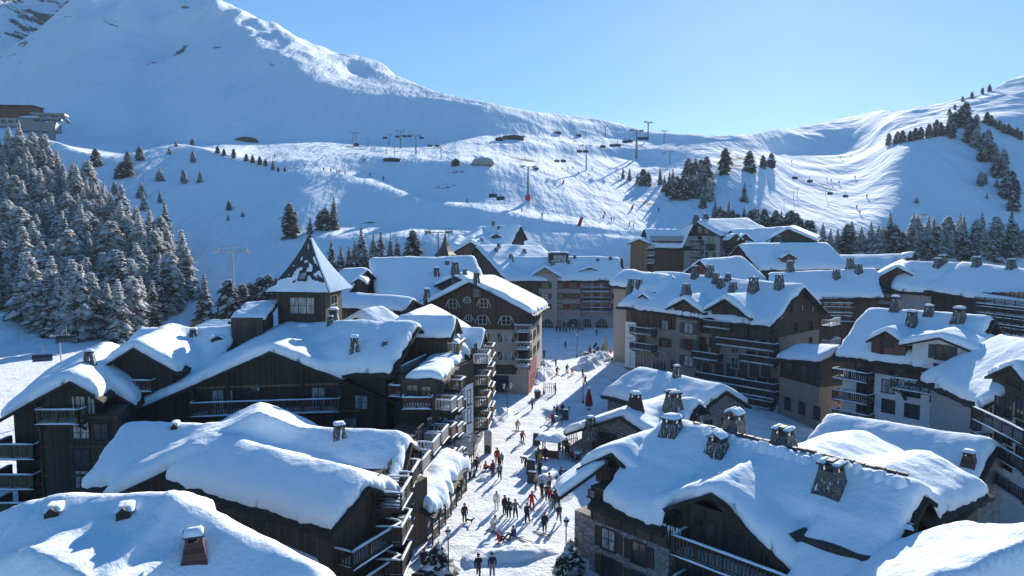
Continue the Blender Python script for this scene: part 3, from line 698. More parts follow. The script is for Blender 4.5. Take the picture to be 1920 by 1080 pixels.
# N1 nearest roof, bottom left
h = House('near_chalet', 'nearest snow-heaped chalet roof filling the bottom left corner', [
    Gable((335, 922, 38), (85, 926, 39.5), (10, 5.6), (4, 2.0), .9), Gable((612, 1072, 36.2), (315, 920, 38), (10, 6.4), (2.0, 1.2), .9),
    Gable((95, 928, 39.5), (-160, 1020, 37.5), (10, 6.0), (3, 1.5), .9), Gable((48, 1030, 33.6), (200, 978, 37.6), (2.6, 1.7), (5.5, 1.15), .8)],
    zb=0, wall='blackwood', T=.9, cell=.26, er=1.3, ins=1.1, k=.9, lump=.16)
h.chim(357, 1064, 1.35, 1.75, 'gable', .35, 2, 'chimwood')
for a in ((102, 968), (235, 968)): vent(h, *a, .7)
HN1 = h
# N2 puffy double roof in front of the big gable
h = House('chalet', 'dark chalet under thick rolling snow, just behind the nearest roof', [
    Gable((768, 810, 60), (230, 790, 61.5), (5.6, 2.9), (5, 2.4), .9), Gable((487, 775, 58.5), (490, 750, 66), (5.5, 3.0), (5.2, 2.9), .9),
    Gable((357, 838, 55), (400, 795, 61), (190, 918), (3.6, 1.9), .9), Gable((690, 886, 50), (385, 808, 57.5), (620, 972), (4.2, 2.2), .95)],
    zb=-.5, wall='darkwood', T=.95, cell=.27, er=1.35, ins=.9, k=1.0, lump=.2)
h.chim(634, 835, 1.3, 1.9, 'slab', .4, 1)
for a in ((328, 805), (420, 790)): vent(h, *a, .55)
g = h.gs[3]; f = g.face('A', 1.0)
wallbox(h, [g.pt(1.0, g.wl-.7, 0), g.pt(1.0, -9, 0), g.pt(7, -9, 0), g.pt(9, g.wl-.7, 0)], -.5, 5.4, 'darkwood')
balcony(h.root, f, f.w*.52, 2.9, f.w*.95, 1.7, 'slat', 'blackwood', 1.15)
balcony(h.root, f, f.w*.52, .35, f.w*.95, 1.5, 'slat', 'blackwood', 1.1)
door(h.root, f, f.w*.35, 2.95, 1.5, 2.0); door(h.root, f, f.w*.72, 2.95, 1.2, 2.0); door(h.root, f, f.w*.5, .4, 1.6, 2.0)
fw_ = g.face('L', .88); trim(h, fw_, [1.6, 4.2], .3, fw_.w-.3, 'brownwood')
for i in range(6): window(h.root, fw_, 1.8+i*2.4, 2.1, 1.1, 1.3)
# low ledge roof along the foot of the front eave
fL = g.face('L', .9)
for i, (a, b) in enumerate(((.18, .95),)):
    q0 = fL.at(fL.w*a, 3.6); q1 = fL.at(fL.w*b, 2.6); gg = Gable((q1[0], q1[1], 3.4), (q0[0], q0[1], 4.6), (1.5, .55), (.3, .1), .3, raw=True)
    lr = link('ledge_roof', deck_mesh([gg], h.o, .2, .1), h.root); link('snow_cover', snow_mesh([gg], .35, .22, .5, h.o, 5, .2, .08), lr)
# street side of the same house: stacked balconies
fs = seg((-10.2, 49.5), (-9.4, 60.5))
wallbox(h, [(-10.2, 51.2), (-9.4, 60.5), (-14, 61), (-15, 53.5)], -.5, 7.0, 'darkwood')
for z, m, st in ((5.6, 'blackwood', 'rail'), (3.0, 'blackwood', 'panel'), (.5, 'blackwood', 'panel')):
    balcony(h.root, fs, 3.6, z, 3.6, 2.0, st, m, 1.15); door(h.root, fs, 3.6, z+.03, 1.8, 2.0)
for z, m in ((5.4, 'darkwood'), (2.7, 'darkwood')): balcony(h.root, fs, 8.6, z, 3.2, 1.7, 'slat', m, 1.1); door(h.root, fs, 8.6, z+.03, 1.8, 2.0)
for z in (5.8, 3.1, .4):
    for x in (6.4, 10.3): window(h.root, fs, x, z+.6, .8, 1.2)
fk = seg((-9.4, 60.6), (-7.8, 71.1)); wallbox(h, [(-9.4, 60.6), (-7.8, 71.1), (-11, 71.1), (-12, 60.6)], -.5, 6.9, 'darkwood')
for z in (5.0, 2.4, .2):
    for x in (1.9, 5.4, 8.8): balcony(h.root, fk, x, z+.5*(x > 3), 2.9, 1.6, 'slat', 'palewood', 1.05); door(h.root, fk, x, z+.55*(x > 3)+.03, 1.7, 2.0)
# small round snow-topped table on the balcony
mb = MB().lathe((0, 0, 0), [(.25, 0), (.06, .05), (.05, .68), (.55, .7), (.55, .75)], 14); 
tb = thing('balcony_table', 'round snow-capped table on the navy balcony above the street', 'table', (-8.35, 53.9, 3.0)); mb.build('table', M['dmetal'], tb); MB().lathe((0, 0, .75), [(.55, 0), (.56, .1), (.4, .17), (.05, .2)], 14).build('snow_cap', M['snow'], tb, smooth=True)
# N3 the big dark gable with the long balcony
h = House('gable_chalet', 'large black timber gable with a long slatted balcony below the pointed tower', [
    Gable((505, 642, 73), (545, 598, 86), (240, 758), (757, 742), .9), Gable((783, 598, 80), (540, 604, 84), (735, 684), (835, 655), .85)],
    zb=-1, wall='blackwood', T=.85, cell=.33, er=1.1, ins=1.3, lump=.3, wav=.22)
h.chim(663, 668, 1.25, 2.2, 'gable', .2, 3); h.chim(720, 655, .8, 1.0, 'slab', .2, 1); h.chim(618, 612, .9, 1.3, 'slab', .2, 4)
g = h.gs[0]; f = g.face('A', 1.3)
h.balc(f, 365, 640, 772, 1.6, style='slat', mat='redwood', hr=1.25)
xz = [f.xz(a, 772) for a in (410, 432, 470, 598, 622)]
z0 = xz[0][1]
for (x, _), w in zip(xz, (1.1, .6, 1.2, 1.3, 1.2)): window(h.root, f, x, z0+.25, w, 2.0, 2, 'frame', 'curtain' if w != 1.2 else 'glass')
window(h.root, f, f.xz(478, 722)[0], z0+2.1, .9, .35, 1, 'frame', 'curtain', ny=1)
for px in (366, 432, 570, 640, 700):
    mb = MB()
    x, _ = f.xz(px, 772); q = f.at(x, 0, .8); zt = float(g.h(q[0], q[1]))-.3; mb.bar((q[0]-h.o[0], q[1]-h.o[1], z0-3-h.o[2]), (q[0]-h.o[0], q[1]-h.o[1], zt-h.o[2]), .28, .28)
    q2 = f.at(x, 0, .0); mb.bar((q[0]-h.o[0], q[1]-h.o[1], zt-.25-h.o[2]), (q2[0]-h.o[0], q2[1]-h.o[1], zt-.25-h.o[2]), .22, .26)
    mb.build('timber_post', M['beam'], h.root)
for px in (300, 655, 690): 
    x, z = f.xz(px, 830); window(h.root, f, x, z0-2.6, 1.5, 1.4, 2)
g2 = h.gs[1]; f2 = g2.face('A', 1.1); fl = g2.face('L', 1.0)
balcony(h.root, f2, f2.w*.5, 10.6, f2.w*.9, 1.4, 'lattice', 'palewood', 1.0); 
for x in (.3, .55, .8): door(h.root, f2, f2.w*x, 10.65, 1.1, 2.1)
window(h.root, f2, f2.w*.46, 13.2, .8, .9)
h.balc(fl, 738, 783, 735, 1.4, style='slat', mat='redwood'); window(h.root, fl, fl.w-3, 7.0, 1.4, 1.4); window(h.root, fl, fl.w-6, 7.0, 1.2, 1.4)
trim(h, f, [z0-3.2, z0-.35, z0+2.6], 2.5, f.w-2.5, 'tanwood')
for px in (330, 345): window(h.root, f, f.xz(px, 800)[0], z0-.2, .9, 1.1)
HN3 = h
# N4 street block continuing behind: facades along the street
h = House('street_block', 'tall timber and grey street block with stacked balconies left of the snowy street', [Gable((-12.2, 84, 16.2), (-10.6, 96, 16.2), (5, 3), (7.4, 4.4), .7, raw=True), Gable((-8.2, 71.6, 11.6), (-6.7, 84, 11.9), (2.6, .3), (1.3, .3), .5, raw=True)], zb=-1, wall='darkwood', T=.6, cell=.36, ins=.9, walls=False)
wallbox(h, [(-6.2, 85), (-5.2, 94.5), (-14, 95.5), (-15, 86)], -1, 11.6, 'darkwood')
pts = [(-7.75, 71.2), (-6.3, 77.4), (-4.5, 81.6), (-3.6, 92), (-12, 95), (-14, 80), (-11, 71.2)]
wallbox(h, pts, -1, 10.9, 'darkwood')
f1 = seg((-7.75, 71.2), (-6.3, 77.4)); f3 = seg((-6.3, 77.4), (-4.5, 81.6)); f4 = seg((-4.5, 81.6), (-3.6, 92))
wd = f1.w
for k, z in enumerate((1.9, 4.6, 7.3)):
    balcony(h.root, f1, wd*.16, z+.5, 2.0, 1.7, 'panel' if k < 2 else 'slat', 'palewood' if k != 1 else 'tanwood', 1.05)
    balcony(h.root, f1, wd*.50, z, 2.0, 1.7, 'panel', 'palewood', 1.05)
    for x in (.19, .53): door(h.root, f1, wd*x, z+(.55 if x < .4 else .05), 1.7, 2.05)
for k, z in enumerate((.9, 3.6, 6.3, 8.7)):
    balcony(h.root, f1, wd*.84, z+.3, 2.0, 1.35, 'slat', ('redwood', 'tanwood', 'tanwood', 'tanwood')[k], 1.0); door(h.root, f1, wd*.84, z+.35, 1.3, 2.0)
    window(h.root, f1, wd*.67, z+.8, .5, 1.2, 1)
mb = MB(); q0 = f3.at(.05, 3.2, .03); 
def panel(hh, f, x0, x1, z0, z1, mat, out=.04, name='rendered_panel'):
    p = [f.at(x0, 0, out), f.at(x1, 0, out), f.at(x1, 0, -.05), f.at(x0, 0, -.05)]; return link(name, box_wall(p, z0, z1, hh.o, M[mat], name), hh.root)
panel(h, f3, .05, f3.w*.55, 2.6, 9.6, 'grey'); panel(h, f3, f3.w*.55, f3.w-.02, 2.6, 8.4, 'white', .05); panel(h, f3, 0, f3.w, -1, 2.55, 'greystone', .1, 'stone_base')
for x, z in ((.28, 7.3), (.28, 4.9), (.28, 2.9), (.75, 6.1), (.75, 4.0)): window(h.root, f3, f3.w*x, z, .75, 1.6, 1, snow=True)
door(h.root, f3, f3.w*.75, .1, 1.2, 2.2); window(h.root, f3, f3.w*.3, .5, 1.4, 1.6)
for k, z in enumerate((3.0, 5.5, 8.0, 10.5)):
    balcony(h.root, f4, 2.1, z, 3.4, 1.7, 'slat', 'tanwood' if k < 3 else 'palewood', 1.05); door(h.root, f4, 2.1, z+.05, 1.7, 2.05)
    balcony(h.root, f4, 7.6, z, 3.2, 1.6, 'slat', 'tanwood', 1.05); door(h.root, f4, 7.6, z+.05, 1.7, 2.05)
panel(h, f4, 0, f4.w, -1, 2.4, 'stone', .1, 'stone_base'); door(h.root, f4, 1.6, .05, 1.6, 2.2); door(h.root, f4, 6, .05, 2.6, 2.2, 3)
for A, Ln in (((857, 590, 83.5), 7), ((909, 613, 88.5), 7)):
    g, f = h.dormer(A, (-1, .12), Ln, (2.9, 1.9), (2.9, 1.9), .45, 'brownwood' if Ln == 7 else 'tanwood', zb=9.8, win=(1.0, 1.3, 2, -2.6), ins=.7)
    balcony(h.root, f, f.w/2, g.A[2]-3.6, f.w*1.0, 1.3, 'slat', 'tanwood' if A[0] < 900 else 'palewood', .95)
fb_ = seg((-11, 71.2), (-7.75, 71.2))
for z, m in ((8.4, 'redwood'), (5.6, 'tanwood')): balcony(h.root, fb_, 1.6, z, 3.0, 1.4, 'slat', m, 1.0); door(h.root, fb_, 1.0, z+.03, 1.0, 1.9); window(h.root, fb_, 2.4, z+.7, .8, 1.1)
# lean-to shop canopy under thick snow
gc = Gable((-8.6, 57.5, 4.1), (-6.55, 70.5, 4.3), (.8, .05), (2.3, 1.15), .5, raw=True)
oc = np.array((-8, 64, 0)); cr = thing('shop_canopy', 'snow-laden shop canopy bulging over the left pavement below the balconies', 'canopy', tuple(oc))
dk = link('roof', deck_mesh([gc], oc, .18, .08), cr); link('snow_cover', snow_mesh([gc], .75, .2, .8, oc, 12, .5, .3), dk)
mb = MB(); fc = gc.face('R', .25)
for i in range(7): q = fc.at(fc.w*i/6, 0); mb.bar((q[0]-oc[0], q[1]-oc[1], 0), (q[0]-oc[0], q[1]-oc[1], 2.6), .14, .14)
for z in (.5, .9): a = fc.at(0, 0); b = fc.at(fc.w, 0); mb.bar((a[0]-oc[0], a[1]-oc[1], z), (b[0]-oc[0], b[1]-oc[1], z), .06, .25)
mb.build('posts', M['beam'], cr)
mb = MB(); a = fc.at(.3, 0, -1.1); b = fc.at(fc.w-.3, 0, -1.1); mb.bar((a[0]-oc[0], a[1]-oc[1], 1.35), (b[0]-oc[0], b[1]-oc[1], 1.35), .06, 2.3); mb.build('shop_window', M['glass'], cr)
# N5 left dark house with green balconies
h = House('balcony_house', 'dark house with green-boarded balconies and a snow-rounded gable at the far left', [
    Gable((150, 686, 67), (205, 634, 80), (0, 768), (4.6, 3.4), .8), Gable((130, 697, 63.3), (165, 676, 69), (57, 735), (187, 732), .8)],
    zb=-1.5, wall='blackwood', T=.85, cell=.33, er=1.2, ins=.8, lump=.22)
h.chim(163, 685, 1.1, 1.5, 'slab', .3, 6)
def X(px, Y, py=800): return float(P(px, py, Y)[0])
wallbox(h, [(X(72, 64.1), 64.1), (X(228, 64.1), 64.1), (X(250, 72), 74), (X(90, 74), 74)], -1.5, 9.3, 'blackwood')
f = seg((X(70, 64.05), 64.05), (X(228, 64.05), 64.05))
h.balc(f, 82, 165, 786, 1.3, style='slat', mat='oliveboard', hr=1.15)
for px, py, w in ((131, 778, 1.0), (152, 778, .8), (172, 775, .6)): h.wins(f, [(px, py)], w=w, h=1.7, pane='curtain')
for py in (822, 876, 915): h.wins(f, [(152, py)], w=1.5, h=1.6, nx=2, pane='curtain' if py != 876 else 'glass', ny=3)
trim(h, f, [.9, 3.6, 6.3, 9.0], .2, f.w-.2, 'brownwood')
for x in (.75,): 
    for z in (1.3, 4.0, 6.8): window(h.root, f, f.w*x, z, 1.2, 1.5)
fg = seg((X(14, 66), 66.4), (X(104, 66), 66.4))
wallbox(h, [(X(66, 67), 66.4), (X(100, 67), 66.4), (X(110, 74), 73), (X(80, 74), 73)], -1.5, 8.8, 'blackwood')
for py in (840, 894, 945): h.balc(fg, 22, 104, py, 3.0, style='panel', mat='oliveboard', hr=1.2)
h2 = House('link_house', 'low snow-drifted roof with a small dark dormer between the far left house and the tower', [
    Gable((452, 610, 82), (258, 614, 84), (7.0, 4.2), (4, 2), .8), Gable((248, 637, 71.5), (325, 606, 83), (193, 672), (4.2, 2.6), .8)], zb=-1, wall='blackwood', T=.85, cell=.36, er=1.2, lump=.3)
h2.chim(360, 640, 1.1, 1.5, 'slab', .3, 2); vent(h2, 408, 640, 1.3)
wallbox(h2, [(X(188, 71), 72.4), (X(335, 71), 73), (X(400, 80), 80), (X(220, 80), 80)], -1, 10.0, 'blackwood')
fd = seg((X(205, 72.3), 72.35), (X(330, 72.3), 72.9))
h2.balc(fd, 224, 296, 728, 1.3, style='slat', mat='redwood'); h2.wins(fd, [(250, 790), (285, 790)], w=1.2, h=1.4)
for px0, px1, py in ((180, 236, 765),):
    gg = Gable((X(px1, 68), 68.0, 8.6), (X(px0, 68), 68.2, 8.5), (2.2, 1.2), (1.0, .3), .3, raw=True); lr = link('ledge_roof', deck_mesh([gg], h2.o, .2, .1), h2.root); link('snow_cover', snow_mesh([gg], .5, .25, .6, h2.o, 31, .3, .1), lr)
# beams with strips of snow behind the low roof
dk = thing('timber_deck', 'dark timber decking striped with snow beside the small hut', 'deck', (float(P(405, 615, 85)[0]), 85, 13.5)); mb = MB(); sm = MB()
for i in range(9): y = -2.5+i*.75; mb.bar((-4, y, .0+i*.12), (4, y-.5, .0+i*.12), .3, .3); sm.mound(-3.9+i*.15, 3.6-(i % 3)*.7, y-.45, y+.12, .15+i*.12, .22, 10, 3, seed=i)
for x in (-3.4, 0, 3.4): mb.bar((x, -3, -.3), (x, 4, .6), .25, .25); mb.bar((x, -2.6, -3.5), (x, -2.6, -.3), .3, .3)
mb.build('beams', M['beam'], dk); sm.build('snow_cover', M['snow'], dk, smooth=True)
# N6 pointed tower
to = np.array((-24.3, 86.4, 9.0)); tw = thing('tower', 'square dark tower with a flared pointed roof rising over the left roofs', 'tower', tuple(to))
rot = math.atan2(-1.0, 6.5); ca, sa = math.cos(rot), math.sin(rot)
def tr(x, y): return (to[0]+ca*x-sa*y, to[1]+sa*x+ca*y)
hw, hd = 2.95, 2.5
cor = [tr(-hw, -hd), tr(hw, -hd), tr(hw, hd), tr(-hw, hd)]
link('wall', box_wall(cor, 9, 18.75, to, M['darkwood']), tw)
apex = P(582, 436, 86.4); ez = 18.7; hh = apex[2]-ez
rp = MB(); rs = MB(); n = 36; mrows = 60
rng = random.Random(3)
for sidei, (dx, dy, ww, dd) in enumerate(((0, -1, hw, hd), (1, 0, hd, hw), (0, 1, hw, hd), (-1, 0, hd, hw))):
    grid = []; tn = (-dy, dx)
    for j in range(mrows+1):
        v = j/mrows; k = (1-v)**1.55*.62+(1-v)*.38
        row = []
        for i in range(n+1):
            s = (i/n*2-1); ww2 = (ww+.95)*k; dd2 = (dd+.95)*k
            x = dx*dd2+tn[0]*s*ww2; y = dy*dd2+tn[1]*s*ww2; row.append((x, y, ez-.05+hh*v))
        grid.append(row)
    b = [(q[0], q[1], q[2]) for r in grid for q in r]
    W = lambda q, o: (ca*(q[0]+dx*o)-sa*(q[1]+dy*o), sa*(q[0]+dx*o)+ca*(q[1]+dy*o), q[2]-9+o*.5)
    fc_ = [(j*(n+1)+i, j*(n+1)+i+1, (j+1)*(n+1)+i+1, (j+1)*(n+1)+i) for j in range(mrows) for i in range(n)]
    rp.add([W(q, 0) for q in b], fc_)
    keep = []
    for j in range(mrows):
        for i in range(n):
            v = j/mrows; s = abs((i+.5)/n*2-1); nz = float(fbm(np.array(i*.147+sidei*9), np.array(j*.13), 4, 5))
            if sidei == 1: ok = v < .90
            else: ok = v+.30*s*s-.02+.42*nz < .30 or (v < .8 and nz > .42)
            if ok: keep.append((j*(n+1)+i, j*(n+1)+i+1, (j+1)*(n+1)+i+1, (j+1)*(n+1)+i))
    oo = []
    for j in range(mrows+1):
        for i in range(n+1):
            o_ = .13+.08*float(vnoise(i*.27, j*.26, 5)) if sidei != 1 else .08+.10*((i//2) % 2)
            oo.append(W(grid[j][i], o_))
    rs.add(oo, keep)
rp.add([(ca*x-sa*y, sa*x+ca*y, ez-9-.1) for x, y in ((-hw-1, -hd-1), (hw+1, -hd-1), (hw+1, hd+1), (-hw-1, hd+1))], [(3, 2, 1, 0)])
ro = rp.build('roof', M['slate'], tw); rs.build('snow_cover', M['snow'], ro, smooth=False)
MB().tube((apex[0]-to[0], apex[1]-to[1], apex[2]-9.6), (apex[0]-to[0], apex[1]-to[1], apex[2]-8.4), .12, .02, 8).build('finial', M['dmetal'], ro)
ft_ = seg(cor[0], cor[1]); fr_ = seg(cor[1], cor[2])
window(tw, ft_, ft_.w*.52, 16.1, 3.0, 1.85, 3, 'frame', 'curtain', ny=2)
window(tw, fr_, fr_.w*.5, 16.0, 1.8, 2.0, 2, 'palewood', 'glass')
sk_ = MB(); sk_.box(-.55, .55, -.1, .1, -.6, .6, 0); sk_.box(-.4, .4, -.14, -.1, -.45, .45, 1)
so_ = sk_.build('skylight', [M['dmetal'], M['curtain']], ro, (ca*.3+sa*(hd+.05), sa*.3-ca*(hd+.05)-.0, ez+1.75-9), rot); so_.rotation_euler = (R(-40), 0, rot)
q = tr(hw+.9, -hd+.2); chimney(tw, (q[0], q[1], 14.2), 1.5, 2.6, 'slab', .1, 9)
q = tr(.8, -hd-.75); mb = MB().box(-1.0, 1.0, -.7, .7, -3, 0); mb.mound(-1.1, 1.1, -.8, .8, .0, .4, 8, 6, 1); mb.build('vent_box', [M['darkwood'], M['snow']], tw, (q[0]-to[0], q[1]-to[1], 14.6-9), rot)
# small hut beside the tower
ho = np.array((X(478, 82), 82.0, 10.0)); hu = thing('hut', 'small dark flat-fronted hut with a snowy tilted roof left of the tower', 'hut', tuple(ho))
MB().box(-1.75, 1.75, -1.6, 2.2, 0, 6.0).build('wall', M['darkwood'], hu)
MB().box(-1.45, 1.0, -1.68, -1.58, 3.2, 4.9).build('hatch', M['blackwood'], hu)
gg = Gable((ho[0]-2.1, 85.0, 17.4), (ho[0]+2.1, 85.0, 17.7), (.6, .1), (4.4, 1.5), .4, raw=True)
rr = link('roof', deck_mesh([gg], ho, .22, .1), hu); link('snow_cover', snow_mesh([gg], .4, .25, .5, ho, 17, .8, .12), rr)
# ------------------------------------------------------------------ the village, beyond the street and to the right
# M1 brown chalet with shutters at the far end of the street
h = House('shuttered_chalet', 'brown and beige gabled chalet with white-slashed shutters facing the street', [Gable((880, 520, 112), (925, 514, 132), (762, 580), (1000, 582), .7)], zb=-1, wall='brownwood', T=.7, cell=.5, ins=1.0, low='beige', zlow=10.2)
g = h.gs[0]; f = g.face('A', .93)
for px, py, w in ((849, 577, 1.1), (876, 567, .6), (907, 576, 1.1), (879, 601, .7), (905, 607, 1.2), (949, 608, 1.3), (845, 606, 1.0), (820, 604, 1.0), (951, 641, 1.4), (902, 641, 1.2), (860, 641, 1.2), (951, 675, 1.4), (902, 675, 1.2), (860, 675, 1.2)):
    h.wins(f, [(px, py)], w=w, h=1.25 if w > .8 else .8, shut='darkwood', trim=True, fr='wframe')
for py in (619, 651, 683): h.balc(f, 967, 997, py, 1.5, style='lattice', mat='palewood')
for px in (982,):
    for py in (617, 649, 681): x, z = f.xz(px, py); door(h.root, f, x, z, 1.5, 2.0)
x0, z0 = f.xz(800, 706); x1, _ = f.xz(968, 706)
panel(h, f, x0, x1, 3.2, 4.6, 'darkwood', .12, 'shop_fascia'); panel(h, f, x0+6, x1-1.2, .3, 2.9, 'glass', .08, 'shop_window')
mb = MB(); xs, zs = f.xz(866, 699)
for a, b in (((0, .1), (.25, .5)), ((.25, .5), (.45, .05)), ((.45, .05), (.8, .35)), ((.8, .35), (.95, .05)), ((.95, .05), (1.6, .3)), ((1.6, .3), (1.75, .05))):
    p = f.at(xs+a[0], zs-.2+a[1], .2); q = f.at(xs+b[0], zs-.2+b[1], .2); mb.bar([p[i]-h.o[i] for i in range(3)], [q[i]-h.o[i] for i in range(3)], .06, .09)
mb.build('sign_script', M['palewood'], h.root)
fr = g.face('R', .93); panel(h, fr, 0, fr.w*.55, -.5, 4.7, 'red', .06, 'red_wall')
door(h.root, fr, 3, .2, 1.6, 2.2); window(h.root, fr, 6.5, 1.1, 1.2, 1.3)
for z in (5.2, 7.9, 10.5): 
    for x in (3, 8, 13): window(h.root, fr, x, z, 1.2, 1.3, shut='darkwood')
h.chim(893, 538, 1.2, 2.4, 'split', .3, 1); h.chim(800, 566, 1.2, 2.2, 'slab', .3, 2); h.chim(960, 528, 1.0, 1.3, 'slab', .3, 4)
# M2 broad roof behind it
h = House('broad_roof_chalet', 'broad plain snow slab roof with a black left gable behind the shuttered chalet', [Gable((690, 482, 124), (892, 478, 130), (6, 3.4), (9.5, 6.2), .8)], zb=-1, wall='blackwood', T=.8, cell=.6, ins=.9, lump=.15)
g = h.gs[0]
h.dormer((762, 528, 119.5), (.3, .95), 7, (2.4, 1.5), None, .5, 'darkwood', win=(.9, 1.0, 2, -2.2))
h.dormer((852, 512, 118), (.3, .95), 7, (3.6, 1.6), None, .5, 'darkwood', win=(.9, 1.0, 2, -2.2))
for px, py, w in ((818, 522, 1.2), (853, 512, 1.4), (871, 516, .8), (838, 500, 1.0)): h.chim(px, py, w, 2.0 if w > 1 else 1.2, 'slab', .3, 3)
f = g.face('R', .9); h.row(f, (2, 5, 8, 11, 14), 12.0, w=1.2, h=1.3)
f = g.face('A', .9); h.row(f, (3, 6, 9), 11.0, w=1.1, h=1.3); h.row(f, (3, 6, 9), 14.0, w=1.1, h=1.3)
h = House('annex', 'small dark annex with a sloping snow roof tucked beside the pointed tower', [Gable((688, 500, 117), (640, 502, 119), (6.5, 4.2), (4, 2.4), .6)], zb=-1, wall='blackwood', T=.6, cell=.6)
f = h.gs[0].face('L', .7)
for x in (1.5, 3.8): window(h.root, f, x, 13.2, 1.0, 1.2)
h.dormer((672, 517, 113.5), (.0, 1), 4, (1.2, .8), None, .4, 'blackwood', win=(.6, .6, 1, -1.2))
h = House('low_annex', 'low dark flat-walled annex with timber terrace right of the tower', [Gable((775, 556, 108), (640, 546, 112), (3.4, 1.6), (3.0, 1.2), .5)], zb=-1, wall='darkwood', T=.5, cell=.5)
f = h.gs[0].face('L', .7)
for i in range(5): window(h.root, f, 1.5+2.0*i, 12.3, 1.0, 1.2)
h = House('drift_roof', 'smooth sunlit snow roof just right of the pointed tower', [Gable((722, 573, 94), (668, 585, 90), (5, 2.2), (3, 1.6), .7)], zb=0, wall='darkwood', T=.8, cell=.4, lump=.3)
# M3 small black spire
sp = P(835, 478, 150); st = thing('spire', 'small black pointed spire between the far roofs', 'spire', (float(sp[0]), 150, 10.0))
MB().box(-1.7, 1.7, -1.7, 1.7, 0, sp[2]-10).build('wall', M['blackwood'], st, rz=.4)
MB().lathe((0, 0, sp[2]-10), [(2.5, -.1), (1.6, .7), (.9, 1.8), (.4, 3.1), (.04, 4.5)], 4).build('roof', M['slate'], st, rz=.4)
# M4 far cluster on the left of the plaza
h = House('hillside_chalet', 'steep-gabled chalet on the snow slope, farthest of the left cluster', [Gable((976, 421, 226), (900, 424, 232), (7.5, 6.4), (5, 4), .6), Gable((893, 444, 218), (902, 424, 232), (6, 3), (6, 3), .6)], zb=8, wall='darkwood', T=.7, cell=.8, lump=.3, mat=M['snow_far'])
h.dormer((930, 436, 223), (.0, 1), 5, (2.6, 1.2), None, .5, 'darkwood'); 
for px, py in ((905, 416), (925, 421), (935, 430)): h.chim(px, py+3, 1.2, 1.8, 'slab', .3, 2)
h = House('arched_chalet', 'low chalet with rounded snowy gables below the steep-gabled one', [Gable((882, 450, 212), (892, 436, 225), (8, 4.6), (8, 4.6), .6), Gable((850, 458, 214), (862, 440, 225), (5, 3), (5, 3), .6)], zb=8, wall='redwood', T=.8, cell=.7, mat=M['snow_far'], lump=.35)
h.chim(903, 455, 1.2, 1.6, 'slab', .2, 1); h.chim(937, 462, 1.2, 1.4, 'slab', .2, 1)
h = House('plank_chalet', 'chalet with a tall dark plank gable and wide snow slope above the plaza', [Gable((892, 458, 200), (1016, 460, 208), (8, 5), (950, 522), .7)], zb=-1, wall='brownwood', T=.7, cell=.7, mat=M['snow_far'], ins=1.0)
for px, py in ((930, 470), (958, 482), (983, 472), (935, 462)): h.chim(px, py+4, 1.2, 1.5, 'slab', .3, 1)
f = h.gs[0].face('A', 1.0); h.row(f, (4, 8), 13.5, w=1.2, h=1.2)
# M5 building closing the plaza
h = House('plaza_building', 'rose and stone building with shuttered bay that closes the far end of the plaza', [Gable((0.5, 192.5, 18.8), (29, 190, 18.8), (6, 4), (7.2, 5.4), .7, raw=True)], zb=-1, wall='pink', T=.7, cell=.7, ins=.9, low='greystone', zlow=3.7, mat=M['snow_far'])
g = h.gs[0]; f = g.face('R', .86)
xb0 = f.xz(998, 560)[0]; xb1 = f.xz(1045, 560)[0]; bp = [f.at(xb0, 0, 1.3), f.at(xb1, 0, 1.3), f.at(xb1, 0, -2), f.at(xb0, 0, -2)]
wallbox(h, bp, -1, 14.6, 'beige', 'bay'); fb = seg(bp[0], bp[1])
gd, fd = h.dormer((1022, 497, float(bp[0][1])-.9), (.05, 1), 9, (4.0, 2.5), None, .6, 'beige', zb=12, win=(1.6, 1.6, 2, -3.6), ins=.95, fr='frame')
for py in (541, 561, 581): h.wins(fb, [(1022, py)], w=1.6, h=1.5, shut='shutter', nx=2)
arch(h.root, fb, fb.w*.62, 0, 3.2, 3.0); window(h.root, f, f.xz(1051, 603)[0], 1.2, 1.0, 1.1)
for py in (541, 560, 580):
    h.wins(f, [(1051, py)], w=1.3, h=1.4, shut='red' if py != 560 else 'shutter'); h.wins(f, [(1075, py)], w=1.8, h=1.4, nx=3, shut='red'); h.wins(f, [(1152, py)], w=.9, h=1.4, shut='red')
for py in (545, 564, 583):
    h.balc(f, 1089, 1145, py, 1.4, style='rail', mat='blackwood'); 
    for px in (1100, 1118, 1136): x, z = f.xz(px, py); door(h.root, f, x, z, 1.5, 1.9)
for px, w in ((1076, 4.0), (1100, 2.6), (1128, 3.2)): arch(h.root, f, f.xz(px, 607)[0], 0, w, 3.0)
xl = f.xz(990, 560)[0]
for py in (545, 564, 583): x, z = f.xz(989, py); window(h.root, f, x, z, 1.4, 1.6)
lo = h.hit(1047, 492); hb = MB().box(-2.6, 2.6, -1.5, 1.5, -2, 2.3); hp = link('lift_housing', hb.me('lift_housing', M['darkwood']), h.root, (lo[0]-h.o[0], lo[1]+1-h.o[1], lo[2]-h.o[2]))
MB().box(-1.3, 1.9, -1.56, -1.48, .2, 1.9).build('pane', M['curtain'], hp); MB().box(-2.9, 2.9, -1.8, 1.8, 2.3, 2.5).build('cap', M['slate'], hp); MB().mound(-2.8, 2.8, -1.7, 1.7, 2.5, .35, 10, 6, seed=2).build('snow_cap', M['snow_far'], hp, smooth=True)
gr, fr2 = h.dormer((1106, 497, 185.5), (0, 1), 6, (3.3, 1.2), None, .6, 'brownwood', win=(1.6, .8, 3, -1.6)); h.dormer((1160, 500, 185.8), (0, 1), 5, (2.4, 1.4), None, .5, 'brownwood')
for px, py, w in ((1036, 500, 1.3), (1066, 497, .9), (1121, 494, 1.1), (1078, 488, .9), (1145, 490, 1.0)): h.chim(px, py, w, 1.5, 'slab', .3, 3)
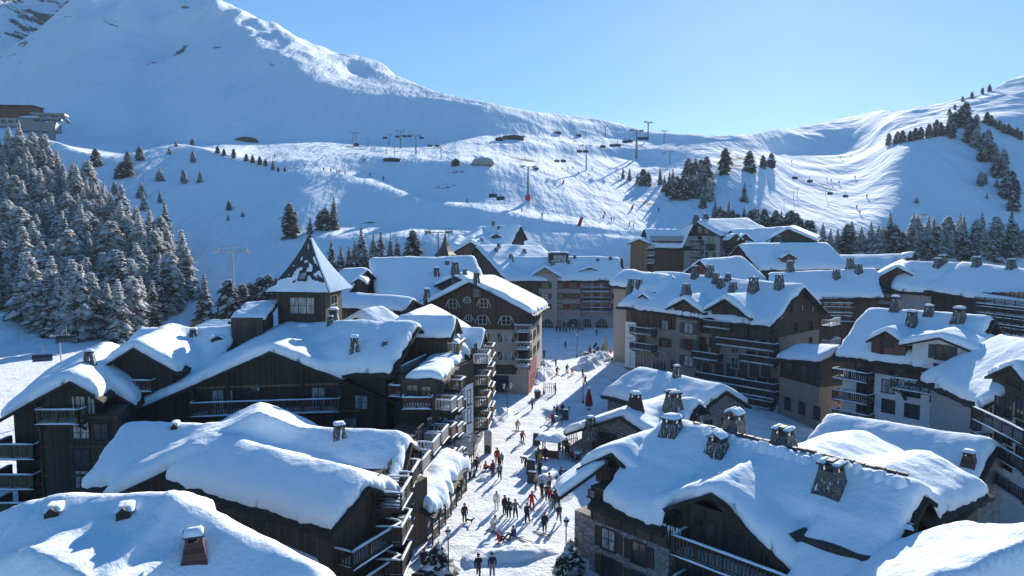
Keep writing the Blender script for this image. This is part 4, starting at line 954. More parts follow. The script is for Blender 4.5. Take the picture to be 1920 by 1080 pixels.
# R1 long tan building on the right of the street
h = House('tan_building', 'long tan and brown apartment building with arched windows on the right side of the street', [Gable((1508, 530, 119), (1228, 505, 140.5), (11.5, 5.6), (10, 5.2), .8), Gable((1172, 502, 144), (1262, 512, 134), (1145, 572), (5, 2.4), .8)], zb=-5, T=.62, cell=.5, lump=.35, wav=.25, walls=False)
link('wall', wall_mesh(h.gs[:1], -5, h.o, 1.1, M['brownwood']), h.root); link('lower_wall', h.prism(h.gs[:1], -5, 8.4, 1.06, M['tan']), h.root); link('end_wall', wall_mesh(h.gs[1:], -5, h.o, 1.0, M['beige']), h.root)
g = h.gs[0]; f = g.face('L', 1.03); fa = g.face('A', 1.06); dn = (-g.n[0], -g.n[1])
print('TAN', g.wl, g.L, f.w, f.xz(1153, 640), f.xz(1465, 640))
h.wins(fa, [(1484, 584), (1504, 582), (1523, 585)], w=.7, h=1.0, nx=1); h.wins(fa, [(1521, 618), (1492, 622)], w=.9, h=1.5); h.wins(fa, [(1519, 650), (1483, 668), (1483, 700), (1483, 735), (1519, 690), (1540, 700)], w=1.0, h=1.6)
h.balc(fa, 1540, 1562, 610, 1.4, style='rail', mat='palewood'); h.balc(fa, 1540, 1562, 648, 1.4, style='rail', mat='palewood')
bay0, _ = f.xz(1273, 640); bay1, _ = f.xz(1312, 640)
bp = [f.at(bay0, 0, 1.0), f.at(bay1, 0, 1.0), f.at(bay1, 0, -3), f.at(bay0, 0, -3)]; wallbox(h, bp, -5, 10.9, 'tan', 'bay'); fb = seg(bp[0], bp[1])
h.wins(fb, [(1291, 625), (1291, 656), (1291, 687)], w=1.7, h=1.8, shut='greenshutter')
h.wins(f, [(1378, 662), (1378, 690)], w=1.3, h=1.7, fr='palewood'); h.wins(f, [(1247, 617), (1247, 650)], w=1.2, h=1.5, shut='darkwood'); h.wins(f, [(1337, 651), (1337, 680), (1317, 650), (1317, 679)], w=1.2, h=1.6)
h.wins(f, [(1183, 610), (1181, 634), (1262, 690)], w=.9, h=1.3)
for a, b, py, st, mt in ((1189, 1232, 621, 'slat', 'blackwood'), (1189, 1232, 650, 'slat', 'blackwood'), (1349, 1461, 642, 'panel', 'blackwood'), (1305, 1356, 667, 'panel', 'blackwood'), (1394, 1461, 673, 'panel', 'blackwood'), (1312, 1461, 706, 'panel', 'blackwood'), (1392, 1462, 733, 'panel', 'blackwood'), (1392, 1455, 752, 'panel', 'blackwood')):
    h.balc(f, a, b, py, 1.5, style=st, mat=mt)
    for k in range(max(1, int((b-a)/22))): x, z = f.xz(a+14+k*22, py); door(h.root, f, x, z+.04, 1.4, 2.0)
for px, py in ((1195, 689), (1237, 695)): x, z = f.xz(px, py); arch(h.root, f, x, z, 3.0, 3.6)
xw0, xw1 = .03, 2.4; panel(h, f, xw0, xw1, -1, 8.9, 'white', .12, 'white_pier')
panel(h, f, 0, f.w, -5, .4, 'stone', .14, 'stone_base')
h.dormer((1204, 546, 131), dn, 8, (2.0, 1.5), (2.2, 1.2), .5, 'brownwood', win=(.9, 1.0, 2, -2.0))
q = f.at((bay0+bay1)/2, 0, 2.0); pz = P(1288, 553, q[1]); h.dormer((q[0], q[1], pz[2]), dn, 10, (3.6, 1.9), (3.8, 2.1), .7, 'brownwood', zb=9, win=(1.6, 1.6, 2, -3.6), ins=1.1)
q = f.at(f.xz(1366, 640)[0], 0, 1.6); pz = P(1361, 552, q[1]); h.dormer((q[0], q[1], pz[2]), dn, 10, (4.0, 2.3), (4.6, 2.9), .7, 'darkwood', zb=7.5, win=(2.2, 1.6, 3, -4.2), ins=1.1)
x, z = f.xz(1352, 612); balcony(h.root, f, x, z, 5.2, 1.6, 'panel', 'blackwood')
for px, py, w, hh in ((1184, 541, 1.3, 2.0), (1199, 542, 1.3, 2.0), (1288, 553, 1.5, 2.0), (1304, 523, 1.3, 2.6), (1333, 520, 1.5, 2.4), (1344, 533, 1.3, 2.2), (1353, 541, 1.3, 2.0), (1376, 549, 1.4, 2.0), (1415, 551, 1.7, 3.0), (1463, 545, 1.5, 2.8), (1366, 528, 1.1, 1.6)): h.chim(px, py, w, hh, 'split' if w > 1.4 else 'slab', .5, int(px) % 4)
R1 = h
# linking wing between the tan building and the white one
h = House('link_wing', 'low dark wooden link with a drooping snow roof between the tan and the white buildings', [Gable((1585, 646, 103), (1495, 643, 112), (4.5, 1.6), (4, 1.6), .6)], zb=-7, wall='blackwood', T=.7, cell=.45, low='tan', zlow=3.2)
f = h.gs[0].face('L', .66); 
for x in (2, 5, 8): window(h.root, f, x, 4.2, 1.2, 1.4); window(h.root, f, x, -1.5, 1.2, 1.8)
# R2 low slab-roofed house in the shade
h = House('stone_cottage', 'low stone-walled house with a wide shaded snow roof in front of the tan building', [Gable((1362, 722, 88), (1193, 686, 103), (6.0, 2.9), (4.2, 2.4), .7)], zb=-3, wall='stone', T=.75, cell=.4, ins=.5, lump=.12)
h.chim(1270, 712, 1.1, 2.0, 'slab', .2, 2); h.chim(1289, 703, 1.6, .8, 'slab', .2, 3, 'darkwood')
f = h.gs[0].face('A', .5); h.row(f, (3, 6), 1.2, w=1.2, h=1.2)
# R3 restaurant with the deep eave
h = House('restaurant', 'stone restaurant with a deep snowy eave opening onto the middle of the street', [Gable((1163, 768, 79), (1258, 738, 92), (1048, 806), (5.5, 2.6), .7), Gable((1310, 748, 82), (1200, 752, 86), (5.5, 2.4), (3.5, 1.6), .6)], zb=-2, wall='stone', T=.7, cell=.33, ins=2.0, lump=.3)
h.chim(1108, 802, 1.2, 1.3, 'slab', .3, 1); h.chim(1193, 772, 1.6, 2.2, 'slab', .3, 2, 'beam'); h.chim(1265, 782, 2.1, 3.0, 'split', .3, 3)
f = h.gs[0].face('A', 2.0); door(h.root, f, 3, .1, 3, 2.2, 4); door(h.root, f, 7, .1, 3, 2.2, 4)
f = h.gs[0].face('L', 2.0); h.row(f, (2, 5, 8), 1.0, w=1.5, h=1.3)
# R4 big foreground complex on the right
U = np.array((.68, -.73)); V = np.array((.73, .68)); C0 = np.array((5.9, 53.2)); C1 = C0+U*15.5
mainG = Gable((1735, 906, 43), (1240, 784, 57.5), (4.2, 2.1), (8.5, 4.2), .8)
def mg(t0, t1, l):
    a = mainG.pt(t0, 0); b = mainG.pt(t1, 0); a[2] += .8; b[2] += .8; return Gable(a, b, l, (1.0, .5), .8, raw=True)
w1A = P(1335, 897, 45.3); w1B = np.array((w1A[0]+V[0]*9.5, w1A[1]+V[1]*9.5, w1A[2]+.2))
h = House('stone_corner_chalet', 'large foreground chalet, stone below and dark timber above, with tall snow-streaked chimneys', [mainG,
    Gable(w1A, w1B, (4.4, 2.5), (7.4, 4.6), .9, raw=True), Gable((1628, 806, 60), (1500, 846, 51), (4.6, 1.7), (4.6, 2.0), .7),
    Gable((1748, 846, 52), (1630, 888, 46), (3.8, 1.5), (3.6, 1.7), .6), mg(mainG.L-6.2, mainG.L, (8.4, 4.1)), mg(0, 4.6, (9.5, 5.4))], zb=-1, wall='blackwood', T=.85, cell=.26, er=1.1, ins=1.6, k=.6, lump=.30, walls=False)
o = h.o
def pw(z0, z1, a0, a1, b0, b1, mat, nm='wall'): return wallbox(h, [C0+U*a0+V*b0, C0+U*a1+V*b0, C0+U*a1+V*b1, C0+U*a0+V*b1], z0, z1, mat, nm)
pw(-1, 4.0, 0, 7.2, 0, 14, 'stone', 'stone_wall'); pw(4.0, 6.6, .05, 7.2, .05, 14, 'darkwood'); pw(-1, 7.4, 7.2, 22, .9, 14, 'blackwood')
link('gable_wall', wall_mesh([h.gs[1]], -1, o, 1.9, M['blackwood']), h.root); link('gable_wall', wall_mesh([mainG], 3, o, 1.3, M['blackwood']), h.root)
link('gable_wall', wall_mesh(h.gs[2:4], 3, o, .6, M['darkwood']), h.root)
f = seg(C0, C1)
h.wins(f, [(1141, 968)], w=1.15, h=1.6, pane='curtain', ny=3, shut='darkwood'); h.wins(f, [(1141, 1030), (1198, 1056), (1141, 1083), (1196, 1112)], w=1.2, h=1.5, shut='darkwood'); h.wins(f, [(1110, 932)], w=.5, h=.5, pane='curtain', nx=1)
g0, f0 = h.dormer((1147, 830, 54), tuple(V), 9.5, (3.4, 2.0), (4.0, 2.6), .75, 'darkwood', zb=5.8, win=(2.0, 1.3, 3, -3.0), ins=1.0, er=.9)
fw = h.gs[1].face('A', 1.5)
fq = seg(C0+U*7.2+V*.9, C0+U*22+V*.9)
balcony(h.root, fq, 5.6, 4.4, 9.6, 1.9, 'slat', 'darkwood', 1.2); balcony(h.root, fq, 5.6, 1.5, 9.6, 1.7, 'slat', 'darkwood', 1.1)
for x in (2.2, 4.6, 7.4, 9.4): door(h.root, fq, x, 4.45, 1.5, 2.0); door(h.root, fq, x, 1.55, 1.5, 2.0)
rng = random.Random(9); M['ice'] = plain('ice', (.6, .68, .75), .1, var=.1, bump=0, spec=.6)
for i in range(26):
    a = rng.uniform(5.2, 8.6); q = C0+U*a-V*rng.uniform(.55, .75); l = rng.uniform(.3, 1.1); mb = MB(); mb.tube((q[0]-o[0], q[1]-o[1], 6.0-o[2]), (q[0]-o[0], q[1]-o[1], 6.0-l-o[2]), .05, .006, 5); mb.build('icicle', M['ice'], h.root)

gl = Gable((1134, 862, 54.3), (1120, 848, 59.5), (3.6, 2.7), (.5, .2), .4); lr = link('side_roof', deck_mesh([gl], o, .2, .1), h.root); link('snow_cover', snow_mesh([gl], .45, .2, .5, o, 8, .15, .12), lr)
pw(-1, 3.6, -2.6, 0, 1.2, 6, 'stone', 'stone_wall')
fl_ = seg(C0+V*14, C0)
for x, z in ((4, 4.4), (9, 4.4), (4, 1.0), (9, 1.0)): window(h.root, fl_, x, z, 1.2, 1.4)
for px, py, w, hh, cp in ((1263, 832, 1.75, 2.1, 'slab'), (1350, 866, 1.7, 1.9, 'gable'), (1567, 940, 1.9, 2.5, 'split'), ): h.chim(px, py, w, hh, cp, .75, int(px) % 5)
for px, w, hh, cp in ((1376, 1.8, 2.6, 'gable'), (1468, 1.9, 2.2, 'split')):   # stacks standing on the far slope, just behind the ridge
    t = min(np.arange(1, mainG.L, .1), key=lambda t: abs(960+F*mainG.pt(t, -1.8)[0]/(mainG.pt(t, -1.8)[1]*math.cos(TH)+(H-mainG.pt(t, -1.8)[2])*math.sin(TH))-px)); q = mainG.pt(t, -1.8); chimney(h.root, (q[0], q[1], q[2]+.5), w, hh, cp, .75, int(px) % 5)
# dark ridge board with broken snow along the main ridge
mb = MB(); q0 = mainG.pt(1.0, 0); q1 = mainG.pt(mainG.L-3, 0); n = 24
for i in range(n):
    a = q0+(q1-q0)*(i/n); b = q0+(q1-q0)*((i+.85)/n); dz = .98+.1*rng.random(); mb.bar((a[0]-o[0], a[1]-o[1], a[2]-o[2]+dz), (b[0]-o[0], b[1]-o[1], b[2]-o[2]+dz), .3, .2)
mb.build('ridge_slates', M['slate'], h.root)
sm = MB()
for i in range(22):
    a = q0+(q1-q0)*((i+.3)/n)-np.array((V[0], V[1], 0))*rng.uniform(.5, .9); s_ = rng.uniform(.3, .55); sm.mound(a[0]-o[0]-s_, a[0]-o[0]+s_, a[1]-o[1]-s_, a[1]-o[1]+s_, a[2]-o[2]+.45, rng.uniform(.5, .75), 6, 6, seed=i, p=.7)
sm.build('snow_lumps', M['snow'], h.root, smooth=True)
for a in ((1700, 1000),): vent(h, *a, .6, .8)
R4 = h
# R5 nearest roof bottom right
h = House('near_right_chalet', 'closest roof at the bottom right corner, a bright rounded snow hump', [Gable((1752, 1095, 33.2), (1818, 964, 38.6), (7, 4.6), (8.5, 2.0), .9), Gable((1990, 985, 33), (1850, 985, 37), (8, 2.6), (4, 1.5), .9)], zb=0, wall='blackwood', T=.95, cell=.27, er=1.3, k=1.0, lump=.25)
# R6 low roof in front of the white building
h = House('low_slab_house', 'low house with a wide tracked snow roof and one brown chimney before the white building', [Gable((1870, 822, 64), (1550, 772, 76), (6.6, 3.4), (5, 2.4), .7)], zb=-8, wall='stone', T=.75, cell=.33, ins=.6, lump=.15)
h.chim(1823, 884, 1.3, 1.8, 'slab', .75, 2, 'chimwood')
# R7 white building
h = House('white_building', 'white rendered apartment building with brown timber band and rounded snow dormers on the right', [Gable((1864, 588, 88.5), (1622, 574, 101), (8.4, 5.5), (7, 4.6), .75)], zb=-9, wall='brownwood', T=.6, cell=.42, ins=1.0, low='white', zlow=7.3, wav=.22)
g = h.gs[0]; f = g.face('L', .93); dn = (-g.n[0], -g.n[1]); fA = g.face('A', 1.0)
print('WHITE', g.wl, g.L, f.xz(1600, 700), f.xz(1800, 700))
h.wins(f, [(1665, 736), (1665, 773)], w=1.5, h=1.6); h.wins(f, [(1712, 744), (1712, 783)], w=2.0, h=1.6, nx=3); h.wins(f, [(1664, 697)], w=1.5, h=1.5, nx=3); h.wins(f, [(1712, 700)], w=1.8, h=1.5, nx=3)
b0, _ = f.xz(1735, 700); b1, _ = f.xz(1806, 700); bp = [f.at(b0, 0, 1.0), f.at(b1, 0, 1.0), f.at(b1, 0, -5), f.at(b0, 0, -5)]; wallbox(h, bp, -9, 13.0, 'white', 'bay'); fb = seg(bp[0], bp[1])
h.wins(fb, [(1767, 674)], w=1.5, h=1.7, shut='greenshutter'); h.wins(fb, [(1767, 704)], w=1.9, h=1.3, nx=3); h.wins(fb, [(1767, 756), (1767, 795)], w=2.6, h=1.8, nx=3, shut=None)
q = f.at((b0+b1)/2, 0, 2.0); pz = P(1768, 619, q[1]); h.dormer((q[0], q[1], pz[2]), dn, 9, (4.6, 1.5), (4.6, 1.5), .85, 'white', zb=9, ins=1.2, er=1.2)
q = P(1660, 613, 90.5); h.dormer(tuple(q), dn, 7, (2.3, 1.5), (2.8, 1.7), .5, 'redwood', win=(1.6, .9, 3, -2.0))
for py in (703, 742, 778): h.balc(f, 1572, 1640, py, 1.8, style='slat', mat='redwood' if py > 710 else 'blackwood', hr=1.1)
for py in (703, 742, 778):
    for px in (1615, 1628): x, z = f.xz(px, py); door(h.root, f, x, z+.04, 1.2, 2.0)
balcony(h.root, f, (f.xz(1682, 722)[0]+f.xz(1792, 722)[0])/2, f.xz(1735, 730)[1], f.xz(1792, 722)[0]-f.xz(1682, 722)[0], 2.0, 'lattice', 'oliveboard', 1.2)
for px in (1698, 1735, 1785): 
    x, z = f.xz(px, 742); mb = MB(); a = f.at(x, z-.5, 0); b = f.at(x, z+1.1, 1.6); mb.bar([a[i]-h.o[i] for i in range(3)], [b[i]-h.o[i] for i in range(3)], .25, .3); mb.build('bracket', M['beam'], h.root)
for px, py, w, hh in ((1682, 584, 1.3, 2.2), (1714, 616, 1.5, 2.4), (1746, 594, 1.3, 1.6), (1804, 608, 1.7, 2.2)): h.chim(px, py, w, hh, 'slab', .7, int(px) % 4)
h.row(fA, (3, 6, 10), 5, w=1.2, h=1.5); h.row(fA, (3, 6, 10), 1, w=1.2, h=1.5)
# R8 grey building at the right edge
h = House('grey_building', 'grey rendered building with wide dormer and dark balconies at the right edge', [Gable((2020, 655, 69), (1872, 622, 83), (8.4, 5.2), (7, 4.4), .75)], zb=-9, wall='grey', T=.62, cell=.4, ins=1.0)
g = h.gs[0]; f = g.face('L', 1.0); dn = (-g.n[0], -g.n[1])
print('GREY', f.xz(1800, 750), f.xz(1920, 750))
h.wins(f, [(1830, 764), (1830, 806), (1830, 850)], w=1.9, h=1.9, nx=2)
q = P(1893, 672, 68.5); h.dormer(tuple(q), dn, 7, (4.2, 1.9), None, .7, 'darkwood', win=(2.4, .7, 3, -2.0))
for py in (784, 832, 880): h.balc(f, 1858, 1960, py, 1.7, style='slat', mat='darkwood', hr=1.1)
for py in (784, 832, 880):
    for px in (1872, 1890, 1912): x, z = f.xz(px, py); door(h.root, f, x, z+.04, 1.3, 2.0)
# far right rows
FS = dict(mat=M['snow_far'], T=.55)
h = House('long_lodge', 'long brown lodge with a low wide gable and rows of balconies behind the white building', [Gable((1642, 500, 150), (1440, 508, 156), (9, 5.0), (6, 3), .7), Gable((1683, 494, 146), (1692, 484, 166), (1588, 545), (1768, 538), .7)], zb=-6, wall='brownwood', cell=.7, ins=.9, **FS)
g = h.gs[1]; f = g.face('A', .9)
for py in (551, 564, 577, 590): h.balc(f, 1640, 1722, py, 1.3, style='rail', mat='darkwood', sides='')
for px in (1658, 1682, 1706):
    for py in (551, 564, 577, 590): x, z = f.xz(px, py); door(h.root, f, x, z, 1.5, 1.5)
for px in (1640, 1665, 1698, 1722):
    a = f.at(f.xz(px, 580)[0], -4, .9); mb = MB().bar((a[0]-h.o[0], a[1]-h.o[1], 0), (a[0]-h.o[0], a[1]-h.o[1], 17.5 if 1650 < px < 1710 else 15.5), .3, .3); mb.build('timber_post', M['beam'], h.root)
h.wins(f, [(1622, 565), (1736, 563), (1736, 580), (1622, 585), (1725, 538), (1690, 537)], w=1.4, h=1.6, shut='darkwood'); f = h.gs[0].face('L', .9); 
for px in range(1548, 1600, 14): h.wins(f, [(px, 562), (px, 580), (px, 596)], w=1.1, h=1.3, nx=1)
for py in (565, 583, 599): h.balc(f, 1540, 1600, py, 1.3, style='rail', mat='beam', sides='')
q = P(1578, 541, 145); h.dormer(tuple(q), (-h.gs[0].n[0], -h.gs[0].n[1]), 6, (3.5, 1.7), None, .5, 'darkwood', win=(3.2, 1.0, 4, -2.4), zb=8)
for px, py in ((1483, 506), (1596, 500), (1612, 512), (1570, 522)): h.chim(px, py+3, 1.5, 2.4, 'slab', .3, px % 3)
h = House('glazed_wing', 'pale stone wing with a glazed stair column between two brown lodges', [Gable((1812, 490, 141), (1700, 486, 150), (8, 5.4), (5, 3), .7)], zb=-6, wall='greystone', cell=.7, **FS)
f = h.gs[0].face('L', .7); h.wins(f, [(1780, 590), (1780, 575), (1780, 560), (1760, 590), (1760, 575), (1760, 560)], w=1.3, h=1.3); h.wins(f, [(1797, 585)], w=1.4, h=5, ny=6)
for px, py in ((1762, 498), (1770, 492)): h.chim(px, py+4, 1.6, 2, 'slab', .3, 1)
h = House('scaffold_lodge', 'dark lodge with a grid of balcony posts at the far right edge', [Gable((2010, 512, 122), (1800, 488, 142), (8.5, 5.0), (6, 3), .7)], zb=-6, wall='blackwood', cell=.7, **FS)
g = h.gs[0]; f = g.face('L', .7)
for py in (566, 583, 600, 617, 634): h.balc(f, 1838, 2000, py, 1.4, style='rail', mat='darkwood', sides='')
for px in range(1842, 1990, 17):
    a = f.at(f.xz(px, 580)[0], -4, 1.35); MB().bar((a[0]-h.o[0], a[1]-h.o[1], 0), (a[0]-h.o[0], a[1]-h.o[1], 17), .22, .22).build('timber_post', M['beam'], h.root)
    for py in (566, 583, 600): x, z = f.xz(px+8, py); door(h.root, f, x, z, 1.4, 1.6)
q = P(1878, 512, 131); h.dormer(tuple(q), (-g.n[0], -g.n[1]), 7, (4.2, 2.0), None, .5, 'brownwood', win=(1.6, .8, 2, -2.2), zb=9)
for px, py in ((1835, 500), (1900, 505)): h.chim(px, py, 1.5, 2.0, 'slab', .3, 1)
h = House('ridge_chalet', 'reddish-brown chalet with a straight snow ridge above the tan building', [Gable((1385, 455, 185), (1552, 453, 190), (8, 5), (10, 6.0), .7)], zb=-2, wall='brownwood', cell=.8, ins=1.0, **FS)
f = h.gs[0].face('R', 1.0); h.row(f, (2, 5, 8, 11, 14), 12.2, w=1.2, h=1.2); h.chim(1478, 480, 1.3, 1.3, 'slab', .2, 1); q = P(1480, 472, 178); h.dormer(tuple(q), (0, 1), 5, (2, 1.2), None, .4, 'redwood', win=(.8, .6, 1, -1.5))
h.row(h.gs[0].face('A', 1.0), (4, 8), 11, w=1.2, h=1.2)
h = House('beige_gable_house', 'small beige-gabled house with a steep snow roof in front of the back hotel', [Gable((1312, 484, 158), (1392, 478, 164), (6, 3.5), (8.5, 5.5), .6)], zb=-2, wall='redwood', cell=.7, **FS)
h.row(h.gs[0].face('A', .7), (2, 5), 13, w=1.0, h=1.4); f = h.gs[0].face('R', .7); h.row(f, (2, 5), 9.5, w=1.1, h=1.2)
for px, py in ((1333, 520),): pass
h = House('back_hotel', 'tall brown and white hotel with a central balcony column at the foot of the piste', [Gable((1302, 410, 212), (1402, 407, 222), (1250, 440), (1350, 438), .7), Gable((1300, 428, 220), (1208, 426, 220), (7.6, 5.4), (4, 2), .7)], zb=2, wall='brownwood', cell=1.0, ins=1.2, low='grey', zlow=23.9, **FS)
f = h.gs[0].face('A', 1.13); h.wins(f, [(1282, 437), (1295, 436), (1312, 436), (1325, 437)], w=1.5, h=1.8, pane='curtain')
for py in (455, 470, 485, 500): 
    h.wins(f, [(1277, py), (1332, py)], w=2.0, h=1.9, shut='shutter' if py > 460 else None); h.wins(f, [(1296, py), (1312, py)], w=1.4, h=1.8); h.balc(f, 1288, 1320, py+1, 1.2, style='rail', mat='blackwood')
fR = h.gs[0].face('R', 1.13); h.row(fR, (3, 8, 13, 18), 22, w=1.6, h=1.8, pane='curtain'); h.row(fR, (3, 8, 13, 18), 18, w=1.6, h=1.8)
for z in (20.8, 17.8): balcony(h.root, fR, 5, z, 8, 1.3, 'rail', 'blackwood')
f2 = h.gs[1].face('L', 1.1); panel(h, f2, 0, f2.w*.75, 2, 22.4, 'redwood', .1, 'timber_cladding'); 
for py in (462, 476, 490): h.wins(f2, [(1240, py)], w=1.6, h=1.6); h.balc(f2, 1209, 1226, py+3, 1.4, style='rail', mat='palewood')
for px, py in ((1288, 411), (1306, 409), (1324, 407)): h.chim(px, py+3, 1.6, 1.6, 'slab', .2, 1)
h = House('twin_dormer_chalet', 'sprawling snow-covered chalet with twin dark dormers right of the back hotel', [Gable((1370, 428, 203), (1478, 422, 210), (5, 3), (10, 5.4), .7), Gable((1477, 424, 194), (1488, 420, 212), (1438, 446), (1532, 447), .7)], zb=2, wall='darkwood', cell=.9, ins=.8, lump=.35, **FS)
for px in (1381, 1398): q = P(px, 436, 197); h.dormer(tuple(q), (0, 1), 6, (2.2, 2.0), None, .3, 'blackwood')
h.chim(1460, 455, 2.2, 1.8, 'slab', .2, 2)
h = House('shed', 'small ochre shed with a pale gable left of the back hotel', [Gable((1198, 446, 212), (1202, 444, 219), (3.2, 1.3), (3.2, 1.3), .4)], zb=8, wall='tanwood', cell=.7, **FS)
h = House('plaza_back_roof', 'long low snow roof behind the far right lodges under the trees', [Gable((1700, 474, 185), (1500, 478, 190), (8, 3), (5, 2), .6)], zb=0, wall='darkwood', cell=1.0, **FS)
h = House('pale_shed', 'pale hut with sloped roof peeking over the long lodge', [Gable((1715, 470, 180), (1688, 474, 182), (3, 1.2), (3, 1.5), .4)], zb=6, wall='tanwood', cell=.8, **FS)
# ------------------------------------------------------------------ trees
M['needle'] = plain('conifer_needles', (.055, .062, .05), .8, var=.5, scale=.6, bump=0)
M['frost'] = plain('frosted_needles', (.50, .51, .50), .85, var=.5, scale=.9, bump=0)
M['treesnow'] = plain('branch_snow', (.90, .90, .91), .9, var=.04, bump=0, spec=.05)
M['bark'] = plain('bark', (.075, .055, .045), .9, var=.4, bump=.4)
for k in ('frost', 'treesnow', 'needle'):   # thin frosted twigs and snow let the low sun through
    nt_ = M[k].node_tree; b_ = nt_.nodes['Principled BSDF']; t_ = N(nt_, 'ShaderNodeBsdfTranslucent'); mx_ = N(nt_, 'ShaderNodeMixShader'); mx_.inputs[0].default_value = .45 if k != 'needle' else .3
    sc_ = b_.inputs['Base Color']
    if sc_.is_linked: L(nt_, sc_.links[0].from_socket, t_.inputs['Color'])
    else: t_.inputs['Color'].default_value = sc_.default_value
    L(nt_, b_.outputs[0], mx_.inputs[1]); L(nt_, t_.outputs[0], mx_.inputs[2]); L(nt_, mx_.outputs[0], nt_.nodes['Material Output'].inputs['Surface'])
def conifer_meshes(seed, hgt=12.0, rad=2.6, snow=.5, frost=.3, shape=1.0, low=.06, dens=1.0, flk=2):
    rn = random.Random(seed); cr = MB(); tk = MB()
    lean = (rn.uniform(-.25, .25), rn.uniform(-.25, .25))
    def ax(z): k = z/hgt; return lean[0]*k*k, lean[1]*k*k
    tk.tube((0, 0, -1.5), (0, 0, hgt*.35), .022*hgt, .016*hgt, 7); a = ax(hgt*.97); tk.tube((0, 0, hgt*.35), (a[0], a[1], hgt*.98), .016*hgt, .004*hgt, 6)
    nl = int(hgt*1.75*dens)
    for li in range(nl):
        v = low+(1-low)*(li/nl)**.95; z = hgt*v; prof = (1-v)**.8 if shape > 1 else max(.12, 1-abs((v-.36)/.66)**2.2)**.65 if shape < .85 else min(1, (1-v)*1.5+.04)*(1 if v > .16 else .75+v*1.5)
        R0 = rad*prof*rn.uniform(.72, 1.12)+.12
        nb = max(4, int(8*prof**.6*dens+2)); ph = rn.uniform(0, 6.28)
        cx, cy = ax(z)
        for b in range(nb):
            t = ph+6.283*b/nb+rn.uniform(-.35, .35); L_ = R0*rn.uniform(.62, 1.15); dr = rn.uniform(.22, .5)*L_; up = rn.uniform(.0, .12)*L_
            c, s = math.cos(t), math.sin(t); w = .30*L_*rn.uniform(.8, 1.35)+.10
            def pt(k, side, dz): return (cx+c*L_*k-s*side, cy+s*L_*k+c*side, z+up*k*2*(1-k)-dr*k*k+dz)
            m = 1 if rn.random() < frost else 0
            p0 = pt(.04, 0, 0)
            for k0, k1, w0, w1 in ((.04, .45, .25*w, w), (.45, .8, w, w*.8), (.8, 1.03, w*.8, w*.1)):
                sg = -.28*w
                cr.add([pt(k0, -w0, sg*w0/w), pt(k1, -w1, sg*w1/w), pt(k1, 0, .05), pt(k0, 0, .05), pt(k0, w0, sg*w0/w), pt(k1, w1, sg*w1/w)], [(0, 1, 2, 3), (3, 2, 5, 4)], m)
            # hanging twigs
            for _ in range(2):
                k = rn.uniform(.3, .95); sd = rn.uniform(-w, w)*.8; q = pt(k, sd, -.1); e = rn.uniform(.15, .35)
                cr.add([(q[0]-s*e*.5, q[1]+c*e*.5, q[2]), (q[0]+s*e*.5, q[1]-c*e*.5, q[2]), (q[0]+c*e*.3, q[1]+s*e*.3, q[2]-e*1.7)], [(0, 1, 2)], m)
            for _ in range(int(flk)):
                k = rn.uniform(.25, 1.0); sd = rn.uniform(-1, 1)*w*.9; q = pt(k, sd, .07-.2*abs(sd)); e = rn.uniform(.10, .24); a2 = rn.uniform(0, 6.28); dx, dy = math.cos(a2)*e, math.sin(a2)*e
                cr.add([(q[0]-dx, q[1]-dy, q[2]), (q[0]+dy*.7, q[1]-dx*.7, q[2]-e*.5), (q[0]+dx, q[1]+dy, q[2]-.1*e), (q[0]-dy*.7, q[1]+dx*.7, q[2]+e*.5)], [(0, 1, 2, 3)], 2)
            if rn.random() < snow:
                ka, kb = rn.uniform(.12, .4), rn.uniform(.75, 1.02); ws = w*rn.uniform(.55, 1.0); hh = .10+.10*w
                km = (ka+kb)/2
                cr.add([pt(ka, 0, .08), pt(km, -ws, .04-.2*ws), pt(kb, 0, .06), pt(km, ws, .04-.2*ws), pt(km, 0, .10+hh)], [(0, 1, 4), (1, 2, 4), (2, 3, 4), (3, 0, 4)], 2)
    a = ax(hgt); cr.tube((a[0], a[1], hgt*.93), (a[0], a[1], hgt*1.02), .10, .02, 5, 0)
    return cr.me('crown', [M['needle'], M['frost'], M['treesnow']]), tk.me('trunk', M['bark'])
TV = {
 'frosty': [conifer_meshes(10+i, 12, 3.1+.35*(i % 3), .7, .65, (.7, 1.2, .9)[i % 3], dens=1.2, flk=9) for i in range(6)],
 'spruce': [conifer_meshes(30+i, 12, 2.8+.3*(i % 2), .6, .15, 1.5, flk=4) for i in range(4)],
 'pine':   [conifer_meshes(50+i, 12, 3.6+.4*(i % 2), .5, .12, .8, flk=4) for i in range(4)],
 'shrub':  [conifer_meshes(70+i, 4, 1.7, .5, .25, .9, low=.02, dens=2.0) for i in range(3)],
}
rt = random.Random(77); NT = 0
def tree(name, kind, px, py, hpx=None, hm=None, label=None, cat='tree', group=None, Y=None, wide=1.0):
    """a conifer standing where the view through its foot meets the ground"""
    global NT
    if Y is None:
        p = hit(px, py, 62)
        if p is None: return None
    else:
        r = ray(px, py); x = r[0]/r[1]*Y; p = np.array((x, Y, terrain_z(x, Y)))
    d = p[1]*1.0
    h = hm if hm else hpx*d/F
    i = rt.randrange(len(TV[kind])); cm, tm = TV[kind][i]; base = 4.0 if kind == 'shrub' else 12.0
    o = thing(name, label, cat, (p[0], p[1], p[2]-.1), rt.uniform(0, 6.28), group)
    s = h/base; o.scale = (s*wide, s*wide, s)
    link('crown', cm, o); link('trunk', tm, o); NT += 1
    return o
def inside(px, py, poly):
    c = False; n = len(poly)
    for i in range(n):
        x1, y1 = poly[i]; x2, y2 = poly[(i+1) % n]
        if (y1 > py) != (y2 > py) and px < (x2-x1)*(py-y1)/(y2-y1)+x1: c = not c
    return c
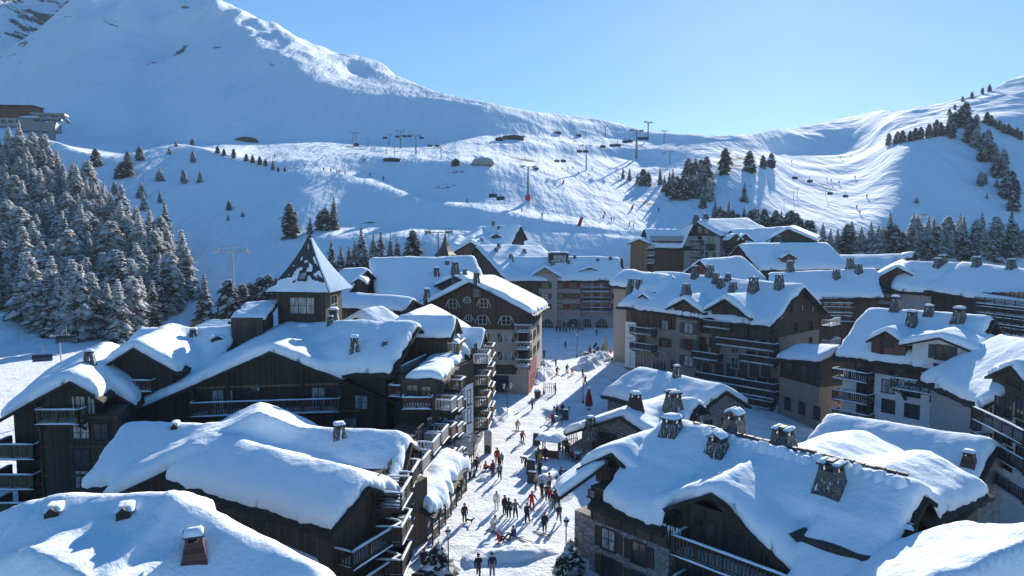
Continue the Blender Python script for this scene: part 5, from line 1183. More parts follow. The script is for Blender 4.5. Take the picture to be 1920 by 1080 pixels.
# the forest on the left flank (feet of the trees, in photo points)
FOREST = [(-60, 262), (30, 270), (75, 300), (120, 345), (190, 392), (240, 430), (290, 470), (335, 500), (352, 548), (330, 590), (300, 638), (220, 650), (120, 640), (70, 625), (50, 575), (-60, 590)]
cand = []; tries = 0
while tries < 4000 and len(cand) < 240:
    tries += 1; px = rt.uniform(-60, 352); py = rt.uniform(262, 655)
    if not inside(px, py, FOREST): continue
    md = 10+(py-262)*.026
    if all((px-a)**2+((py-b)*1.15)**2 > md*md for a, b in cand): cand.append((px, py))
cand.sort(key=lambda c: c[1])
STUFF = []; rs_ = random.Random(4); pick = set(rs_.sample(range(len(cand)), 172))
for ci, (px, py) in enumerate(cand):
    hp = 46+(py-262)*.20
    if ci in pick and len(cand)-ci > 20: STUFF.append((px, py, hp*rt.uniform(.6, .95))); continue
    tree('conifer_tree', rt.choice(['frosty', 'frosty', 'frosty', 'spruce']), px, py, hpx=hp*rt.uniform(.8, 1.25), label='snow-frosted conifer packed among others in the dense forest on the left hillside', group='conifers of the left hillside forest', wide=rt.uniform(.85, 1.15))
fb = {'v': [], 'f': [], 'm': [], 'n': 0}
for px, py, hp in STUFF:   # the trees one cannot tell apart inside the forest: one mass
    p = hit(px, py, 62)
    if p is None: continue
    cm, tm = TV['frosty'][rt.randrange(6)]; a_ = rt.uniform(0, 6.28); s_ = hp*p[1]/F/12; c_, n_ = math.cos(a_)*s_*1.1, math.sin(a_)*s_*1.1
    co_ = np.empty(len(cm.vertices)*3); cm.vertices.foreach_get('co', co_); co_ = co_.reshape(-1, 3)
    fb['v'].append(np.stack([co_[:, 0]*c_-co_[:, 1]*n_+p[0], co_[:, 0]*n_+co_[:, 1]*c_+p[1], co_[:, 2]*s_+p[2]-.1], 1))
    fb['f'] += [tuple(i+fb['n'] for i in q.vertices) for q in cm.polygons]; fb['m'] += [q.material_index for q in cm.polygons]; fb['n'] += len(co_)
if fb['n']: tag(link('forest', mesh('forest', np.vstack(fb['v']), fb['f'], [M['needle'], M['frost'], M['treesnow']], fb['m'])), kind='stuff')
S = lambda lst, **k: [tree('conifer_tree', a[3] if len(a) > 3 else 'spruce', a[0], a[1], hpx=a[2], **k) for a in lst]
S([(312, 470, 92)], label='tall dark spruce with layered snowy boughs at the right edge of the forest')
S([(352, 556, 96), (338, 560, 80)], label='dark snowy conifer at the lower right end of the left forest', group='forest edge conifers')
S([(385, 604, 92)], label='broad snow-plastered conifer standing left of the small hut')
S([(432, 598, 78, 'pine'), (455, 590, 60, 'pine')], label='dark pine beside the hut under the grey lift pylon', group='pines under the pylon')
S([(490, 565, 48, 'pine'), (505, 560, 45, 'pine'), (470, 572, 42, 'pine'), (520, 562, 40, 'pine')], label='dark bushy conifer just left of the pointed tower', group='conifers left of the tower')
S([(545, 446, 66, 'pine')], label='lone stout dark conifer on the slope above the pointed tower')
S([(582, 438, 32)], label='small dark spruce directly behind the tower tip')
S([(626, 430, 62)], label='tallest dark spruce of the trio on the slope right of the tower tip')
S([(610, 432, 44, 'pine'), (601, 430, 36, 'pine')], label='shorter dark conifer beside the tallest spruce right of the tower tip', group='conifers right of the tower tip')
S([(622, 508, 58), (640, 512, 50), (655, 508, 46), (680, 505, 78), (700, 500, 62), (714, 500, 68), (732, 500, 56), (745, 494, 52), (666, 510, 60)], label='snowy spruce in the row behind the low roofs right of the tower', group='spruces behind the low roofs')
S([(775, 484, 52, 'pine')], label='round-topped dark pine standing alone beside the ski lift pylon')
S([(262, 300, 26, 'pine'), (180, 312, 34, 'pine'), (242, 330, 36, 'pine'), (230, 332, 30, 'pine'), (222, 335, 26, 'pine'), (240, 310, 26, 'pine')], label='dark pine in the gully above the left forest', group='pines in the gully')
S([(300, 340, 26, 'frosty'), (345, 345, 26, 'frosty'), (362, 305, 22, 'frosty'), (375, 342, 24, 'frosty'), (318, 290, 14, 'frosty'), (270, 395, 34, 'frosty'), (300, 382, 26), (215, 365, 24, 'frosty'), (265, 372, 30, 'frosty'), (430, 395, 18, 'pine'), (428, 414, 14, 'frosty'), (455, 407, 12, 'frosty'), (330, 275, 12, 'frosty')], label='small frosted conifer scattered on the snowy knoll', group='little conifers on the knoll')
S([(360, 272, 12, 'pine'), (408, 288, 14, 'pine'), (420, 292, 13, 'pine'), (438, 297, 18, 'pine'), (462, 302, 14, 'pine'), (474, 306, 15, 'pine'), (487, 310, 17, 'pine'), (498, 312, 14, 'pine'), (512, 318, 20), (522, 322, 10, 'pine'), (534, 322, 9, 'pine')], label='small dark conifer in the row along the edge of the upper piste', group='conifers along the piste edge')
S([(1168, 335, 22), (1180, 338, 25), (1206, 348, 32, 'pine'), (1215, 350, 28, 'pine'), (1195, 345, 22)], label='dark round conifer at the upper end of the wood beside the piste', group='conifers at the top of the wood')
c2 = []
WOOD = [(1225, 352), (1240, 345), (1280, 350), (1310, 320), (1325, 330), (1335, 390), (1320, 400), (1290, 385), (1250, 368)]
while len(c2) < 28:
    px = rt.uniform(1222, 1338); py = rt.uniform(322, 402)
    if inside(px, py, WOOD) and all((px-a)**2+(py-b)**2 > 70 for a, b in c2): c2.append((px, py))
for px, py in sorted(c2, key=lambda c: c[1]): tree('conifer_tree', rt.choice(['pine', 'spruce', 'frosty']), px, py, hpx=rt.uniform(30, 46), label='snowy conifer in the dark wood between the two pistes', group='conifers of the wood between the pistes')
S([(1358, 327, 50, 'pine')], label='stout dark conifer on the knoll, left of the pair')
S([(1405, 322, 40, 'pine')], label='stout dark conifer on the knoll, right of the pair')
S([(1430, 316, 26, 'pine'), (1446, 314, 28, 'pine')], label='small dark conifer beside the little lift station on the knoll', group='conifers at the knoll lift')
S([(1395, 378, 36)], label='single snowy spruce alone in the shaded bowl below the knoll')
row = [(1340+9*i+rt.uniform(-4, 4), 430+rt.uniform(-8, 10)+i*.7, rt.uniform(38, 54), rt.choice(['spruce', 'pine'])) for i in range(0, 21)]
S(row, label='dark spruce in the line behind the back hotel', group='spruces behind the hotel')
row = [(1540+rt.uniform(-6, 6)+15*i, 474+rt.uniform(-6, 6), rt.uniform(42, 60), rt.choice(['frosty', 'pine', 'frosty'])) for i in range(9)]
S(row, label='frosted tree in the band between the chalets and the right piste', group='frosted trees at the foot of the right piste')
row = [(1655+8.6*i+rt.uniform(-5, 5), 484+rt.uniform(-16, 10), rt.uniform(42, 74), rt.choice(['frosty', 'spruce', 'frosty', 'pine'])) for i in range(31)]
S(row, label='snowy conifer in the belt above the far right lodges', group='conifers above the right lodges')
S([(1797, 468, 68), (1806, 466, 62)], label='tall dark spruce of the pair above the far right lodges', group='pair of tall spruces')
S([(1893, 478, 84)], label='tallest dark spruce at the far right edge of the belt')
row = [(1666, 273, 24, 'frosty')]+[(1680+i*12+rt.uniform(-3, 3), 270-i*2.2, rt.uniform(20, 28), 'pine') for i in range(9)]+[(1755, 250, 26, 'pine')]
S(row, label='dark pine in the hedge-like row on the right hillside shoulder', group='pines on the right shoulder')
row = []
for i in range(28):
    k = i/27; px = 1785+k*125+rt.uniform(-10, 14); py = 228+k*150+rt.uniform(-18, 14); row.append((px+rt.uniform(-14, 14), py+rt.uniform(-12, 12), rt.uniform(28, 44), rt.choice(['pine', 'pine', 'frosty'])))
S(row, label='dark pine in the strip running down the right hill', group='pines in the diagonal strip')
row = [(1850+i*8, 232+i*4+rt.uniform(-2, 2), rt.uniform(14, 22), 'pine') for i in range(9)]
S(row, label='dark pine in the upper parallel strip on the right hill', group='pines in the upper strip')
S([(1838, 350, 28, 'frosty'), (1846, 345, 22, 'frosty'), (1868, 352, 16, 'frosty'), (1850, 372, 12, 'frosty'), (1718, 382, 14, 'frosty')], label='small frosted conifer alone on the steep right slope', group='scattered conifers on the steep slope')
S([(1752, 186, 5, 'pine'), (1765, 185, 6, 'pine'), (1805, 190, 10, 'pine'), (1822, 184, 12, 'pine'), (1842, 176, 12, 'pine'), (1855, 172, 14, 'pine'), (1790, 205, 10, 'pine'), (1780, 215, 12, 'pine')], label='tiny dark pine on the right-hand skyline ridge', group='pines on the skyline')
S([(1112, 613, 42, 'frosty')], label='larger snow-covered fir standing on the far plaza')
S([(1088, 618, 28, 'frosty')], label='smaller snow-covered fir beside the larger one on the far plaza')
S([(1868, 612, 44, 'frosty')], label='snow-dusted tree before the scaffolded lodge at far right', Y=112)
S([(1243, 508, 30, 'frosty')], label='bare snowy tree in front of the reddish wing of the back hotel', Y=205)
print('TREES', NT)
# ------------------------------------------------------------------ ski lifts and huts on the slopes
M['lift'] = plain('lift_steel', (.20, .22, .24), .5, .4, var=.1)
M['pale_steel'] = plain('pale_steel', (.50, .53, .56), .5, .2, var=.1)
M['pad'] = plain('red_pad', (.45, .02, .03), .6, var=.1)
M['bluechair'] = plain('blue_chair', (.03, .09, .22), .4, var=.1)
def pylon(px, py, hpx, label, Y=None, pad=False, arm=None, mat='lift', rz=.5, group=None, lattice=False):
    p = hit(px, py, 62) if Y is None else P(px, py, Y)
    if p is None: print('NOPYLON', px, py); return
    h = hpx*p[1]/F; a = arm or h*.22
    o = thing('lift_pylon', label, 'lift pylon', tuple(p), rz, group)
    k = max(1.0, p[1]/260)
    MB().lathe((0, 0, -1), [(.032*h*k**.5, 0), (.020*h*k**.5, h+1)], 10).build('mast', M[mat], o)
    mb = MB()
    mb.bar((-a, 0, h), (a, 0, h), .05*a*k, .07*a*k)
    for s in (-1, 1):
        mb.bar((s*a, -a*.55, h-.02*h), (s*a, a*.55, h-.02*h), .07*a*k, .08*a*k); mb.bar((s*a*.2, 0, h*.9), (s*a, 0, h), .05*a*k, .05*a*k)
        for j in range(-3, 4): mb.tube((s*a-.06*a, j*a*.16, h+.02*h), (s*a+.06*a, j*a*.16, h+.02*h), .07*a, n=8)
    if lattice:
        for s in (-1, 1):
            mb.bar((s*a, -a*.7, h+.04*h), (s*a*1.35, -a*.2, h-.08*h), .09*a, .12*a); mb.bar((s*a, a*.7, h+.1*h), (s*a, -a*.7, h+.1*h), .03*a, .04*a)
            for j in range(5): mb.bar((s*a, -a*.7+j*a*.35, h), (s*a, -a*.7+j*a*.35, h+.1*h), .03*a, .03*a)
        mb.bar((-a, 0, h+.10*h), (a, 0, h+.10*h), .04*a, .05*a)
    mb.build('crossarm', M[mat], o)
    if pad: MB().tube((0, 0, .0), (0, 0, h*.16), .075*h, n=10).build('padding', M['pad'], o)
    return o
pylon(437, 535, 66, 'big grey chairlift pylon with tilted sheave arms, left of the pointed tower', Y=130, arm=2.3, mat='metal', rz=.35, lattice=True)
pylon(990, 376, 62, 'slender chairlift pylon with a red padded foot in the middle of the shaded slope', pad=True)
pylon(1099, 320, 46, 'tall pale lift pylon on the bright brow of the piste', mat='pale_steel')
pylon(1193, 298, 52, 'dark lift pylon on the piste right of the pale one')
pylon(1215, 262, 32, 'highest lift pylon against the sky near the saddle')
for px, py, hp in ((780, 290, 36), (751, 278, 32), (730, 272, 20), (827, 298, 24)): pylon(px, py, hp, 'small distant chairlift pylon on the plateau left of centre', group='pylons on the left plateau')
for px, py, hp in ((662, 270, 20), (668, 272, 22), (690, 276, 16), (725, 292, 16), (740, 294, 18)): pylon(px, py, hp, 'tiny far pylon in the cluster where the mountain lift starts', group='cluster of far pylons')
for px, py, hp in ((1135, 256, 18), (1245, 268, 22), (1256, 308, 24), (1098, 258, 12)): pylon(px, py, hp, 'small distant lift pylon near the upper station', group='pylons near the saddle')
pylon(822, 500, 64, 'chairlift pylon with wide head standing behind the broad snow roof', Y=165, arm=2.6, lattice=True)
pylon(1725, 440, 36, 'lift pylon with a wide pale head low on the right slope', mat='pale_steel', arm=2.4)
pylon(1548, 368, 14, 'small pylon in the middle of the bright right piste', mat='pale_steel')
for px, py, hp in ((1495, 368, 14), (1488, 376, 16), (1470, 386, 12)): pylon(px, py, hp, 'thin pole at the left side of the bright right piste', group='poles beside the right piste')
def chair(px, py, Y, label, w=2.4, group=None, hang=2.6):
    p = P(px, py, Y); o = thing('lift_chair', label, 'lift chair', tuple(p), .4, group)
    MB().bar((0, 0, .5), (0, 0, hang), .12, .12).add([(-w/2, -.1, .95), (w/2, -.1, .95), (w/2, .1, 1.02), (-w/2, .1, 1.02)], [(0, 1, 2, 3)]).bar((-w/2, 0, 1.0), (w/2, 0, 1.0), .1, .1).build('hanger', M['lift'], o)
    s = MB(); s.box(-w/2, w/2, -.45, .1, -.1, .08); s.box(-w/2, w/2, .08, .18, .0, .85); s.bar((-w/2, -.4, .35), (w/2, -.4, .35), .06, .06)
    for x in (-w/2, w/2): s.bar((x, -.4, .35), (x, .1, .45), .06, .06)
    s.build('seat', M['bluechair'], o)
    c = MB(); v = []; n = 6
    for i in range(n+1):
        t = -.3+1.9*i/n
        for x in (-w/2, w/2): v.append((x, -.62*math.sin(t), .25+.72*math.cos(t)))
    c.add(v, [(2*i, 2*i+1, 2*i+3, 2*i+2) for i in range(n)]); c.build('bubble', M['glass'], o)
    return o
chair(924, 370, 215, 'left of the two blue bubble chairs hanging over the shaded slope'); chair(938, 375, 212, 'right of the two blue bubble chairs hanging over the shaded slope')
for px, py in ((1044, 304), (1056, 304), (1086, 286), (1098, 286), (1130, 277), (1148, 275), (1158, 275), (1005, 318), (1172, 268), (1181, 267), (1200, 262), (1210, 262)): chair(px, py, 330-.3*(px-1044), 'dark chair on the cable climbing to the saddle', group='chairs on the saddle lift')
for px, py in ((722, 260), (745, 258), (758, 257), (767, 257), (790, 260), (806, 275), (820, 275), (838, 296), (852, 297)): chair(px, py, 400, 'small distant chair on the plateau lift', group='chairs on the plateau lift')
for px, py in ((1518, 342), (1556, 365), (1585, 370), (1490, 336), (1667, 400), (1700, 412)): chair(px, py, 290, 'tiny chair above the bright right piste', group='chairs above the right piste')
# gondola line up the left mountain
for i in range(15):
    k = i/14; px = 580+k*52+6*math.sin(i*2.1); py = 80+k*180
    chair(px, py, 900-k*420, 'speck-sized chair on the lift line up the left mountain', 3.2, 'chairs up the left mountain')
def cable(pts, label, r=.05):
    q = [P(*a) for a in pts]; o = np.mean(q, 0); mb = MB()
    for a, b in zip(q, q[1:]):
        n = 8; prev = a
        for i in range(1, n+1):
            t = i/n; c = a+(b-a)*t; c = c-np.array((0, 0, 1))*np.linalg.norm(b-a)*.02*4*t*(1-t); mb.tube(prev-o, c-o, r, n=5, cap=False); prev = c
    tag(mb.build('lift_cable', M['pale_steel'], None, tuple(o)), label, 'cable')
cable([(990, 312, 248), (1099, 275, 330), (1193, 243, 420), (1240, 225, 520)], 'thin lift cable rising from the padded pylon to the saddle', .04)
cable([(1640, 412, 215), (1725, 404, 225), (1960, 380, 240)], 'thin lift cable at the low pylon on the right slope', .035)
# top left: lift station and the brown building
sp = hit(85, 252, 62); print('STATION', sp)
sY = 360.0; sp = P(92, 250, sY); st = thing('lift_station', 'grey concrete chairlift top station on legs at the upper left', 'lift station', tuple(sp), .25)
k = sY/F
def bx(mb, x0, x1, y0, y1, z0, z1, m=0): return mb.box(x0*k, x1*k, y0*k, y1*k, z0*k, z1*k, m)
mb = MB(); bx(mb, -45, 15, -14, 20, 2, 18); bx(mb, -42, -20, -12, 18, 18, 26); bx(mb, 2, 10, -10, 2, -20, 20); bx(mb, -16, -8, -10, 2, -20, 20); mb.build('concrete_base', M['lift'], st)
mb = MB(); bx(mb, -26, 30, -10, 14, 32, 36); bx(mb, -24, 20, -10, 14, 24, 28)
for i in range(7): mb.bar(((-22+7*i)*k, -9*k, 24*k), ((-18+7*i)*k, -9*k, 36*k), .5, .5)
mb.bar((20*k, 0, 34*k), (34*k, 0, 20*k), 1.2, 1.4); mb.bar((20*k, 6*k, 34*k), (34*k, 6*k, 20*k), 1.2, 1.4); bx(mb, -12, -6, -4, 4, 18, 32); bx(mb, 8, 14, -4, 4, 14, 32); mb.build('machinery', M['lift'], st)
MB().mound(-44*k, -10*k, -13*k, 19*k, 26*k, 4*k, 10, 8).build('snow_cap', M['snow_far'], st, smooth=True)
bp = P(18, 228, 380); bb = thing('mountain_restaurant', 'long reddish-brown flat building at the upper left edge', 'building', tuple(bp), .1)
k2 = 380/F
MB().box(-60*k2, 45*k2, 0, 30*k2, 6*k2, 28*k2).build('wall', M['redwood'], bb); MB().box(-60*k2, 36*k2, -1, 29*k2, -8*k2, 6*k2).build('base', M['palewood'], bb)
for i in range(7): MB().box((-52+13*i)*k2, (-44+13*i)*k2, -1.3, -.9, -3*k2, 3*k2).build('window', M['glass'], bb)
rf = MB().box(-62*k2, 47*k2, -2, 31*k2, 28*k2, 29.5*k2).build('roof', M['deck'], bb); MB().mound(-62*k2, 47*k2, -2, 31*k2, 29.5*k2, 2.5*k2, 12, 6).build('snow_cover', M['snow_far'], rf, smooth=True)
# huts
def hut(px, py, wpx, hpx, label, wall='darkwood', name='hut', Y=None, flat=False, dome=False):
    p = hit(px, py, 62) if Y is None else P(px, py, Y)
    if p is None: print('NOHUT', px, py); return
    k = p[1]/F; w = wpx*k; hh = hpx*k; o = thing(name, label, 'hut' if name == 'hut' else 'building', tuple(p), .2)
    if dome:
        n = 10; pr = [(-w/2*math.cos(math.pi*i/n), hh*math.sin(math.pi*i/n)) for i in range(n+1)]
        v = [(x, y, z) for y in (-w*.25, w*.25) for x, z in pr]; m = n+1
        mesh_ = mesh('wall', v, [tuple(range(m)), tuple(range(2*m-1, m-1, -1))]+[(i, i+1, m+i+1, m+i) for i in range(n)]+[(m-1, 0, m, 2*m-1)], M[wall]); link('wall', mesh_, o)
        MB().mound(-w*.42, w*.42, -w*.22, w*.26, hh*.72, hh*.45, 10, 8).build('snow_cover', M['snow_far'], o, smooth=True); return
    MB().box(-w/2, w/2, -w*.3, w*.3, -1, hh*.6).add([(-w/2, -w*.3, hh*.6), (w/2, -w*.3, hh*.6), (w/2, w*.3, hh*.6), (-w/2, w*.3, hh*.6), (0, -w*.3, hh*.95), (0, w*.3, hh*.95)], [(0, 1, 4), (2, 3, 5), (1, 2, 5, 4), (3, 0, 4, 5)]).build('wall', M[wall], o)
    r = MB()
    for s in (-1, 1): r.add([(0, -w*.38, hh*.97), (s*w*.58, -w*.38, hh*.56), (s*w*.58, w*.38, hh*.56), (0, w*.38, hh*.97), (0, -w*.38, hh*1.02), (s*w*.58, -w*.38, hh*.62), (s*w*.58, w*.38, hh*.62), (0, w*.38, hh*1.02)], [(0, 1, 5, 4), (1, 2, 6, 5), (2, 3, 7, 6), (4, 5, 6, 7), (3, 2, 1, 0), (0, 4, 7, 3)])
    rr = r.build('roof', M['deck'], o); s_ = MB()
    for s in (-1, 1): s_.add([(0, -w*.36, hh*1.03), (s*w*.56, -w*.36, hh*.63), (s*w*.56, w*.4, hh*.63), (0, w*.4, hh*1.03), (0, -w*.34, hh*1.18), (s*w*.5, -w*.33, hh*.78), (s*w*.5, w*.38, hh*.78), (0, w*.38, hh*1.18)], [(0, 1, 5, 4), (1, 2, 6, 5), (2, 3, 7, 6), (4, 5, 6, 7), (0, 4, 7, 3)])
    s_.build('snow_cover', M['snow_far'], rr)
    MB().box(-w*.12, w*.12, -w*.31, -w*.29, 0, hh*.42).build('door', M['blackwood'], o)
hut(905, 310, 42, 12, 'grey hangar-like hut with an arched roof on the brow of the shaded slope', 'greystone', dome=True)
hut(854, 312, 14, 12, 'tiny dark cabin left of the arched grey hut')
hut(463, 265, 40, 7, 'low reddish domed shelter on the left plateau', 'redwood', dome=True)
hut(735, 302, 28, 4, 'low half-buried shelter on the plateau', 'beam'); hut(962, 261, 36, 6, 'chalet restaurant with a long snow roof below the far ridge', 'darkwood', 'restaurant'); hut(936, 264, 13, 6, 'small dark lodge left of the restaurant below the ridge', 'darkwood')
hut(1085, 256, 9, 3.5, 'small distant lodge near the upper lifts', 'darkwood'); hut(695, 424, 34, 8, 'small dark shelter on the white bench right of the tower', 'darkwood', Y=262)
hut(1440, 312, 22, 12, 'small dark lift hut between the knoll trees', 'beam')
hut(1045, 250, 12, 3, 'half-buried building on the far crest', 'darkwood'); hut(668, 274, 10, 6, 'tiny reddish kiosk near the far pylon cluster', 'redwood')
# blue lift cabins at the lower left
for px, py, lb in ((80, 676, 'left dark blue bubble chair parked low beside the left house'), (125, 640, 'right dark blue bubble chair by the pale post at the forest foot')): chair(px, py, 118, lb, 2.8)
pylon(114, 668, 40, 'short pale lift post at the foot of the forest', Y=118, mat='pale_steel', arm=1.2); pylon(40, 636, 16, 'small dark post on the bright snow at the left edge', Y=140, arm=.5)
# ------------------------------------------------------------------ street furniture
M['lampglass'] = plain('lamp_glass', (.55, .55, .52), .3, var=.05, bump=0)
M['flag'] = plain('canvas_red', (.20, .02, .025), .8, var=.15); M['beigecloth'] = plain('canvas_beige', (.27, .24, .18), .85, var=.12)
def lamp(px, py, label, h=4.2, heads=1):
    p = G0(px, py); o = thing('street_lamp', label, 'street lamp', tuple(p), .3)
    MB().lathe((0, 0, 0), [(.16, 0), (.16, .35), (.09, .5), (.055, .9), (.045, h-.75), (.09, h-.7)], 10).build('pole', M['dmetal'], o)
    xs = (0,) if heads == 1 else (-.5, .5)
    if heads > 1: MB().bar((-.5, 0, h-.85), (.5, 0, h-.85), .06, .06).build('arm', M['dmetal'], o)
    for x in xs:
        l = MB().lathe((x, 0, h-.7), [(.10, 0), (.20, .42)], 6).build('lantern', M['lampglass'], o)
        MB().lathe((x, 0, h-.28), [(.27, 0), (.20, .08), (.06, .26), (.03, .34)], 6).build('lantern_roof', M['dmetal'], o); MB().lathe((x, 0, h-.16), [(.17, 0), (.12, .1), (.02, .15)], 8).build('snow_cap', M['snow'], l, smooth=True)
lamp(841, 1098, 'black lantern lamp post at the lower left of the street by the snowy bush', 4.4); lamp(1061, 1076, 'black lantern lamp post in front of the stone chalet corner', 4.4)
lamp(889, 895, 'twin-headed lamp post beside the grey information pillar', 4.6, 2); lamp(873, 920, 'lamp post at the end of the snow-laden shop canopy', 4.0)
lamp(951, 783, 'twin-headed lamp post in front of the shuttered chalet', 4.8, 2); lamp(1020, 739, 'single lamp post by the litter bins near the red wall', 5.0); lamp(1082, 670, 'lamp post on the sunny edge of the far plaza', 5.0); lamp(1093, 756, 'lamp post in the shade beside the red parasol', 4.6)
# grey information pillar
p = G0(915, 850); o = thing('info_pillar', 'pale grey information pillar with a dark lower panel at the street edge', 'sign', tuple(p), -.3)
MB().box(-.42, .42, -.16, .16, 0, 2.6).build('panel', M['palewood'], o); MB().box(-.36, .36, -.19, -.15, .1, .95).build('dark_panel', M['dmetal'], o); MB().mound(-.45, .45, -.2, .2, 2.6, .2, 6, 4).build('snow_cap', M['snow'], o, smooth=True)
def aboard(px, py, label, h=1.15):
    p = G0(px, py); o = thing('sign_board', label, 'sign', tuple(p), -.35)
    for s in (-1, 1): MB().add([(-.4, s*.32, 0), (.4, s*.32, 0), (.4, s*.04, h), (-.4, s*.04, h), (-.4, s*.32-.04, 0), (.4, s*.32-.04, 0), (.4, s*.04-.04, h), (-.4, s*.04-.04, h)], [(0, 1, 2, 3), (7, 6, 5, 4), (0, 4, 5, 1), (1, 5, 6, 2), (2, 6, 7, 3), (3, 7, 4, 0)]).build('board', M['dmetal'], o)
    MB().mound(-.42, .42, -.12, .12, h, .12, 6, 4).build('snow_cap', M['snow'], o, smooth=True)
aboard(995, 888, 'black folding menu board in mid street right of the red-suited skier', 1.5); aboard(997, 905, 'second black menu board just below the first one'); aboard(1006, 834, 'black menu board near the snow-topped stall', 1.4); aboard(1060, 787, 'dark standing menu board in the shade before the restaurant', 1.4)
for px, py, lb in ((1008, 746, 'dark litter bin left of the lamp near the red wall'), (1030, 738, 'metal ski rack beside the litter bin')):
    p = G0(px, py); o = thing('litter_bin' if px == 1008 else 'ski_rack', lb, 'bin' if px == 1008 else 'rack', tuple(p))
    if px == 1008: MB().lathe((0, 0, 0), [(.45, 0), (.55, 1.1), (.5, 1.15)], 10).build('body', M['dmetal'], o); MB().mound(-.5, .5, -.5, .5, 1.12, .3, 6, 6).build('snow_cap', M['snow'], o, smooth=True)
    else:
        mb = MB(); mb.bar((-1, 0, 1), (1, 0, 1), .06, .06)
        for x in (-1, 1): mb.bar((x, -.4, 0), (x, 0, 1), .06, .06); mb.bar((x, .4, 0), (x, 0, 1), .06, .06)
        mb.build('frame', M['metal'], o)
        for i in range(7): MB().bar((-.9+.3*i, -.15, .05), (-.85+.3*i, .05, 1.75), .08, .03).build('ski', M[('pad', 'bluechair', 'white')[i % 3]], o)
for px, py, lb in ((1068, 842, 'ski rack full of skis in the shade before the restaurant'), (1076, 915, 'ski rack with skis under the eave of the stone chalet'), (880, 884, 'ski rack against the shop front by the twin lamp')):
    p = hit(px, py, 40); o = thing('ski_rack', lb, 'rack', tuple(p), .6); mb = MB(); mb.bar((-1.2, 0, 1), (1.2, 0, 1), .06, .06)
    for x in (-1.2, 1.2): mb.bar((x, -.4, 0), (x, 0, 1), .06, .06); mb.bar((x, .4, 0), (x, 0, 1), .06, .06)
    mb.build('frame', M['metal'], o)
    for i in range(9): MB().bar((-1.1+.27*i, -.15, .05), (-1.05+.27*i, .05, 1.75), .08, .03).build('ski', M[('pad', 'bluechair', 'dmetal', 'palewood')[i % 4]], o)
def parasol(px, py, label, mat, h=3.0, snow=True):
    p = G0(px, py); o = thing('parasol', label, 'parasol', tuple(p))
    MB().lathe((0, 0, 0), [(.3, 0), (.3, .08), (.04, .1), (.04, h)], 10).build('pole', M['dmetal'], o)
    v = MB(); prof = [(.46, .55), (.50, .9), (.40, 1.7), (.22, 2.5), (.08, h)]
    n = 16; vv = []
    for r, z in prof:
        for i in range(n): t = 6.283*i/n; rr = r*(1+.18*(i % 2)); vv.append((rr*math.cos(t), rr*math.sin(t), z))
    v.add(vv, [(j*n+i, j*n+(i+1) % n, (j+1)*n+(i+1) % n, (j+1)*n+i) for j in range(len(prof)-1) for i in range(n)]); v.build('canopy', M[mat], o)
    if snow: MB().lathe((0, 0, h-.25), [(.2, 0), (.24, .12), (.16, .3), (.03, .36)], 10).build('snow_cap', M['snow'], o, smooth=True)
parasol(1104, 768, 'closed dark red parasol with a snow cap beside the restaurant roof', 'flag', 3.3); parasol(1136, 662, 'tall closed beige parasol on the sunny terrace by the white pier', 'beigecloth', 3.6, False)
def tabl(px, py, label, group=None, r=.5):
    p = G0(px, py); o = thing('terrace_table', label, 'table', tuple(p), rt.uniform(0, 3), group)
    MB().lathe((0, 0, 0), [(.3, 0), (.05, .04), (.05, .7), (r, .71), (r, .76)], 12).build('tabletop', M['beam'], o); MB().lathe((0, 0, .76), [(r*.95, 0), (r*.9, .1), (r*.4, .16), (.02, .17)], 12).build('snow_cap', M['snow'], o, smooth=True)
    for i in range(3):
        a = i*2.1; c = (math.cos(a)*1.0, math.sin(a)*1.0); cm = MB().box(c[0]-.22, c[0]+.22, c[1]-.22, c[1]+.22, .42, .47)
        for x in (-.2, .2):
            for y in (-.2, .2): cm.box(c[0]+x-.02, c[0]+x+.02, c[1]+y-.02, c[1]+y+.02, 0, .42)
        cm.bar((c[0]*1.22-.2*math.sin(a), c[1]*1.22+.2*math.cos(a), .75), (c[0]*1.22+.2*math.sin(a), c[1]*1.22-.2*math.cos(a), .75), .04, .35)
        q = thing('terrace_chair', 'dark chair drawn up to a snowy street table', 'chair', tuple(p), 0, 'chairs at the street tables'); q.rotation_euler = o.rotation_euler; cm.build('seat', M['dmetal'], q)
for a in ((1052, 776), (1040, 792), (1112, 664), (1128, 672), (1122, 655), (1142, 680), (1098, 668), (1080, 862), (1062, 905)): tabl(*a, 'snow-topped round table on a street terrace', 'terrace tables along the street')
# market stall with snow roof
p = G0(1032, 856); o = thing('stall', 'small market stall with a thick snow roof in the middle right of the street', 'stall', tuple(p), -.4)
mb = MB()
for x in (-1.2, 1.2):
    for y in (-.7, .7): mb.bar((x, y, 0), (x, y, 2.0), .1, .1)
mb.box(-1.2, 1.2, -.75, -.6, .1, .95); mb.build('frame', M['redwood'], o); rf = MB().box(-1.5, 1.5, -1.1, 1.1, 2.0, 2.1).build('roof', M['beam'], o); MB().mound(-1.55, 1.55, -1.15, 1.15, 2.08, .65, 12, 10, seed=4).build('snow_cover', M['snow'], rf, smooth=True)
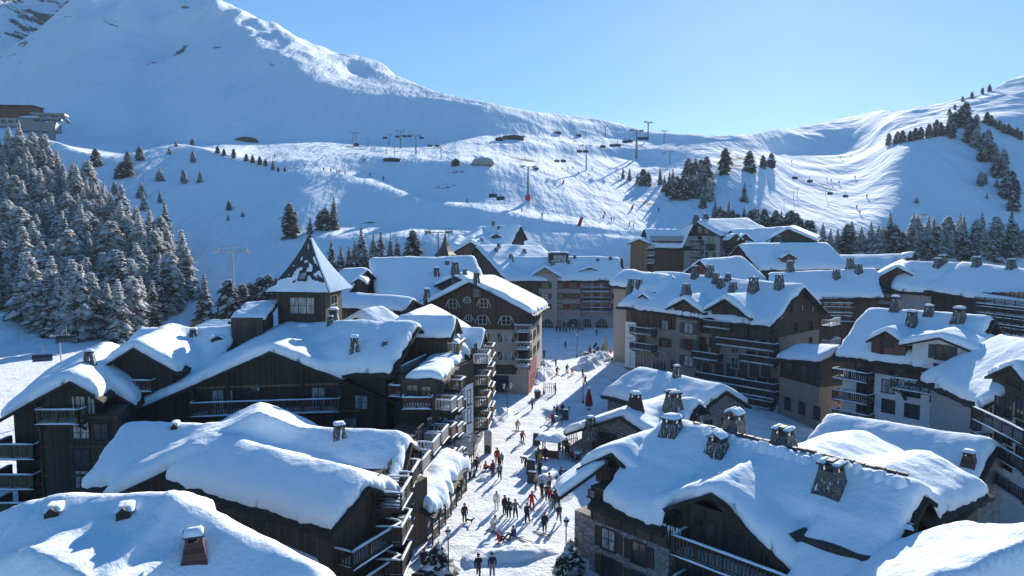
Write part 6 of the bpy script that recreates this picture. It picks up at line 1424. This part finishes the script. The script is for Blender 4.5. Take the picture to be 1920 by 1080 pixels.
# counter under the canopy, box, bush, christmas tree
p = G0(809, 1046); o = thing('planter_box', 'black box-shaped planter at the lower left street edge', 'planter', tuple(p), .5); MB().box(-.8, .8, -.4, .4, 0, .55, 0, -.06).build('box', M['dmetal'], o); MB().mound(-.75, .75, -.35, .35, .5, .25, 8, 5).build('snow_cap', M['snow'], o, smooth=True)
tree('snowy_bush', 'shrub', 820, 1085, hm=3.0, label='snow-heaped potted bush at the lower left of the street', cat='bush', Y=51.5, wide=1.2)
bo = bpy.data.objects['snowy_bush']; MB().mound(-.95, .5, -.7, .6, 1.75, .8, 10, 10, seed=6, p=.6).mound(-.2, 1.1, -.9, .3, 1.2, .9, 10, 10, seed=8, p=.6).mound(-1.2, .1, -1.1, -.1, .9, .8, 10, 10, seed=9, p=.6).build('snow_cap', M['snow'], bo, smooth=True)
tree('christmas_tree', 'shrub', 1066, 1084, hm=3.1, label='small dark fir dusted with snow at the foot of the stone chalet lamp', cat='tree', Y=51.8)
# snow banks along the street: ploughed heaps
def bank(px0, py0, px1, py1, w, h, label, seed):
    a = G0(px0, py0); b = G0(px1, py1); d = b-a; l = float(np.hypot(d[0], d[1])); mb = MB(); n = max(10, int(l/.35)); m = 12; vv = []
    for j in range(m+1):
        for i in range(n+1):
            x = l*i/n; y = w*(j/m-.5); e = (max(0, 1-(2*i/n-1)**4)*max(0, 1-(2*j/m-1)**2))**.7
            vv.append((x, y+.4*float(fbm(np.array(x*.4), np.array(seed*1.0), seed)), -.12+h*e*(.75+.6*float(fbm(np.array(x*.7+seed), np.array(y*.9), seed, 4)))+.12*e*float(fbm(np.array(x*2.7+seed), np.array(y*2.9), seed+3, 3))))
    mb.add(vv, [(j*(n+1)+i, j*(n+1)+i+1, (j+1)*(n+1)+i+1, (j+1)*(n+1)+i) for j in range(m) for i in range(n)])
    tag(mb.build('snow_bank', M['trod'], None, tuple(a), math.atan2(d[1], d[0]), True), label, 'snow bank')
bank(862, 1052, 1050, 1030, 2.6, .9, 'long lumpy snow bank across the bottom of the street', 3); bank(985, 722, 1032, 690, 4.5, 2.2, 'large ploughed snow heap by the red-walled corner', 5); bank(1085, 694, 1140, 668, 4.5, 2.0, 'large snow heap at the edge of the sunny terrace', 7)
bank(915, 800, 955, 770, 2.6, 1.2, 'snow heap below the tan balconies', 9); bank(1010, 905, 1060, 880, 1.8, .9, 'snow heap beside the menu boards', 11); bank(900, 905, 925, 880, 1.4, .5, 'low snow ridge by the twin lamp', 13); bank(1000, 860, 1015, 835, 1.4, .8, 'small snow heap left of the stall', 15)
bank(1000, 600, 1160, 615, 3, .9, 'snow ridge along the plaza building', 19); bank(1180, 735, 1145, 770, 4, 1.4, 'shaded snow heap beside the stone cottage', 17)

# ------------------------------------------------------------------ thin mountain air
hz = bpy.data.materials.new('haze'); hz.use_nodes = True; hn = hz.node_tree; hn.nodes.remove(hn.nodes['Principled BSDF'])
pv = hn.nodes.new('ShaderNodeVolumePrincipled'); pv.inputs['Color'].default_value = (.62, .80, 1, 1); pv.inputs['Density'].default_value = .00011; pv.inputs['Anisotropy'].default_value = .15
hn.links.new(pv.outputs[0], hn.nodes['Material Output'].inputs['Volume'])
zt = float(GZ.max())+8
tag(MB().box(float(GX.min())-20, float(GX.max())+20, -180, float(GY.max())+20, float(GZ.min())-1, zt).build('haze', hz), kind='stuff')
# ------------------------------------------------------------------ people
def pmat(name, col, r=.75): return plain(name, col, r, var=.12, scale=6, bump=0, spec=.2)
PC = {'black': (.018, .018, .022), 'navy': (.02, .03, .07), 'grey': (.16, .17, .18), 'red': (.42, .02, .025), 'maroon': (.14, .02, .03), 'white': (.72, .73, .74), 'tan': (.36, .28, .15), 'khaki': (.26, .22, .15),
      'blue': (.03, .08, .25), 'yellow': (.55, .36, .04), 'pink': (.60, .15, .25), 'orange': (.60, .14, .03), 'green': (.05, .14, .08), 'brown': (.10, .06, .04), 'beige': (.50, .44, .36)}
PM = {k: pmat('cloth_'+k, v) for k, v in PC.items()}
M['skin'] = pmat('skin', (.52, .32, .24), .6); M['boot'] = pmat('boot', (.05, .05, .055), .5); M['goggle'] = plain('goggle_lens', (.03, .03, .04), .1, var=.1, bump=0, spec=.8)
def figure(nm, J):
    """one continuous body grown over a posed skeleton; J gives joint positions (metres, facing -Y)"""
    vs = []; es = []; rad = []; reg = []
    def chain(pts, rs, start=None, rg=0):
        p = start
        for q, r in zip(pts, rs):
            vs.append(tuple(q)); rad.append((r[0]*(1.22 if rg in (0, 1) else 1.08), r[1]*(1.22 if rg in (0, 1) else 1.08))); i = len(vs)-1
            if p is not None: es.append((p, i)); reg.append(rg)
            p = i
        return p
    pel = chain([J['pelvis']], [(.155, .115)])
    ch = chain([J['waist'], J['chest']], [(.145, .11), (.175, .125)], pel, 0)
    nk = chain([J['neck']], [(.065, .065)], ch, 0)
    hd = Vector(J['head']); fw = Vector(J.get('face', (0, -1, 0))).normalized(); up = (hd-Vector(J['neck'])).normalized()
    h1 = chain([hd-up*.045+fw*.012], [(.078, .088)], nk, 2); h2 = chain([hd+up*.05], [(.088, .10)], h1, 2); chain([hd+up*.115], [(.055, .06)], h2, 2)
    chain([hd+fw*.125-up*.01], [(.017, .02)], h1, 2)
    side = fw.cross(up)
    for s in (-1, 1): chain([hd+side*s*.098-up*.005], [(.018, .026)], h1, 2)
    for s in ('l', 'r'):
        sh = chain([J['sh'+s]], [(.085, .085)], ch, 0); el = chain([J['el'+s]], [(.060, .060)], sh, 0); wr = chain([J['wr'+s]], [(.044, .044)], el, 0)
        W = Vector(J['wr'+s]); d = (W-Vector(J['el'+s])).normalized(); o = d.orthogonal().normalized(); b = d.cross(o)
        pa = chain([W+d*.065], [(.042, .030)], wr, 4)
        for i, (k, l) in enumerate(((-.036, .062), (-.012, .074), (.013, .070), (.036, .052))): chain([W+d*.125+o*k, W+d*(.125+l*.55)+o*k*1.15+b*.012, W+d*(.125+l*.9)+o*k*1.15+b*.045], [(.013, .013), (.012, .012), (.010, .010)], pa, 4)
        chain([W+d*.075-o*.055+b*.02, W+d*.115-o*.075+b*.04], [(.014, .014), (.011, .011)], pa, 4)
        hp = chain([J['hip'+s]], [(.108, .108)], pel, 1); kn = chain([J['kn'+s]], [(.076, .076)], hp, 1); an = chain([J['an'+s]], [(.058, .062)], kn, 1)
        A = Vector(J['an'+s]); t = Vector(J.get('toe'+s, (0, -1, 0))).normalized()
        chain([A-Vector((0, 0, .055))+t*.03, A-Vector((0, 0, .06))+t*.17], [(.062, .052), (.048, .034)], an, 3)
    me = bpy.data.meshes.new(nm); me.from_pydata(vs, es, []); me.update()
    o = bpy.data.objects.new(nm, me); COL.objects.link(o)
    md = o.modifiers.new('skin', 'SKIN'); md.use_smooth_shade = True
    for i, sv in enumerate(me.skin_vertices[0].data): sv.radius = rad[i]; sv.use_root = (i == 0)
    o.modifiers.new('sub', 'SUBSURF').levels = 1
    dg = bpy.context.evaluated_depsgraph_get(); em = bpy.data.meshes.new_from_object(o.evaluated_get(dg))
    bpy.data.objects.remove(o)
    A = np.array([vs[a] for a, b in es]); B = np.array([vs[b] for a, b in es]); D = B-A; LL = np.maximum((D*D).sum(1), 1e-6); rg = np.array(reg)
    em.materials.clear()
    for k in range(5): em.materials.append(M['boot'])
    mi = []
    for p in em.polygons:
        c = np.array(p.center); t = np.clip(((c-A)*D).sum(1)/LL, 0, 1); d = ((A+D*t[:, None]-c)**2).sum(1); mi.append(int(rg[int(d.argmin())]))
    em.polygons.foreach_set('material_index', np.array(mi, dtype=np.int32)); em.polygons.foreach_set('use_smooth', np.ones(len(em.polygons), dtype=bool)); em.name = nm
    # helmet and goggles for this pose
    hb = bmesh.new(); bmesh.ops.create_uvsphere(hb, u_segments=14, v_segments=9, radius=.142)
    bmesh.ops.delete(hb, geom=[v for v in hb.verts if v.co.z < -.02 or (v.co.z < .035 and v.co.y < -.06)], context='VERTS')
    rot = fw.to_track_quat('-Y', 'Z').to_matrix().to_4x4(); mt4 = Matrix.Translation(hd+up*.055) @ rot
    hb.transform(mt4); hm = bpy.data.meshes.new('helmet'); hb.to_mesh(hm); hb.free(); hm.materials.append(M['boot']); hm.polygons.foreach_set('use_smooth', np.ones(len(hm.polygons), dtype=bool))
    g = MB(); 
    for i in range(5):
        a0, a1 = -.9+.36*i, -.9+.36*(i+1)
        g.add([(.118*math.sin(a0), -.124*math.cos(a0), -.02), (.118*math.sin(a1), -.124*math.cos(a1), -.02), (.122*math.sin(a1), -.128*math.cos(a1), .045), (.122*math.sin(a0), -.128*math.cos(a0), .045)], [(0, 1, 2, 3)])
    gm = g.me('goggles', M['goggle']); gm.transform(Matrix.Translation(hd) @ rot)
    return em, hm, gm
def pose(**k):
    J = dict(pelvis=(0, 0, .93), waist=(0, .0, 1.08), chest=(0, .0, 1.30), neck=(0, .01, 1.47), head=(0, -.02, 1.60), shl=(.19, 0, 1.40), shr=(-.19, 0, 1.40), ell=(.27, .04, 1.13), elr=(-.27, .04, 1.13), wrl=(.27, -.06, .89), wrr=(-.27, -.06, .89),
             hipl=(.10, 0, .86), hipr=(-.10, 0, .86), knl=(.12, -.03, .48), knr=(-.12, -.03, .48), anl=(.13, .02, .10), anr=(-.13, .02, .10))
    J.update(k); return J
POSES = {
 'stand': figure('body_standing', pose()),
 'walk': figure('body_walking', pose(knl=(.10, -.20, .52), anl=(.11, -.26, .12), knr=(-.10, .06, .48), anr=(-.11, .34, .16), ell=(.26, .18, 1.15), wrl=(.25, .16, .90), elr=(-.26, -.10, 1.14), wrr=(-.22, -.28, 1.00), chest=(0, -.04, 1.29), neck=(0, -.05, 1.46), head=(0, -.09, 1.59), shl=(.19, -.02, 1.39), shr=(-.19, -.06, 1.39))),
 'ski': figure('body_skiing', pose(pelvis=(0, .12, .80), waist=(0, .05, .95), chest=(0, -.10, 1.14), neck=(0, -.20, 1.29), head=(0, -.27, 1.41), shl=(.2, -.14, 1.23), shr=(-.2, -.14, 1.23), ell=(.27, -.14, .98), elr=(-.27, -.14, .98), wrl=(.27, -.40, .92), wrr=(-.27, -.40, .92), hipl=(.11, .1, .76), hipr=(-.11, .1, .76), knl=(.14, -.18, .48), knr=(-.14, -.18, .48), anl=(.14, .02, .12), anr=(-.14, .02, .12))),
 'reach': figure('body_reaching', pose(ell=(.32, -.10, 1.18), wrl=(.42, -.30, 1.08), elr=(-.30, -.06, 1.14), wrr=(-.34, -.22, .98), anl=(.20, -.05, .10), knl=(.16, -.05, .48), face=(.5, -1, 0))),
 'bend': figure('body_bending', pose(pelvis=(0, .16, .88), waist=(0, .06, .98), chest=(0, -.16, 1.07), neck=(0, -.33, 1.10), head=(0, -.46, 1.12), face=(0, -.8, -.6), shl=(.19, -.24, 1.10), shr=(-.19, -.24, 1.10), ell=(.22, -.34, .84), elr=(-.22, -.34, .84), wrl=(.14, -.42, .60), wrr=(-.14, -.42, .60), hipl=(.10, .14, .82), hipr=(-.10, .14, .82))),
 'sit': figure('body_sitting', pose(pelvis=(0, .10, .14), waist=(0, .14, .28), chest=(0, .10, .52), neck=(0, .07, .69), head=(0, .03, .82), shl=(.19, .09, .62), shr=(-.19, .09, .62), ell=(.28, .02, .38), elr=(-.28, .10, .36), wrl=(.20, -.22, .38), wrr=(-.30, .22, .12), hipl=(.10, .04, .14), hipr=(-.10, .04, .14), knl=(.16, -.36, .42), knr=(-.18, -.40, .34), anl=(.16, -.62, .12), anr=(-.2, -.76, .12))),
 'seat': figure('body_seated', pose(pelvis=(0, .10, .52), waist=(0, .12, .66), chest=(0, .09, .90), neck=(0, .06, 1.07), head=(0, .02, 1.20), shl=(.19, .07, 1.0), shr=(-.19, .07, 1.0), ell=(.26, -.02, .76), elr=(-.26, -.02, .76), wrl=(.16, -.26, .76), wrr=(-.16, -.26, .76), hipl=(.10, .04, .52), hipr=(-.10, .04, .52), knl=(.13, -.36, .50), knr=(-.13, -.36, .50), anl=(.13, -.36, .10), anr=(-.13, -.40, .10))),
}
def person(px, py, ps, jacket, trousers, label, hat='black', rz=0.0, hgt=1.0, group=None, gog=True, z=None):
    p = hit(px, py, 40) if z is None else P(px, py, z)
    if p is None: print('NOPERSON', px, py); return None
    em, hm, gm = POSES[ps]
    o = link('person', em, None, (p[0], p[1], p[2]+.02), rz); hgt *= .99; o.scale = (hgt, hgt, hgt); tag(o, label, 'person', group)
    for i, m in enumerate((PM[jacket], PM[trousers], M['skin'], M['boot'], PM['black'])): o.material_slots[i].link = 'OBJECT'; o.material_slots[i].material = m
    h = link('helmet', hm, o); h.material_slots[0].link = 'OBJECT'; h.material_slots[0].material = PM[hat]
    if gog: link('goggles', gm, o)
    return o
def skis(o, label, spread=.13, board=False, mat='boot', poles=True, rz=None, ln=1.7):
    nm = 'snowboard' if board else 'skis'
    s = thing(nm, label, 'snowboard' if board else 'skis', tuple(o.location), o.rotation_euler.z if rz is None else rz)
    def plank(x, w):
        mb = MB(); v = []; n = 8
        for i in range(n+1):
            y = -ln*.58+ln*i/n; up = .10*max(0, (-y-ln*.40)/(ln*.18))**2
            for a, b in ((-w/2, 0), (w/2, 0), (w/2, .02), (-w/2, .02)): v.append((x+a, y, .0+b+up))
        f = [(0, 1, 2, 3), (4*n+3, 4*n+2, 4*n+1, 4*n)]
        for i in range(n):
            for k in range(4): f.append((4*i+k, 4*i+(k+1) % 4, 4*i+4+(k+1) % 4, 4*i+4+k))
        return mb.add(v, f)
    if board: plank(0, .27).build('deck', PM[mat], s)
    else:
        for k in (-1, 1): plank(k*spread, .085).build('ski', PM[mat], s)
    if poles and not board:
        for k in (-1, 1): MB().tube((k*.28, -.44, .98), (k*.36, -.02, .02), .012, n=5).build('ski_pole', M['lift'], s)
    return s
PI = math.pi
# lower street, one by one (feet, in photo points)
person(796, 1079, 'stand', 'navy', 'black', 'person in dark clothes at the lower left beside the snow-heaped bush', rz=.5)
person(897, 1084, 'walk', 'black', 'navy', 'person in black walking away at the bottom of the street, left of the pair', rz=PI)
person(923, 1086, 'stand', 'navy', 'grey', 'taller person in dark jacket with a backpack at the bottom edge of the street', rz=PI+.2, hgt=1.06)
person(1078, 1058, 'walk', 'grey', 'beige', 'person in dark top and beige trousers beside the stone chalet corner', rz=.3)
person(859, 944, 'walk', 'black', 'black', 'person in black standing near the lower end of the shop canopy', rz=2.6)
person(871, 980, 'stand', 'black', 'navy', 'person in black holding a bag, apart on the left of the street', rz=.4)
a = person(931, 961, 'stand', 'white', 'white', 'person in an all-white ski suit left of the dark group', hat='grey', rz=.2)
person(946, 969, 'stand', 'black', 'black', 'leftmost of the dark-clothed group in mid street', rz=.7); person(954, 972, 'stand', 'navy', 'black', 'second from left in the dark-clothed group in mid street', rz=-.3, hgt=1.06)
person(966, 979, 'reach', 'grey', 'black', 'person in grey-black reaching out an arm, right of the dark pair', rz=.2)
person(988, 981, 'reach', 'navy', 'black', 'person in navy jacket and grey helmet just below the red suit', hat='grey', rz=.6, hgt=1.05)
person(997, 962, 'reach', 'red', 'red', 'person in a full red ski suit among the dark group in mid street', rz=.0)
a = person(924, 1006, 'ski', 'white', 'beige', 'skier in a white suit gliding left in the lower street', hat='black', rz=.9); skis(a, 'pair of dark skis under the white-suited skier', mat='black')
person(937, 1025, 'sit', 'red', 'black', 'person in red and black sitting on the snow in the lower street', hat='red', rz=1.9)
person(962, 1016, 'sit', 'blue', 'navy', 'person in blue crouched on the snow beside a stack of gear', rz=-.8)
a = person(1021, 1004, 'stand', 'black', 'black', 'person in black with a red cap standing next to skis on the snow', hat='red', rz=.4)
a = person(1048, 987, 'walk', 'navy', 'grey', 'person in dark jacket walking along the right side of the lower street', rz=.2)
person(1031, 952, 'stand', 'red', 'white', 'person in red jacket and white trousers in the crowd on the right', rz=.9); person(1038, 957, 'stand', 'black', 'grey', 'person in black beside the red jacket in the crowd on the right', rz=-.6); person(1048, 948, 'stand', 'navy', 'black', 'person in navy behind the red jacket near the stone chalet eave', rz=1.6); person(1026, 944, 'stand', 'brown', 'black', 'person in brown left of the red jacket in the crowd on the right', rz=2.6)
person(1004, 921, 'stand', 'tan', 'brown', 'person in a tan jacket by the menu boards', rz=1.2); person(985, 880, 'bend', 'black', 'black', 'person in black bending forward over the snow left of the stall', rz=-1.2)
person(932, 870, 'stand', 'red', 'red', 'tallest person in a red ski suit, upper left group of the street', rz=.3, hgt=1.05); person(941, 872, 'stand', 'grey', 'grey', 'small person in grey beside the tall red suit', rz=-.4, hgt=.72)
person(924, 894, 'stand', 'maroon', 'maroon', 'person in maroon standing left in the upper left group', rz=.8); person(937, 900, 'walk', 'grey', 'black', 'person in grey jacket and black trousers below the tall red suit', rz=.1); person(936, 884, 'stand', 'black', 'black', 'person in black half hidden behind the grey jacket', rz=2.0)
person(911, 882, 'sit', 'orange', 'black', 'person in orange sitting on the snow near the twin lamp post', hat='orange', rz=1.2)
a = person(979, 832, 'ski', 'red', 'maroon', 'skier in red gliding down the middle of the street', rz=.3, hat='maroon'); skis(a, 'dark skis under the red skier in the middle of the street', mat='black')
a = person(970, 811, 'ski', 'tan', 'beige', 'snowboarder in a tan jacket higher up the street', rz=.2, hat='khaki'); skis(a, 'dark snowboard under the tan-jacketed rider', board=True, mat='black', rz=1.4)
a = person(1044, 704, 'ski', 'maroon', 'black', 'dark red skier in the cluster where the street narrows, leftmost', rz=.5); skis(a, 'skis under the leftmost skier of the narrow cluster', mat='black')
person(1042, 690, 'stand', 'black', 'grey', 'person in black behind the dark red skier of the narrow cluster', rz=2.0); a = person(1063, 699, 'ski', 'navy', 'black', 'dark skier in the middle of the narrow cluster', rz=.2); skis(a, 'skis under the dark skier of the narrow cluster', mat='black')
a = person(1073, 704, 'ski', 'orange', 'orange', 'small child skier in orange', hat='orange', rz=.1, hgt=.8); skis(a, 'short skis under the orange child skier', mat='orange', ln=1.2)
a = person(1092, 709, 'stand', 'black', 'navy', 'person in dark clothes at the sun and shade edge of the street', rz=1.2); person(1097, 724, 'walk', 'navy', 'black', 'person in navy in the shade just below the sun edge', rz=.6)
person(1041, 741, 'stand', 'black', 'black', 'person in black by the ski rack near the red wall', rz=1.8); person(1003, 706, 'stand', 'navy', 'grey', 'person beside the snow heap at the red-walled corner', rz=2.4)
for px, py, c in ((1044, 623, 'maroon'), (1050, 624, 'black'), (1056, 622, 'red'), (1062, 624, 'grey'), (1068, 621, 'navy'), (1074, 620, 'white'), (1058, 616, 'black'), (1080, 617, 'blue')): person(px, py, 'stand', c, 'black', 'skier in the distant crowd before the plaza building', group='far plaza crowd', rz=rt.uniform(0, 6), gog=False)
person(1083, 634, 'stand', 'navy', 'black', 'lone dark person in the middle of the shaded far plaza', rz=1); person(1119, 631, 'walk', 'blue', 'black', 'person in blue crossing the far plaza near the white pier', rz=2)
for px, py, c in ((1106, 662, 'red'), (1114, 668, 'black'), (1120, 660, 'brown'), (1126, 667, 'maroon'), (1133, 675, 'green'), (1140, 672, 'black'), (1131, 658, 'grey'), (1117, 653, 'navy'), (1145, 668, 'red'), (1103, 672, 'grey')): person(px, py, 'seat', c, 'black', 'guest sitting at the sunny terrace tables by the beige parasol', group='terrace guests', rz=rt.uniform(0, 6), gog=False)
person(1044, 784, 'stand', 'maroon', 'black', 'person in maroon in the shade by the restaurant terrace', rz=1.0); person(1055, 779, 'stand', 'black', 'grey', 'person in black at the restaurant terrace edge', rz=2.4); person(1036, 800, 'stand', 'red', 'black', 'person in red by the snowy table left of the restaurant', rz=.6)
person(1013, 877, 'stand', 'yellow', 'brown', 'person in a yellow jacket left of the stall', rz=.7); person(1049, 848, 'stand', 'pink', 'black', 'person in pink right of the stall', rz=1.9); person(1020, 838, 'stand', 'black', 'black', 'person in black behind the stall', rz=.2); person(1062, 850, 'stand', 'brown', 'black', 'person in brown in the shade right of the stall', rz=.5)
person(1008, 872, 'stand', 'green', 'black', 'person in green beside the yellow jacket', rz=2.8); person(1052, 905, 'seat', 'navy', 'black', 'person sitting at the terrace right of the menu boards', rz=1.1); person(1072, 868, 'seat', 'red', 'black', 'person in red sitting under the restaurant eave', rz=.3)
person(866, 918, 'stand', 'black', 'brown', 'person near the lamp at the shop canopy end', rz=.3); person(881, 903, 'stand', 'grey', 'black', 'person by the shop front left of the twin lamp', rz=1.2)
for px, py, ps, a_, b_, lb in ((1022, 868, 'walk', 'navy', 'black', 'person in navy walking up beside the stall'), (1066, 862, 'stand', 'black', 'grey', 'person in black near the ski rack before the restaurant'), (1058, 838, 'stand', 'khaki', 'black', 'person in khaki at the restaurant wall'), (1012, 898, 'stand', 'black', 'black', 'person in black between the menu boards'),
    (893, 888, 'walk', 'black', 'navy', 'person in black walking past the twin lamp'), (1030, 925, 'stand', 'beige', 'black', 'person in beige above the crowd on the right'), (1016, 937, 'stand', 'black', 'brown', 'person in black at the upper left of the crowd on the right'), (1055, 932, 'stand', 'maroon', 'black', 'person in maroon under the low side roof'),
    (998, 770, 'walk', 'grey', 'black', 'person in grey walking up the middle of the street toward the heap'), (1020, 672, 'stand', 'black', 'navy', 'person in black at the top of the sunny street'), (1060, 655, 'walk', 'red', 'black', 'person in red where the street meets the far plaza')):
    person(px, py, ps, a_, b_, lb, rz=rt.uniform(0, 6))
# a small dog by the person with the bag
dp = G0(880, 981); dg_ = MB()
dg_v = [((0, -.22, .30), .10), ((0, .0, .30), .085), ((0, .24, .31), .085), ((0, -.34, .42), .06), ((0, -.42, .50), .065), ((0, -.54, .47), .035), ((0, .38, .42), .018)]
me_ = bpy.data.meshes.new('dog'); vs_ = [a for a, b in dg_v]; rr_ = [b for a, b in dg_v]; es_ = [(0, 1), (1, 2), (0, 3), (3, 4), (4, 5), (2, 6)]
for s_ in (-.07, .07):
    for y_, par, hind in ((-.22, 0, 0), (.24, 2, 1)):
        k_ = len(vs_); vs_ += [(s_, y_, .24), (s_, y_+(.05 if hind else .02), .13), (s_, y_+(.03 if hind else -.01), .03)]; rr_ += [.05, .026, .022]; es_ += [(par, k_), (k_, k_+1), (k_+1, k_+2)]
    k_ = len(vs_); vs_ += [(s_*.7, -.40, .58)]; rr_ += [.018]; es_ += [(4, k_)]
me_.from_pydata(vs_, es_, []); do = bpy.data.objects.new('dog', me_); COL.objects.link(do); do.modifiers.new('skin', 'SKIN').use_smooth_shade = True
for i, sv in enumerate(me_.skin_vertices[0].data): sv.radius = (rr_[i], rr_[i]); sv.use_root = i == 0
do.modifiers.new('sub', 'SUBSURF').levels = 1; em_ = bpy.data.meshes.new_from_object(do.evaluated_get(bpy.context.evaluated_depsgraph_get())); bpy.data.objects.remove(do); em_.materials.append(PM['black'])
tag(link('dog', em_, None, tuple(dp), 1.2), 'small black dog beside the person holding a bag', 'dog')
# gear lying on the snow
for px, py, lb in ((1012, 1002, 'crossed skis lying on the snow left of the red-capped person'), (980, 1014, 'skis and poles laid on the snow beside the crouched blue person')):
    o = thing('skis', lb, 'skis', tuple(G0(px, py, .03)), .7)
    for k in range(2): MB().box(-.045, .045, -.85, .85, 0, .025).build('ski', PM['black'], o, (k*.22, 0, .01+k*.03), .25*k)
# skiers on the pistes
SK = [(876, 381, 'black'), (1184, 394, 'maroon'), (1016, 408, 'grey'), (1132, 412, 'navy'), (1146, 415, 'black'), (1151, 415, 'maroon'), (1134, 405, 'orange'), (1187, 428, 'red'), (1180, 424, 'orange'), (1235, 398, 'black'), (978, 398, 'orange'),
      (1054, 320, 'black'), (1065, 319, 'navy'), (1085, 328, 'black'), (1103, 332, 'orange'), (1110, 320, 'black'), (1160, 336, 'black'), (1074, 318, 'red'), (718, 338, 'black'), (693, 332, 'navy'), (647, 328, 'black'), (636, 326, 'black'), (632, 326, 'navy'), (620, 323, 'black'), (607, 321, 'black'),
      (1580, 305, 'black'), (1595, 295, 'navy'), (1575, 298, 'grey'), (1484, 305, 'black'), (1550, 338, 'black'), (1558, 342, 'navy'), (1573, 345, 'black'), (1606, 392, 'black'), (1612, 402, 'grey'), (1603, 336, 'black'), (680, 304, 'black'), (684, 305, 'navy'), (515, 296, 'black'), (1625, 372, 'black')]
for px, py, c in SK: person(px, py, 'ski', c, 'black', 'tiny skier far off on the piste', group='skiers on the pistes', rz=rt.uniform(-1, 1.6), gog=False, hgt=1.08)
# red piste mattresses / markers
for px, py, hp, lb in ((1086, 424, 17, 'leaning red piste marker on the edge of the shaded slope'), (1185, 392, 8, 'red padded post on the bright piste'), (718, 340, 7, 'small dark piste board beside the upper track'), (1055, 346, 8, 'reddish padded snow gun on the bright slope')):
    p = hit(px, py, 62); k = p[1]/F*hp; o = thing('piste_marker', lb, 'piste marker', tuple(p), .2)
    MB().add([(-.25*k, -.1*k, 0), (.15*k, -.1*k, 0), (.45*k, -.1*k, k), (.15*k, -.1*k, k*.95), (-.25*k, .1*k, 0), (.15*k, .1*k, 0), (.45*k, .1*k, k), (.15*k, .1*k, k*.95)], [(0, 1, 2, 3), (7, 6, 5, 4), (0, 4, 5, 1), (1, 5, 6, 2), (2, 6, 7, 3), (3, 7, 4, 0)]).build('pad', M['pad' if hp != 7 else 'dmetal'], o); MB().tube((0, 0, -.5), (.32*k, 0, k*1.2), .04*k, n=6).build('post', M['dmetal'], o)
print('THINGS', len([o for o in bpy.data.objects if o.parent is None]), len(bpy.data.objects))
